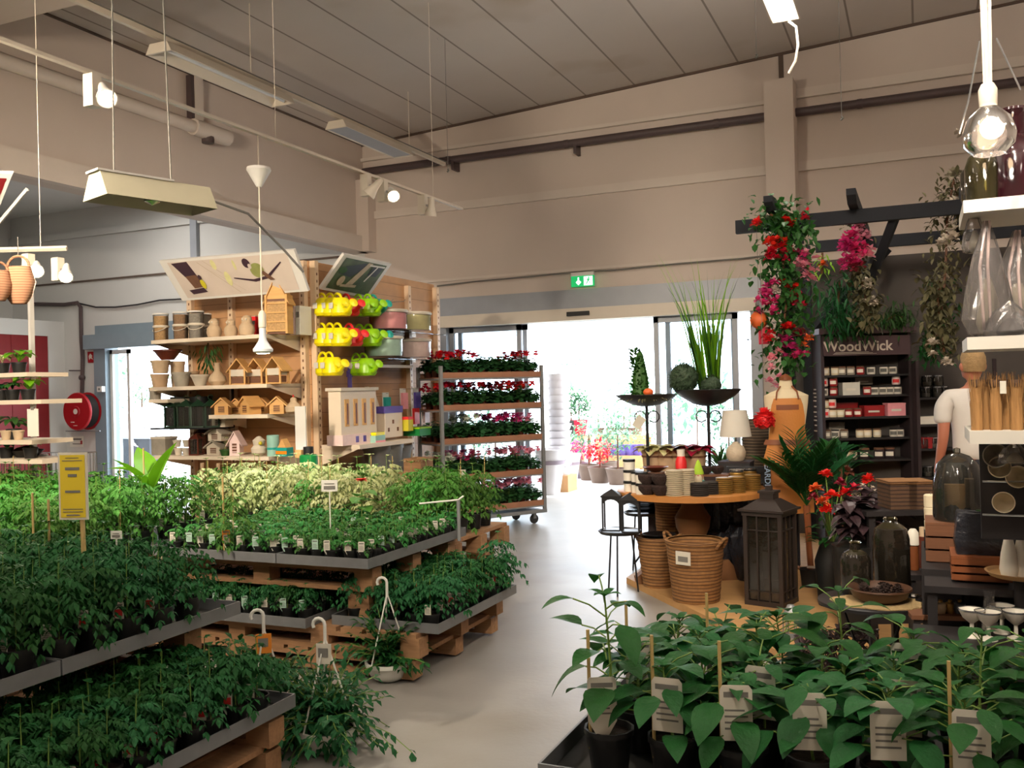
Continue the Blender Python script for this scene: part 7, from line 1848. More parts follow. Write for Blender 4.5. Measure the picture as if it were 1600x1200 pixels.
# ---------------------------------------------------------------- garlands and hanging flowers
def garland(name, label, cat, path, D, wid, lm, n, blooms, seed, LL=0.07, LW=0.04, hang=0.0, base=None):
    """path in pixels at distance D -> leaves in a column; blooms = (u,v,r,material,count)"""
    rg = random.Random(seed)
    P0 = [PD(u, v, D) for u, v in path]; o = P0[0].copy()
    t = thing(name, label, cat, o)
    pts = [p-o for p in P0]
    MB().use('brown_wood').tube(pts, 0.01, 5).obj('vine', t)
    b = MB().use(lm)
    for i in range(n):
        s = rg.random()*(len(pts)-1); j = min(int(s), len(pts)-2); q = pts[j].lerp(pts[j+1], s-j)
        q = q+Vector((rg.gauss(0,wid),rg.gauss(0,wid*0.7),rg.gauss(0,wid*0.8)))
        b.leaf(q, (rg.uniform(-1,1),rg.uniform(-1,1),rg.uniform(-1,.6)), LL*rg.uniform(.6,1.2), LW*rg.uniform(.6,1.2), 0.6, 3, 0.25)
    b.obj('leaves', t)
    for (u, v, r, m, k) in blooms:
        b = MB(); c = PD(u, v, D-0.08)-o; s_ = r*D/FPX
        for q in range(k):
            blossom(b, c+Vector((rg.gauss(0,s_*.5),rg.gauss(0,s_*.3),rg.gauss(0,s_*.6))), 0.044, m, rg, 12)
        b.obj('blossoms', t)
    return t
garland('flower_garland', 'tall garland of green leaves and red and pink flowers on the left pergola post', 'garland',
    [(1203,335),(1235,345),(1228,380),(1222,430),(1228,480),(1222,530),(1228,580)], 7.5, 0.10, 'leaf_green', 1100,
    [(1182,347,8,'bloom_red',3),(1232,350,9,'bloom_red',5),(1260,342,6,'bloom_red',2),(1208,380,14,'bloom_red',8),(1207,398,12,'bloom_red',7),(1228,392,12,'bloom_red',6),(1257,415,15,'bloom_pink',9),(1262,432,14,'bloom_pink',8),(1254,402,9,'bloom_magenta',5),(1235,445,10,'bloom_red',5),(1203,467,20,'bloom_magenta',15),(1193,455,8,'bloom_magenta',5),(1245,470,11,'bloom_red',6),(1228,510,10,'bloom_red',6),(1205,522,8,'bloom_red',4),(1248,520,9,'bloom_darkred',5),(1230,543,14,'bloom_magenta',10),(1248,555,12,'bloom_magenta',8),(1212,560,9,'bloom_pink',5),(1262,535,6,'bloom_orange',3),(1212,452,5,'petal_white',3),(1210,590,9,'bloom_pink',4)], 21, 0.08, 0.05)
garland('wisteria_spray', 'hanging spray of bright pink flowers under the middle rafter', 'flowers', [(1335,330),(1337,360),(1338,400),(1340,425)], 7.7, 0.05, 'moss_dry', 120,
    [(1330,368,12,'bloom_magenta',10),(1347,366,12,'bloom_pink',10),(1322,385,12,'bloom_magenta',10),(1340,388,14,'bloom_magenta',12),(1352,396,10,'bloom_pink',7),(1330,408,11,'bloom_magenta',9),(1318,410,6,'bloom_magenta',3),(1335,420,8,'bloom_darkred',5)], 22)
garland('hanging_foliage', 'olive and brown trailing leaves hanging under the pink spray', 'artificial plant', [(1343,420),(1350,450),(1355,480),(1360,505)], 7.9, 0.06, 'moss_dry', 240, [(1358,450,8,'petal_white',5),(1362,470,8,'petal_white',5)], 23, 0.09, 0.045)
garland('hanging_fern', 'dark green hanging fern left of the olive leaves', 'artificial plant', [(1312,440),(1310,470),(1308,502)], 8.3, 0.10, 'dark_leaf', 300, [], 24, 0.14, 0.02)
garland('lily_stem', 'small green lily stem with orange stamens beside the garland', 'artificial plant', [(1285,395),(1285,415),(1284,428)], 8.0, 0.03, 'grass_green', 30, [(1284,412,4,'bloom_orange',2)], 25, 0.1, 0.02)
garland('fern_tuft', 'light green fern tuft on top of the candle rack', 'artificial plant', [(1385,500),(1400,492),(1415,498)], 8.7, 0.07, 'leaf_green', 260, [], 26, 0.1, 0.02)
garland('dark_greenery', 'dark greenery lying on the left top of the candle rack', 'artificial plant', [(1300,505),(1330,500),(1355,503)], 8.7, 0.08, 'dark_leaf', 320, [], 27, 0.13, 0.02)
garland('dried_garland', 'brown mossy dried garland with pale mushrooms hanging from the right rafter', 'garland', [(1512,300),(1500,330),(1490,280),(1480,340),(1478,400),(1475,450)], 7.45, 0.08, 'moss_dry', 520, [(1490,316,9,'petal_white',4),(1486,365,12,'petal_white',9),(1475,380,8,'petal_white',5),(1495,275,8,'dried_pale',6),(1498,210,8,'petal_white',4)], 28, 0.07, 0.03)
garland('dried_garland', 'olive yellow leaf garland hanging right of the candle rack sign', 'garland', [(1470,430),(1465,470),(1470,510),(1475,550)], 7.6, 0.07, 'moss_dry', 340, [(1456,538,8,'petal_white',5),(1478,440,5,'petal_white',3),(1480,566,6,'petal_white',4)], 29, 0.10, 0.045)
garland('green_garland', 'darker green streak of leaves beside the olive garland', 'garland', [(1470,440),(1472,480),(1460,540),(1450,555)], 7.9, 0.06, 'dark_leaf', 260, [], 30, 0.09, 0.035)
p = PD(1186, 500, 7.6)
t = thing('red_lantern', 'orange red paper lantern with a red card hanging at the garland', 'ornament', p); MB().use('bloom_orange').ball((0,0,0),0.075,16,10).obj('paper_ball', t, smooth=True); bxobj('red_card','bloom_red',t,(-0.005,0.09,-0.01,0.0,-0.2,-0.06)); MB().use('print_grey').tube([(0,0,0.07),(0,0,zbm-p.z)],0.002,3).obj('thread', t)
# ---------------------------------------------------------------- candle racks (turned to the aisle)
def rack(name, label, D, u0, u1, vt, shelves, depth=0.42, sign=False):
    s = D/FPX; uc = (u0+u1)/2; p = onD(uc, 1.0, D)
    t = thing(name, label, 'shelving', (p.x, p.y, PFZ), YAW)
    W = (u1-u0)*s/2; hz = 606+(800-uc)*0.025; zf = lambda v: 1.6+(hz-v)*s-PFZ
    H = zf(vt)
    bxobj('side_panel','rack_brown',t,(-W,-W+0.03,0,depth,0,H)); bxobj('side_panel','rack_brown',t,(W-0.03,W,0,depth,0,H)); bxobj('back_panel','dark_shelf',t,(-W+0.03,W-0.03,depth-0.02,depth,0,H)); bxobj('base','rack_brown',t,(-W+0.03,W-0.03,0.02,depth-0.02,0,0.12))
    for v in shelves: bxobj('shelf','dark_shelf',t,(-W+0.03,W-0.03,0.01,depth-0.02,zf(v)-0.02,zf(v)))
    return t, (lambda u: (u-uc)*s), zf, W, s
rt, RXf, RZf, RW, rs = rack('candle_rack', 'dark brown candle rack with a lettered header, full of small jars', 8.8, 1286, 1428, 513, (585,617,651,684,718), sign=True)
zsg = (RZf(555), RZf(525))
bxobj('header_sign','rack_sign',rt,(-RW+0.02,RW-0.02,-0.02,0.01,zsg[0],zsg[1])); bxobj('header_moulding','rack_sign',rt,(-RW-0.03,RW+0.03,-0.06,0.44,RZf(521),RZf(512)))
lettering('WoodWick', 0.135, 'petal_white', rt, ((RXf(1343)), -0.024, (RZf(541))), (PI/2,0,0), 0.002, True)
for k in range(3): bxobj('script_line','petal_white',rt,(RXf(1304+k*2),RXf(1372-k*6),-0.024,-0.02,RZf(552)-0.004+k*0.008,RZf(552)+k*0.008-0.001))
for k, v in enumerate((607,613,619,625,634,643,650,656,664,673)): bxobj('side_lettering','petal_white',rt,(-RW-0.004,-RW,0.16,0.22+0.02*(k%2),RZf(v)-0.006,RZf(v)+0.006))
rm = Matrix.Translation(rt.location) @ Matrix.Rotation(YAW, 4, 'Z')
def jar(m, lid=None, r=0.04, h=0.085, label_=None):
    t = proto('candle_jar', 'candle'); lath(t,'glass',m,[(r*0.85,0),(r,h*0.1),(r,h*0.8),(r*0.88,h*0.85)],16)
    if lid: lath(t,'lid',lid,[(r*0.95,h*0.85),(r*0.95,h),(r*0.6,h*1.02)],16)
    if label_: 
        b = MB().use(label_); vs=[]; 
        for z in (h*0.25,h*0.65): vs += [(r*1.02*math.cos(a),r*1.02*math.sin(a),z) for a in [-PI/2-0.8+k*0.2 for k in range(9)]]
        b.add(vs,[(k,k+1,k+10,k+9) for k in range(8)]); b.obj('label_band', t)
    return t
JK = {'wax':Kind(jar('candle_wax','lid_wood',label_='candle_white')),'white':Kind(jar('candle_white','dark_shelf',label_='print_grey')),'red':Kind(jar('candle_red','lid_wood',label_='candle_white')),'grey':Kind(jar('pottery_grey','lid_wood',label_='candle_white')),'dark':Kind(jar('rack_brown','lid_wood',0.05,0.11,'candle_white')),'pink':Kind(jar('blush','candle_white',label_='red'))}
CN = {'wax':'cream','white':'white','red':'red','grey':'greyish','dark':'dark','pink':'pinkish'}
def shelfjars(v, items, nm, y=0.08):
    z = RZf(v)
    for i, (u, k, lev) in enumerate(items):
        q = rm @ Vector((RXf(u), y, z+lev*0.09))
        st = ', stacked on another' if lev else ''
        JK[k](tuple(q), 0, f'{CN[k]} candle jar on the rack {nm}, {order(i,len(items))}{st}', f'candle jars on the {nm}', 0.95)
def rbox(u0, u1, v, h, m, lb, y=0.1, dp=0.12):
    z = RZf(v); q = rm @ Vector((RXf((u0+u1)/2), y, z)); w = (u1-u0)*rs/2
    t = thing('gift_box', lb, 'box', tuple(q), YAW); bxobj('carton', m, t, (-w,w,0,dp,0,h)); bxobj('print','candle_white',t,(-w*0.6,w*0.5,-0.003,0,h*0.4,h*0.6)); bxobj('lid',m,t,(-w*1.02,w*1.02,-0.004,dp+0.004,h,h+0.012))
shelfjars(585, [(1297,'wax',0),(1312,'wax',0),(1323,'grey',0),(1337,'grey',0),(1352,'red',0),(1369,'white',0),(1389,'white',0),(1403,'white',0)], 'top shelf')
shelfjars(617, [(1294,'white',0),(1294,'pink',1),(1309,'red',0),(1309,'red',1),(1362,'red',0),(1374,'white',0),(1387,'white',0),(1398,'white',0),(1410,'white',0),(1408,'pink',1)], 'second shelf')
rbox(1325,1352,617,0.11,'white_paper','white box between the red jars on the second shelf'); rbox(1354,1382,601,0.06,'pottery_grey','grey white box lying above the second shelf jars',0.25); 
shelfjars(651, [(1294,'pink',0),(1294,'wax',1),(1305,'pink',1),(1306,'wax',0),(1318,'wax',0),(1331,'red',0),(1345,'red',0)], 'third shelf', 0.06)
rbox(1358,1390,651,0.09,'candle_red','flat dark red box on the third shelf',0.1); rbox(1392,1420,651,0.11,'pink_soft','salmon pink box at the right of the third shelf',0.05); rbox(1312,1355,651,0.12,'candle_red','wide dark red box behind the third shelf jars',0.22)
shelfjars(684, [(1297,'grey',0),(1310,'white',0),(1324,'grey',0),(1349,'wax',0),(1361,'wax',0),(1376,'wax',0),(1402,'white',0),(1412,'white',0)], 'fourth shelf')
rbox(1310,1335,684,0.13,'pottery_grey','grey green box at the left of the fourth shelf',0.25)
shelfjars(718, [(1325,'wax',0),(1337,'wax',0),(1355,'dark',0),(1378,'dark',0),(1395,'dark',0)], 'fifth shelf')
# second rack
rt2, RX2, RZ2, RW2, rs2 = rack('storage_rack', 'dark rack with clip lid jars behind the person', 8.7, 1434, 1560, 562, (620,662,700,745))
rm2 = Matrix.Translation(rt2.location) @ Matrix.Rotation(YAW, 4, 'Z')
t = proto('clip_jar','jar'); lath(t,'glass','clear_glass',[(0.045,0),(0.05,0.01),(0.05,0.08),(0.042,0.09)],16); lath(t,'filling','seed_grey',[(0.035,0.004),(0.035,0.04)],12); lath(t,'lid','chrome',[(0.045,0.09),(0.045,0.1),(0.03,0.105)],16); MB().use('chrome').tube([(0,-0.05,0.1),(0,-0.06,0.07),(0,-0.052,0.04)],0.004,4).obj('clip', t); kj = Kind(t)
for i,(u,v,l) in enumerate([(1456,620,0),(1474,620,0),(1458,620,1),(1476,620,1),(1448,620,0),(1492,620,0),(1450,700,0),(1466,700,0),(1456,745,0),(1472,745,0)]):
    q = rm2 @ Vector((RX2(u),0.1+0.1*(i in (4,5)),RZ2(v)+l*0.107)); kj(tuple(q),0,'glass clip lid jar, '+['bottom left of four on the top shelf','bottom right of four on the top shelf','stacked upper left on the top shelf','stacked upper right on the top shelf','far left on the top shelf','right end of the top shelf','left on the third shelf','right on the third shelf','left on the lowest shelf','right on the lowest shelf'][i],'clip lid jars')
for i,(u,v,m,h,w,lb) in enumerate([(1456,662,'candle_white',0.06,0.2,'white flat box on the second shelf of the dark rack'),(1453,684,'candle_red',0.09,0.1,'red brown box hanging low in the dark rack')]):
    q = rm2 @ Vector((RX2(u),0.06,RZ2(662 if i==0 else 700)+(0 if i==0 else 0.0))); t=thing('storage_box',lb,'box',tuple(q),YAW); bxobj('box',m,t,(-w/2,w/2,0,0.15,0,h)); bxobj('lid',m,t,(-w/2-.005,w/2+.005,-0.005,0.155,h,h+0.012))
# ---------------------------------------------------------------- person in white T shirt, seen from behind
mat('skin','#b9745a',0.55,var=0.06,scale=8); mat('tshirt','#e3ddd6',0.85,var=0.05,scale=6,bump=0.25,bscale=10); mat('trousers','#2a2c34',0.85,var=0.1); mat('hair_blond','#a8885c',0.7,var=0.25,scale=30,bump=0.6,bscale=80); mat('shoe_dark','#1c1c1e',0.5); mat('eye_white','#e9e6e0',0.3); mat('lip','#9a4c44',0.5)
def skinmesh(name, verts, edges, radii, root, m, lvl=2):
    me = bpy.data.meshes.new(name); me.from_pydata(verts, edges, []); o = bpy.data.objects.new(name, me); C.objects.link(o)
    md = o.modifiers.new('s','SKIN'); md.use_smooth_shade = True
    for i, r in enumerate(radii):
        r = r if isinstance(r, tuple) else (r, r); me.skin_vertices[0].data[i].radius = r
    me.skin_vertices[0].data[root].use_root = True
    md2 = o.modifiers.new('d','SUBSURF'); md2.levels = lvl; md2.render_levels = lvl
    dg = bpy.context.evaluated_depsgraph_get(); dg.update()
    res = bpy.data.meshes.new_from_object(o.evaluated_get(dg)); bpy.data.objects.remove(o)
    res.materials.clear(); res.materials.append(M[m]); res.name = name
    res.polygons.foreach_set('material_index', [0]*len(res.polygons))
    return res
pp = onD(1524, 1.0, 7.1)
person = thing('person', 'person in a white T shirt standing behind the near shelf, arms down', 'person', (pp.x, pp.y, PFZ), R(18))
# joints (facing +Y local, seen from the back)
V = [(0,0,0.94),(0,0,1.08),(0,0.0,1.24),(0,0,1.40),(0,0.01,1.47),(0,0.015,1.53)]
Rr = [(0.15,0.10),(0.13,0.09),(0.155,0.105),(0.14,0.085),(0.055,0.055),(0.05,0.05)]
E = [(0,1),(1,2),(2,3),(3,4),(4,5)]
for s in (-1,1):
    i0 = len(V)
    V += [(s*0.17,0,1.385),(s*0.215,0.0,1.34),(s*0.24,-0.02,1.08),(s*0.25,0.07,0.85),(s*0.25,0.09,0.82)]
    Rr += [0.06,0.055,0.042,0.03,0.03]; E += [(3,i0),(i0,i0+1),(i0+1,i0+2),(i0+2,i0+3),(i0+3,i0+4)]
    i1 = len(V)
    V += [(s*0.09,0,0.86),(s*0.1,0.01,0.5),(s*0.11,-0.03,0.1),(s*0.115,0.0,0.05),(s*0.125,0.14,0.035)]
    Rr += [0.085,0.058,0.042,0.04,0.03]; E += [(0,i1),(i1,i1+1),(i1+1,i1+2),(i1+2,i1+3),(i1+3,i1+4)]
body = link('body', skinmesh('body', V, E, Rr, 0, 'skin'), person)
# head with face
hb = MB().use('skin'); hv=[];hf=[];n=20
hp = [(0.030,1.50,0.02),(0.045,1.53,0.02),(0.062,1.55,0.035),(0.072,1.585,0.025),(0.077,1.625,0.015),(0.078,1.66,0.008),(0.074,1.69,0.004),(0.062,1.715,0.0),(0.04,1.735,0.0),(0.012,1.745,0.0)]
for r_,z_,oy in hp:
    for k in range(n): a_=2*PI*k/n; hv.append((r_*math.cos(a_), r_*1.22*math.sin(a_)+oy, z_))
for j in range(len(hp)-1):
    for k in range(n): a_=j*n+k; c_=j*n+(k+1)%n; hf.append((a_,c_,c_+n,a_+n))
hf += [tuple(range(n-1,-1,-1)), tuple((len(hp)-1)*n+k for k in range(n))]
hb.add(hv,hf)
for s in (-1,1): hb.ball((s*0.08,0.0,1.625),0.022,8,6,sz=1.5)
hb.ball((0,0.115,1.61),0.015,8,6,sz=1.6)
head = hb.obj('head', person, smooth=True, ang=60)
for s in (-1,1): MB().use('eye_white').ball((s*0.03,0.088,1.64),0.012,8,6).obj('eye', head, smooth=True)
MB().use('lip').ball((0,0.1,1.572),0.018,8,5,sz=0.4).obj('mouth', head, smooth=True)
b = MB().use('hair_blond'); hv=[];hf=[]
hp = [(0.074,1.585,-0.012),(0.083,1.62,-0.012),(0.088,1.66,-0.008),(0.086,1.70,-0.004),(0.074,1.735,0.0),(0.05,1.757,0.0),(0.015,1.766,0.0)]
for j,(r_,z_,oy) in enumerate(hp):
    for k in range(n):
        a_=2*PI*k/n; y=r_*1.24*math.sin(a_)+oy
        if z_ < 1.69 and y > 0.02: y = 0.02; 
        hv.append((r_*math.cos(a_), y, z_))
for j in range(len(hp)-1):
    for k in range(n): a_=j*n+k; c_=j*n+(k+1)%n; hf.append((a_,c_,c_+n,a_+n))
hf.append(tuple((len(hp)-1)*n+k for k in range(n)))
b.add(hv,hf).obj('hair', head, smooth=True, ang=70)
# hands with five fingers
for s in (-1,1):
    hx, hy, hz = s*0.25, 0.095, 0.82
    Vh = [(hx,hy,hz),(hx,hy+0.015,hz-0.07)]; Rh = [(0.022,0.035),(0.018,0.036)]; Eh = [(0,1)]
    for f,(dy,ln) in enumerate([(-0.028,0.06),(-0.009,0.072),(0.01,0.075),(0.029,0.068)]):
        i0=len(Vh); Vh += [(hx,hy+0.018+dy,hz-0.085),(hx-s*0.006,hy+0.02+dy*1.1,hz-0.085-ln*0.55),(hx-s*0.02,hy+0.025+dy*1.1,hz-0.085-ln)]; Rh += [0.0095,0.009,0.0075]; Eh += [(1,i0),(i0,i0+1),(i0+1,i0+2)]
    i0=len(Vh); Vh += [(hx-s*0.012,hy+0.045,hz-0.03),(hx-s*0.018,hy+0.065,hz-0.06),(hx-s*0.022,hy+0.07,hz-0.085)]; Rh += [0.011,0.01,0.008]; Eh += [(0,i0),(i0,i0+1),(i0+1,i0+2)]
    link('hand', skinmesh('hand', Vh, Eh, Rh, 0, 'skin', 1), body)
# T shirt and trousers
V2 = [(0,0,0.88),(0,0,1.05),(0,0,1.24),(0,0,1.39),(0,0.005,1.455)]; R2_ = [(0.185,0.135),(0.17,0.12),(0.185,0.13),(0.165,0.105),(0.068,0.066)]; E2=[(0,1),(1,2),(2,3),(3,4)]
for s in (-1,1):
    i0=len(V2); V2 += [(s*0.175,0,1.39),(s*0.225,0,1.33),(s*0.238,-0.006,1.18)]; R2_ += [0.075,0.075,0.066]; E2 += [(3,i0),(i0,i0+1),(i0+1,i0+2)]
link('tshirt', skinmesh('tshirt', V2, E2, R2_, 0, 'tshirt'), person)
V3 = [(0,0,0.96),(0,0,0.88)]; R3=[(0.165,0.115),(0.165,0.12)]; E3=[(0,1)]
for s in (-1,1):
    i0=len(V3); V3 += [(s*0.095,0,0.8),(s*0.1,0.01,0.48),(s*0.11,-0.03,0.09)]; R3 += [0.1,0.074,0.062]; E3 += [(1,i0),(i0,i0+1),(i0+1,i0+2)]
link('trousers', skinmesh('trousers', V3, E3, R3, 0, 'trousers'), person)
for s in (-1,1): MB().use('shoe_dark').at(s*0.118,0.04,0.045).ball((0,0,0),0.05,12,8,sz=0.9).add([],[]).obj('shoe', person, smooth=True).scale = (1,1,1)
for s in (-1,1): link('shoe', skinmesh('shoe', [(s*0.115,-0.05,0.04),(s*0.12,0.05,0.045),(s*0.125,0.18,0.03)], [(0,1),(1,2)], [0.045,0.05,0.035], 0, 'shoe_dark', 1), person)
# ---------------------------------------------------------------- near white shelves at the right edge
SD = 3.3; q0 = PD(1511, 535, SD); NX, NY = q0.x, q0.y
mat('near_shelf','#c9c4ba',0.5,var=0.03)
t = thing('white_shelving', 'white metal shelving at the right edge carrying glassware', 'shelving', (0,0,0))
nz = [PD(1511,v,SD).z for v in (313,527,674)]
NW = 1.1
for z in nz: 
    bxobj('shelf','near_shelf',t,(NX,NX+NW,NY,NY+0.42,z-0.045,z))
    for x in (NX+0.25,): MB().use('near_shelf').hexa([(x,NY+0.1,z-0.05),(x+0.008,NY+0.1,z-0.05),(x+0.008,NY+0.42,z-0.12),(x,NY+0.42,z-0.12)],[(x,NY+0.1,z-0.045),(x+0.008,NY+0.1,z-0.045),(x+0.008,NY+0.42,z-0.045),(x,NY+0.42,z-0.045)]).obj('bracket', t)
bxobj('upright','near_shelf',t,(NX+0.5,NX+0.55,NY+0.40,NY+0.44,0,2.9)); bxobj('upright','near_shelf',t,(NX+NW-0.05,NX+NW,NY+0.40,NY+0.44,0,2.9))
bxobj('back_panel','dark_shelf',t,(NX+0.4,NX+NW,NY+0.44,NY+0.46,0.1,2.3)); bxobj('base','near_shelf',t,(NX+0.2,NX+NW,NY,NY+0.42,0,0.12))
def nearY(u, z, dy): return onY(u, z, NY+dy)
# maroon bottle
p = nearY(1588, nz[0], 0.14); s_ = (p-CAM).dot(FWD)/FPX
t = thing('large_bottle', 'large dark maroon glass bottle on the top white shelf', 'bottle', (p.x,p.y,nz[0]))
h_ = lambda v: (312-v)*s_
lath(t,'bottle','bottle_maroon',[(46*s_,0),(47*s_,h_(300)),(46*s_,h_(245)),(38*s_,h_(225)),(17*s_,h_(208)),(15*s_,h_(190)),(16*s_,h_(178)),(21*s_,h_(170)),(20*s_,h_(166)),(12*s_,h_(167))],32,cap1=False)
p = nearY(1538, nz[0], 0.1); s_ = (p-CAM).dot(FWD)/FPX
t = thing('glass_jar', 'olive brown glass jar beside the maroon bottle', 'jar', (p.x,p.y,nz[0]))
lath(t,'jar','olive_glass',[(25*s_,0),(27*s_,h_(300)),(27*s_,h_(255)),(22*s_,h_(240)),(14*s_,h_(232)),(15*s_,h_(226))],28,cap1=False); lath(t,'inner_wall','olive_glass',[(24*s_,0.004),(25*s_,h_(255)),(12*s_,h_(236))],24,cap1=False)
p = nearY(1515, nz[0], 0.3); t = thing('glass_vase', 'dark glass vase at the left end of the top white shelf', 'vase', (p.x+0.02,p.y,nz[0])); lath(t,'vase','smoke_glass',[(0.03,0),(0.05,0.05),(0.05,0.15),(0.03,0.18)],24,cap1=False); lath(t,'inner_wall','olive_glass',[(0.028,0.004),(0.046,0.05),(0.046,0.15)],20,cap1=False)
# cluster pendant light above
p = PD(1545, 200, 3.15)
t = thing('pendant_cluster', 'cluster of bare glass bulbs on pale cords, one of them lit', 'pendant lamp', p)
zc_ = zc(p.x)-p.z
for dx, dy in ((0,0),(0.015,0.01),(-0.012,0.012)): MB().use('track_white').tube([(dx*0.6,dy,0.1),(dx,dy,0.6),(dx*2+0.02,dy,zc_-0.02)],0.006,6).obj('cord', t)
MB().use('track_white').lathe([(0.02,0.05),(0.028,0.06),(0.03,0.13),(0.02,0.15)],14).obj('socket', t, smooth=True)
MB().use('lamp_on').ball((0.01,0,0),0.038,16,10).obj('lit_bulb', t, smooth=True)
MB().use('wrap_film').lathe([(0.03,0.07),(0.07,0.03),(0.085,-0.02),(0.08,-0.06),(0.05,-0.09)],20,cap0=False,cap1=False).obj('glass_shade', t, smooth=True)
MB().use('chrome').tube([(-0.02,0,0.3),(-0.06,0.02,0.1),(-0.09,0.03,0.0)],0.003,4).obj('wire', t); MB().use('chrome').tube([(0.03,0,0.3),(0.1,0.02,0.12)],0.003,4).obj('wire', t)
ld = bpy.data.lights.new('bulb_light','POINT'); ld.energy=4; ld.color=(1,0.9,0.78); ld.shadow_soft_size=0.04; link('bulb_light', ld, t, (0.01,-0.05,-0.05))
# film wrapped goods hanging below the top shelf
def filmbag(label, u, v0, v1, dy, w, seed, m='wrap_film', strap=True, name='wrapped_vase', fill_='dried_pale'):
    rg = random.Random(seed); p = nearY(u, 1.8, dy); zt_ = PD(u,v0,(p-CAM).dot(FWD)).z; zb_ = PD(u,v1,(p-CAM).dot(FWD)).z; h=zt_-zb_
    t = thing(name, label, 'wrapped goods', (p.x,p.y,zb_)); n=18; vs=[];fs=[]
    prof=[(0.55,0.0),(0.9,0.03),(1.0,0.15),(0.85,0.4),(0.55,0.7),(0.25,0.9),(0.12,1.0)]
    for f,zz in prof:
        for k in range(n): r=w*f*(1+rg.uniform(-.14,.14)); vs.append((r*math.cos(2*PI*k/n),r*0.7*math.sin(2*PI*k/n),zz*h))
    for j in range(len(prof)-1):
        for k in range(n): a_=j*n+k; c_=j*n+(k+1)%n; fs.append((a_,c_,c_+n,a_+n))
    MB().use(m).add(vs,fs).obj('film', t); lath(t,'content',fill_,[(w*0.35,0.005),(w*0.5,h*0.12),(w*0.4,h*0.3),(w*0.15,h*0.5)],14)
    if strap:
        MB().use('blush').tube([(-w*0.2,-w*0.5,h*0.05),(-w*0.3,-w*0.2,h*0.6),(0,0,h*1.0)],0.006,5).obj('ribbon', t); MB().use('blush').tube([(w*0.05,-w*0.5,h*0.05),(0,-w*0.3,h*0.6),(0.01,0,h*1.0)],0.006,5).obj('ribbon', t)
    return t
filmbag('clear film wrapped vase with pink ribbons on the second white shelf', 1545, 345, 526, 0.1, 0.085, 1)
filmbag('clear film wrapped vase nearer the right edge on the second white shelf', 1592, 360, 526, 0.16, 0.1, 2)
t = filmbag('dark bowl in clear film in front on the second white shelf', 1578, 470, 526, 0.06, 0.09, 3, strap=False, fill_='dark_shelf')
t = filmbag('clear glass ball in film hanging under the top white shelf', 1527, 325, 395, 0.14, 0.045, 4, strap=False)
# brown grass bundles on third shelf
mat('dry_grass','#9a7142',0.85,var=0.3,scale=20,stretch=(6,6,0.7)); mat('dry_grass_dark','#4a3322',0.85,var=0.3,scale=20)
for i,(u,dy) in enumerate([(1527,0.08),(1542,0.12),(1557,0.08),(1573,0.12),(1589,0.08),(1604,0.12)]):
    p = nearY(u, nz[2], dy); zt_ = PD(u,578,(p-CAM).dot(FWD)).z-nz[2]; rg=random.Random(i)
    t = thing('grass_bundle', f'brown dried grass bundle standing on the third white shelf, {order(i,6)}', 'dried grass', (p.x,p.y,nz[2]), 0, 'dried grass bundles')
    b = MB().use('dry_grass')
    for k in range(70):
        x,y=rg.gauss(0,0.012),rg.gauss(0,0.012); blade(b,(x*0.5,y*0.5,0),math.atan2(y,x),0.08,zt_*rg.uniform(.75,1.0),0.006,0.03)
    b.obj('grass', t); MB().use('dry_grass').lathe([(0.02,0),(0.022,zt_*0.45),(0.012,zt_*0.8)],10).obj('core', t)
    MB().use('dry_grass_dark').lathe([(0.019,zt_*0.72),(0.021,zt_*0.78),(0.018,zt_*0.84)],10,cap0=False,cap1=False).obj('tie', t)
p = nearY(1568, 1.5, 0.045); t = thing('price_tag', 'small white price tag hanging on the dried grass bundles', 'tag', (p.x,p.y,PD(1568,615,(p-CAM).dot(FWD)).z)); bxobj('card','label_card',t,(-0.01,0.01,-0.002,0.002,0,0.045))
# cups facing the camera under the third shelf
for i,(u,v,r,lb) in enumerate([(1556,712,19,'pale cup lying on its side at the upper left of three'),(1562,730,17,'grey cream cup, the middle one facing the view'),(1590,745,18,'cream cup with a bright rim at the right edge'),(1568,785,17,'cream cup lowest of the four lying cups')]):
    p = PD(u,v,3.5+0.03*i); s_=3.5/FPX; dcam=(CAM-p).normalized(); t=thing('lying_cup',lb,'cup',p,0,'cups lying on their sides'); t.rotation_euler=dcam.to_track_quat('Z','Y').to_euler()
    lath(t,'cup','candle_wax' if i else 'pottery_grey',[(r*0.7*s_,-0.09),(r*0.95*s_,-0.04),(r*s_,0),(r*0.92*s_,0),(r*0.8*s_,-0.05),(0,-0.075)],24,cap1=False)
t = thing('cup_rack', 'wire rack holding the lying cups', 'rack', (0,0,0))
pa=PD(1560,745,3.6)
for v in (752,804): q=PD(1535,v,3.62); MB().use('chrome').tube([tuple(q),tuple(q+Vector((0.55,0,0)))],0.004,5).obj('wire', t)
bxobj('back_board','dark_shelf',t,(q.x,q.x+0.6,q.y+0.1,q.y+0.12,0.95,1.36)); bxobj('foot','dark_shelf',t,(q.x+0.3,q.x+0.6,q.y+0.1,q.y+0.4,0,0.95))
filmbag('crumpled film parcel under the third white shelf', 1580, 690, 725, 0.2, 0.06, 6, strap=False)
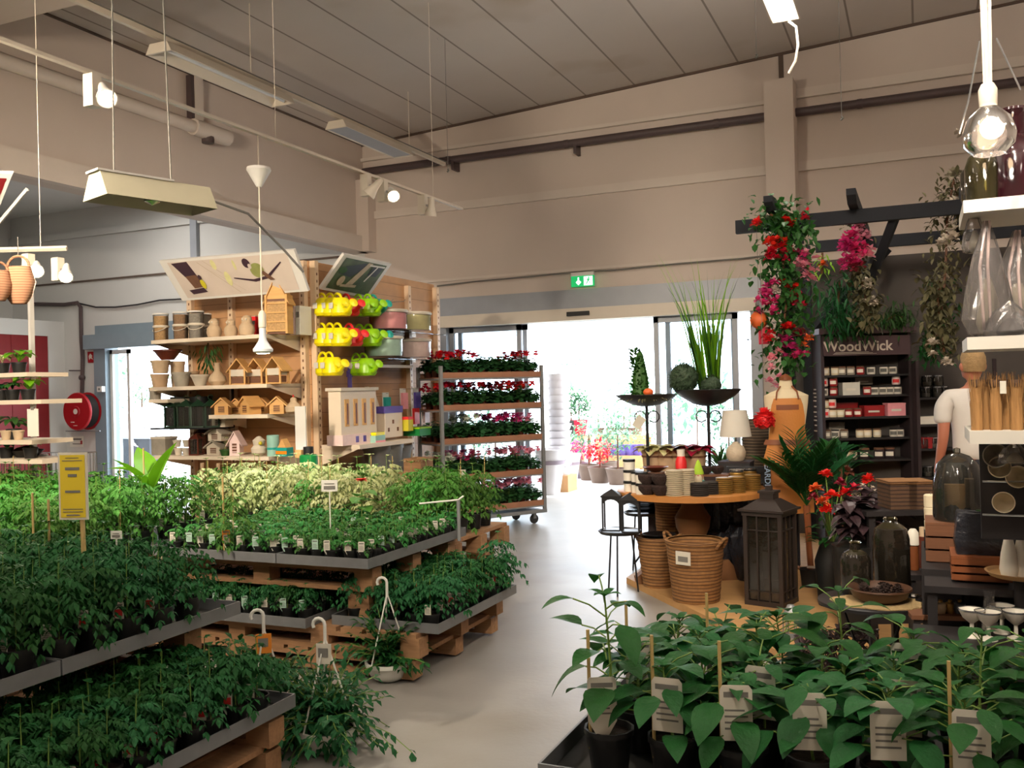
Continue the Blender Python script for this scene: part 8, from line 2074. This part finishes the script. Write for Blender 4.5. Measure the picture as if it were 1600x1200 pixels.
# ---------------------------------------------------------------- dark display tables between the round tables and the shelving
zA = PD(1498, 812, 4.5).z
t = thing('display_table', 'dark display table with crates carrying the glass cloche', 'table', (0,0,0))
qa = onD(1438, zA, 4.7); 
bxobj('top','dark_shelf',t,(qa.x,qa.x+1.1,qa.y-0.45,qa.y+0.35,zA-0.22,zA-0.19)); bxobj('shelf','dark_shelf',t,(qa.x+0.02,qa.x+1.1,qa.y-0.4,qa.y+0.33,0.28,0.31))
for x in (qa.x,qa.x+1.05):
    for y in (qa.y-0.45,qa.y+0.3): bxobj('leg','dark_shelf',t,(x,x+0.05,y,y+0.05,PFZ,zA-0.22))
bxobj('back_board','dark_shelf',t,(qa.x,qa.x+1.1,qa.y+0.33,qa.y+0.35,PFZ,zA-0.22))
def woodcrate(label, x0,x1,y0,y1,z0,z1,m='brown_wood'):
    t = thing('wooden_crate',label,'crate',((x0+x1)/2,(y0+y1)/2,z0)); w,d_,h=(x1-x0)/2,(y1-y0)/2,z1-z0; n=3
    for k in range(n):
        za,zb2=h*k/n+0.005,h*(k+1)/n-0.005
        bxobj('slat',m,t,(-w,w,-d_,-d_+0.012,za,zb2)); bxobj('slat',m,t,(-w,w,d_-0.012,d_,za,zb2)); bxobj('slat',m,t,(-w,-w+0.012,-d_+0.012,d_-0.012,za,zb2)); bxobj('slat',m,t,(w-0.012,w,-d_+0.012,d_-0.012,za,zb2))
    bxobj('bottom',m,t,(-w+.012,w-.012,-d_+.012,d_-.012,0,0.01)); bxobj('lid',m,t,(-w,w,-d_,d_,h-0.004,h+0.008)); return t
qc = onD(1498, zA, 4.5); woodcrate('brown wooden crate under the glass cloche', qc.x-0.15,qc.x+0.2,qc.y-0.13,qc.y+0.14,zA-0.19,zA-0.008)
t = thing('glass_cloche', 'tall clear glass cloche over small wooden ornaments', 'cloche', (qc.x,qc.y,zA)); s_=4.5/FPX
lath(t,'glass_bell','clear_glass',[(36*s_,0),(37*s_,0.02),(36*s_,0.18),(30*s_,0.27),(18*s_,0.31),(5*s_,0.325),(5*s_,0.345),(0,0.35)],32,cap0=False); lath(t,'glass_inner','clear_glass',[(34*s_,0),(34*s_,0.18),(27*s_,0.27),(0,0.31)],28,cap0=False)
bxobj('wooden_block','pine',t,(-0.06,0.03,-0.03,0.04,0.002,0.17)); bxobj('wooden_block','kraft',t,(0.03,0.07,-0.04,0.03,0.002,0.2)); MB().use('fur_brown').ball((-0.03,-0.05,0.04),0.035,10,7,0.2).obj('cone_ornament', t); MB().use('fur_brown').ball((0.04,-0.06,0.035),0.03,10,7,0.2).obj('cone_ornament', t)
qk = onD(1455, zA, 4.9)
kk = proto('cream_candle','candle'); lath(kk,'candle','candle_wax',[(0.035,0),(0.036,0.06),(0.03,0.065)],18); MB().use('print_grey').tube([(0,0,0.065),(0,0,0.075)],0.002,4).obj('wick', kk); kk=Kind(kk)
for i in range(4): kk((qk.x, qk.y, zA-0.19+i*0.067),0,['bottom','second','third','top'][i]+' cream candle of the stack left of the cloche','stacked cream candles',1.0)
for i,(u,D,w,lb) in enumerate([(1412,5.6,0.08,'dark wicker box left of the cream candles'),(1440,5.6,0.075,'dark wicker box right beside the cream candles')]):
    q=onD(u,0.9,D); zt_=PD(u,752,D).z; t=thing('wicker_box',lb,'basket',(q.x,q.y,zt_-0.17),YAW); bxobj('box','wicker_dark',t,(-w,w,0,0.2,0,0.16)); bxobj('rim','wicker',t,(-w-.008,w+.008,-0.008,0.208,0.155,0.17))
q=onD(1426,0.9,5.6); t=thing('basket_bench','dark bench carrying the two wicker boxes','bench',(q.x,q.y,PFZ),YAW); zz=PD(1426,752,5.6).z-0.17-PFZ; bxobj('top','dark_shelf',t,(-0.3,0.3,-0.05,0.3,zz-0.03,zz)); 
for x in (-0.28,0.24):
    for y in (-0.03,0.24): bxobj('leg','dark_shelf',t,(x,x+0.04,y,y+0.04,0,zz-0.03))
bxobj('side_panel','dark_shelf',t,(-0.28,0.28,0.26,0.28,0,zz-0.03))
# dark wrapped bag on crates, white wrapped cones
p = PD(1540, 868, 4.1); 
woodcrate('orange brown wooden crate under the dark bag', p.x-0.14,p.x+0.1,p.y-0.05,p.y+0.2,p.z-0.11,p.z-0.008,'leather_dark')
t = thing('lower_table', 'dark low table with goblets and the crate with the dark bag', 'table', (p.x-0.2,p.y-0.35,PFZ)); zz=p.z-0.118-PFZ; bxobj('top','dark_shelf',t,(-0.05,1.0,0.2,0.75,zz-0.03,zz)); bxobj('lower_top','dark_shelf',t,(-0.1,0.9,-0.25,0.2,zz-0.2,zz-0.17))
for x in (-0.04,0.92):
    for y in (0.22,0.7): bxobj('leg','dark_shelf',t,(x,x+0.04,y,y+0.04,0,zz-0.03))
for x in (-0.08,0.84): bxobj('leg','dark_shelf',t,(x,x+0.04,-0.22,-0.18,0,zz-0.2))
t = thing('dark_bag', 'crumpled dark plastic wrapped parcel on the wooden crate', 'parcel', (p.x,p.y+0.06,p.z)); rg=random.Random(9); vs=[];fs=[];n=16
bw,bh=0.115,(868-802)*4.1/FPX
for j,(f,zz_) in enumerate([(1.0,0),(1.05,0.3),(1.0,0.75),(0.92,1.0),(0.7,0.98),(0.05,0.95)]):
    for k in range(n):
        a_=2*PI*k/n; q_=max(abs(math.cos(a_)),abs(math.sin(a_))); vs.append((bw*f*math.cos(a_)/q_*(1+rg.uniform(-.05,.05)), 0.07*f*math.sin(a_)/q_*(1+rg.uniform(-.1,.1)), bh*zz_+rg.uniform(-.006,.006)))
for j in range(5):
    for k in range(n): a_=j*n+k; c_=j*n+(k+1)%n; fs.append((a_,c_,c_+n,a_+n))
MB().use('cellophane_black').add(vs,fs).obj('wrapping', t); MB().use('leaf_green').box(-0.03,0.09,0.0,0.01,bh,bh+0.006).obj('green_edge', t)
zt_=PD(1582,893,3.9).z
t=thing('wooden_tray','round light wooden tray at the right edge under the white cones','tray',(onD(1600,zt_,3.9).x,onD(1600,zt_,3.9).y,zt_-0.02)); lath(t,'tray','platform_wood',[(0.13,0),(0.15,0.02),(0.14,0.02),(0.13,0.01)],32)
for i,(u,lb) in enumerate([(1577,'white film wrapped cone left on the wooden tray'),(1597,'white film wrapped cone at the right edge on the tray')]):
    q=onD(u,zt_,3.85); t=thing('wrapped_cone',lb,'wrapped goods',(q.x,q.y,zt_-0.008)); h=(893-822)*3.85/FPX; lath(t,'film','candle_white',[(0.03,0),(0.037,0.03),(0.03,h*0.5),(0.016,h*0.85),(0.01,h)],14); MB().use('blush').lathe([(0.018,h*0.8),(0.018,h*0.84)],12,cap0=False,cap1=False).obj('band', t)
t=thing('tray_stand','dark stand carrying the round wooden tray','stand',(onD(1600,zt_,3.9).x,onD(1600,zt_,3.9).y,PFZ)); lath(t,'column','dark_shelf',[(0.16,0),(0.16,0.03),(0.04,0.05),(0.04,zt_-0.04-PFZ),(0.12,zt_-0.02-PFZ)],20)
# goblets and pale glass on the lower table
gz = p.z-0.118-0.17
gk = proto('goblet','goblet'); lath(gk,'goblet','candle_white',[(0.03,0),(0.028,0.006),(0.007,0.015),(0.007,0.05),(0.03,0.07),(0.045,0.1),(0.04,0.1),(0.02,0.07)],20,cap1=False); lath(gk,'rim','chrome',[(0.045,0.098),(0.046,0.103),(0.043,0.103)],20,cap0=False,cap1=False); gk=Kind(gk)
for i,(u,D,lb) in enumerate([(1519,3.85,'pale goblet at the left of the lower dark table'),(1545,3.8,'pale goblet second on the lower dark table'),(1566,3.9,'pale goblet third on the lower dark table'),(1588,3.8,'pale goblet at the right edge of the lower dark table')]):
    q=onD(u,gz,D); gk((q.x,q.y,gz),0,lb,'pale goblets',1.15)
t=proto('tall_glass','glass'); lath(t,'glass','wrap_film',[(0.035,0),(0.03,0.05),(0.02,0.14),(0.025,0.17)],20,cap1=False); lath(t,'inner','candle_white',[(0.03,0.002),(0.025,0.05),(0.01,0.1)],14); q=onD(1547,gz,3.95); put(t,(q.x,q.y,gz),'tall narrow wrapped glass between the goblets')
# small stuff on the display table: bottles, tins, jars
zT=zA-0.19
def bottle(name,label,u,D,z,prof,m,cap=None,n=20):
    q=onD(u,z,D); t=thing(name,label,'bottle',(q.x,q.y,z)); lath(t,'body',m,prof,n)
    if cap: lath(t,'cap',cap[0],cap[1],14)
    return t
q=onD(1440,0.55,5.0); zS=PD(1432,890,5.0).z
t=thing('bottle_stool','low dark stool carrying the brown bottles','stool',(q.x,q.y,PFZ),YAW); bxobj('top','dark_shelf',t,(-0.13,0.2,-0.14,0.14,zS-PFZ-0.03,zS-PFZ)); 
for x in (-0.12,0.16):
    for y in (-0.13,0.1): bxobj('leg','dark_shelf',t,(x,x+0.03,y,y+0.03,0,zS-PFZ-0.03))
bottle('brown_bottle','brown bottle with a tall white neck right of the large glass bottles',1428,5.0,zS,[(0.025,0),(0.027,0.01),(0.026,0.13)],'leather_dark',('candle_white',[(0.022,0.13),(0.03,0.135),(0.028,0.2),(0.015,0.22)]))
bottle('brown_bottle','dark brown bottle beside the white necked one',1444,5.05,zS,[(0.028,0),(0.03,0.01),(0.03,0.17)],'terracotta_dark',('pottery_beige',[(0.02,0.17),(0.02,0.22)]))
t=thing('dark_box','dark box with a pale grey label below the cloche','box',(onD(1465,zS,4.85).x,onD(1465,zS,4.85).y,PFZ)); hh=PD(1465,830,4.85).z-PFZ; bxobj('box','dark_shelf',t,(-0.06,0.11,-0.06,0.06,0,hh)); bxobj('label_card','label_mint',t,(-0.04,0.03,-0.064,-0.06,hh-0.2,hh-0.13))
for i,(u,lb) in enumerate([(1475,'red lidded jar left on the dark box'),(1490,'red lidded jar right on the dark box')]):
    q=onD(u,hh+PFZ,4.85); t=thing('red_jar',lb,'jar',(q.x,q.y,PFZ+hh),0); lath(t,'jar','candle_red',[(0.022,0),(0.024,0.03)],16); lath(t,'lid','candle_white',[(0.02,0.03),(0.02,0.045)],14)
# small gold trinkets row behind the pepper plants
for i,(u,D,m,lb) in enumerate([(1455,4.3,'gold_rib','small gold trinket pot at the left of the trinket row'),(1470,4.3,'pottery_beige','small beige trinket pot second in the row'),(1485,4.3,'gold_rib','small gold trinket pot third in the row'),(1500,4.25,'book_black','small dark trinket pot at the right of the row')]):
    q=onD(u,0.5,D); zz=PD(u,958,D).z; t=thing('trinket_pot',lb,'ornament',(q.x,q.y,zz)); lath(t,'pot',m,[(0.02,0),(0.026,0.02),(0.024,0.045),(0.016,0.05)],14); lath(t,'knob','gold_rib',[(0.008,0.05),(0.01,0.06),(0,0.065)],10)
q=onD(1478,0.5,4.3); zz=PD(1478,958,4.3).z; t=thing('trinket_bench','low dark bench under the trinket row','bench',(q.x,q.y,PFZ),0.2); bxobj('top','brown_wood',t,(-0.16,0.16,-0.06,0.08,zz-PFZ-0.02,zz-PFZ)); bxobj('side','dark_shelf',t,(-0.15,-0.12,-0.05,0.07,0,zz-PFZ-0.02)); bxobj('side','dark_shelf',t,(0.12,0.15,-0.05,0.07,0,zz-PFZ-0.02))
# ---------------------------------------------------------------- small round black table with bottles
TD2=4.6; q=onD(1362,0.5,TD2); tz=PD(1362,937,TD2).z
t=thing('small_round_table','small round black metal table with jute cloth, bowl and bottles','table',(q.x,q.y,PFZ)); h=tz-PFZ
lath(t,'table_top','black_metal',[(0.24,h-0.02),(0.255,h-0.018),(0.255,h-0.002),(0.25,h)],40)
for k in range(3):
    a_=k*2.09+0.5; MB().use('black_metal').tube([(0.19*math.cos(a_),0.19*math.sin(a_),h-0.02),(0.1*math.cos(a_),0.1*math.sin(a_),h*0.5),(0.21*math.cos(a_),0.21*math.sin(a_),0.0)],0.009,6).obj('leg', t)
MB().use('black_metal').tube([(0.1*math.cos(a),0.1*math.sin(a),h*0.5) for a in [k*PI/8 for k in range(17)]],0.006,5,cap=False).obj('ring', t)
mat('jute','#b59a6c',0.9,var=0.15,scale=60,bump=0.6,bscale=150); rg=random.Random(4)
t=thing('jute_cloth','ragged jute mat on the small black table','mat',(q.x+0.035,q.y-0.06,tz)); pl=[(0.19*(1+rg.uniform(-.12,.1))*math.cos(2*PI*k/24)*1.12,0.155*(1+rg.uniform(-.1,.1))*math.sin(2*PI*k/24)) for k in range(24)]; MB().use('jute').prism(pl,0.0005,0.006).obj('cloth', t)
qb=onD(1375,tz,TD2-0.05); t=thing('wooden_bowl','shallow brown wooden bowl holding dark pine cones','bowl',(qb.x,qb.y,tz+0.007)); lath(t,'bowl','bowl_wood',[(0.09,0),(0.125,0.02),(0.14,0.055),(0.15,0.06),(0.148,0.068),(0.135,0.062),(0.115,0.03),(0,0.02)],36,cap1=False)
def pinecone(label,x,y,z,r,rzz=0):
    t=thing('pine_cone',label,'pine cone',(x,y,z),rzz); b=MB().use('fur_brown')
    for k in range(60):
        s=k/60; a_=k*2.4; rr=r*math.sin(PI*min(1,0.15+0.85*s))*0.8; b.leaf((rr*0.6*math.cos(a_),-r+2*r*s,rr*0.6*math.sin(a_)+r),(math.cos(a_),0.3,math.sin(a_)),r*0.5,r*0.45,0.1,2,0.3)
    b.obj('scales', t); MB().use('fur_brown').ball((0,0,r),r*0.65,10,8).obj('core', t)
for i,(dx,dy,r,lb) in enumerate([(-0.07,-0.01,0.035,'dark pine cone at the left in the wooden bowl'),(-0.02,-0.05,0.028,'small dark pine cone in the front of the bowl'),(0.03,0.0,0.034,'dark pine cone in the middle of the bowl'),(0.08,0.01,0.033,'dark pine cone at the right in the bowl'),(0.02,0.06,0.032,'dark pine cone at the back of the bowl')]):
    pinecone(lb,qb.x+dx,qb.y+dy,tz+0.03,r,i)
def gb(label,u,D,prof,m1='smoke_glass',m2='olive_glass'):
    q_=onD(u,tz,D); t=thing('glass_bottle',label,'bottle',(q_.x,q_.y,tz+0.001)); lath(t,'bottle',m1,prof,32,cap1=False); lath(t,'inner_wall',m2,[(r*0.9,z+0.006) for r,z in prof],28,cap1=False); return t
s_=4.72/FPX
gb('stout smoke glass bottle with a short neck on the small black table',1338,4.74,[(21*s_,0),(23*s_,0.01),(23*s_,52*s_),(19*s_,62*s_),(8*s_,68*s_),(7.5*s_,78*s_),(9*s_,80*s_)])
gb('large dark olive glass bottle standing behind the wooden bowl',1394,4.80,[(26*s_,0),(28*s_,0.01),(28*s_,82*s_),(24*s_,98*s_),(12*s_,106*s_),(10*s_,110*s_),(11*s_,113*s_)])
MBt=thing('glass_dish','small clear glass dish beside the wooden bowl','dish',(onD(1428,tz,4.62).x,onD(1428,tz,4.62).y,tz)); lath(MBt,'dish','clear_glass',[(0.02,0.001),(0.035,0.012),(0.03,0.012)],20,cap1=False)
# dark twiggy things on the platform below
for i,(u,v,D,r,lb) in enumerate([(1272,985,5.0,0.1,'tangle of dark twigs on the platform left of the small table'),(1335,985,4.9,0.12,'tangle of dark red twigs under the small table')]):
    q_=PD(u,v,D); t=thing('twig_ball',lb,'ornament',(q_.x,q_.y,PFZ)); b=MB().use('purple_leaf'); rg=random.Random(i)
    for k in range(46):
        a_=rg.uniform(0,6.28); pts=[(r*math.cos(a_+j*0.5)*rg.uniform(.6,1.1),r*math.sin(a_+j*0.5)*rg.uniform(.6,1.1),r+r*math.sin(k+j*0.7)*0.9) for j in range(5)]; b.tube(pts,0.005,4)
    b.obj('twigs', t); b=MB().use('fur_brown')
    for k in range(50): b.leaf((rg.uniform(-r,r),rg.uniform(-r,r),rg.uniform(0.02,2*r)),(rg.uniform(-1,1),rg.uniform(-1,1),.3),0.05,0.03,0.4,2)
    b.obj('dry_leaves', t)
q_=onD(1237,PFZ,5.6); t=thing('wire_lantern','small grey wire lantern in front of the big lantern','lantern',(q_.x,q_.y,PFZ)); hh=PD(1237,945,5.6).z-PFZ
lath(t,'base','galvanised',[(0.05,0),(0.05,0.012)],16); lath(t,'top','galvanised',[(0.05,hh*0.7),(0.02,hh)],16)
for k in range(6): a_=k*PI/3; MB().use('galvanised').tube([(0.048*math.cos(a_),0.048*math.sin(a_),0.01),(0.048*math.cos(a_),0.048*math.sin(a_),hh*0.7)],0.004,4).obj('bar', t)
# ---------------------------------------------------------------- pepper plants, right foreground
cN=PD(845,1192,2.3); tzp=cN.z-0.05
PX1,PY1=1.3,cN.y+0.74
tray('grey edged tray full of pepper plants in the right foreground', cN.x, cN.x+1.75, cN.y, PY1, tzp, 0.05)
pallet('pallet carrying the pepper plant tray in the right foreground', cN.x+0.05, cN.x+1.7, cN.y+0.05, PY1-0.05, tzp-0.15, tzp)
pallet('pallet on the floor below the pepper plants', cN.x+0.05, cN.x+1.7, cN.y+0.05, PY1-0.05, 0.0, 0.15)
for i,(x,y) in enumerate([(cN.x+0.2,cN.y+0.2),(cN.x+0.2,PY1-0.2),(cN.x+1.5,cN.y+0.2),(cN.x+1.5,PY1-0.2)]):
    t=thing('support_crate','wooden block between the pallets of the pepper stand, '+('front left','back left','front right','back right')[i],'crate',(x,y,0.15),0,'blocks of the pepper stand'); bxobj('block','pallet_wood',t,(-0.09,0.09,-0.09,0.09,0,tzp-0.3))
def pepper(seed, hgt, n, big=1.0):
    rg=random.Random(seed); b=MB().use('stem_green'); top=Vector((rg.uniform(-.03,.03),rg.uniform(-.03,.03),hgt))
    b.tube([(0,0,0),tuple(top*0.5+Vector((0.01,0,0))),tuple(top)],[0.0045,0.004,0.0025],6)
    L=MB().use('pepper_leaf')
    for i in range(n):
        s=0.16+0.84*(i/n)**0.85; a_=i*2.4+rg.uniform(-.3,.3); p=Vector((0,0,0)).lerp(top,s)
        rch=rg.uniform(0.05,0.12)*(1.15-0.4*s)*big; d=Vector((math.cos(a_),math.sin(a_),rg.uniform(0.3,0.9)-0.2*(1-s)))
        q=p+d*rch; b.tube([tuple(p),tuple(p+d*rch*0.5+Vector((0,0,0.008))),tuple(q)],0.0022,4,cap=False)
        ll=rg.uniform(0.10,0.155)*big*(1.0 if s<0.9 else 0.75)
        L.leaf(q,Vector((math.cos(a_),math.sin(a_),rg.uniform(-.25,.45))),ll,ll*rg.uniform(.5,.62),rg.uniform(.35,.95),7,0.16,pw=0.8,peak=0.36)
    for i in range(4): a_=i*1.57+seed; L.leaf(top,Vector((math.cos(a_),math.sin(a_),0.8)),0.06*big,0.028*big,0.5,5,0.25,peak=0.4)
    f=L.mesh('foliage',True,60); st=b.mesh('stems',True,60); return f,st
pv=[pepper(s,h,n) for s,h,n in ((1,0.23,20),(2,0.20,18),(3,0.25,22),(4,0.22,20),(5,0.19,17))]; ptall=pepper(9,0.37,15,0.92)
pp1,ps1=potmesh2(0.062,0.11); plab=labelmesh(0.072,0.115); plab2=labelmesh(0.075,0.13,tip=False)
stick=MB().use('bamboo').tube([(0,0,0.06),(0.0,0,0.36)],0.0045,6).mesh('stick')
def pepperplant(x,y,label,group,f,lab=False,st=False,sc=1.0,rz=None):
    t=thing('pepper_plant',label,'potted plant',(x,y,tzp+0.006),0,group); link('pot',pp1,t); link('soil',ps1,t); rz=rnd.uniform(0,6.28) if rz is None else rz
    link('stems',f[1],t,(0,0,0.09),rz,sc=sc); link('foliage',f[0],t,(0,0,0.09),rz,sc=sc)
    if lab: link('plant_label',plab if lab==1 else plab2,t,(0.0,-0.05,0.135),rz=rnd.uniform(-.15,.5))
    if st: link('stick',stick,t,(-0.04,-0.03,0))
    return t
pitch=0.165; k=0
for j in range(4):
    for i in range(10):
        x=cN.x+0.14+i*pitch+(0.03*(j%2)); y=cN.y+0.12+j*pitch
        if not inview(x,y,tzp+0.3,120,200) : continue
        first = (i==0 and j==0)
        if first: lb='lanky pepper plant at the left corner, with a big white label and red brown soil'; g=None
        elif j==0: lb=f'pepper plant in the front row of the right foreground tray, {["","second","third","fourth","fifth","sixth","seventh","eighth","ninth","tenth"][i]} from the left corner'; g='pepper plants, front row'
        elif i==0: lb=f'pepper plant on the aisle side of the tray, {["","second","third","fourth","fifth","sixth","seventh"][j]} from the front'; g='pepper plants, aisle row'
        else: lb=f'pepper plant inside the right foreground tray, row {NTH[j]}, {NTH[i]} from the left'; g='pepper plants, inner rows'
        f = ptall if (first or (i==5 and j==1) or (i==3 and j==3)) else pv[(i*3+j*2)%5]
        sc = rnd.uniform(0.85,1.05)*(0.9 if j<1 else 0.86)
        if first: sc=0.95
        pepperplant(x,y,lb,g,f,lab=(1 if first else (2 if (j==0 or rnd.random()<0.3) else False)),st=(j==0 and i in (1,5)) or rnd.random()<0.15,sc=sc)
# tidy: drop prototypes that were never placed
for o in list(C.objects):
    if o.parent is None and o.location.z < -40:
        for ch in list(o.children_recursive): bpy.data.objects.remove(ch)
        bpy.data.objects.remove(o)
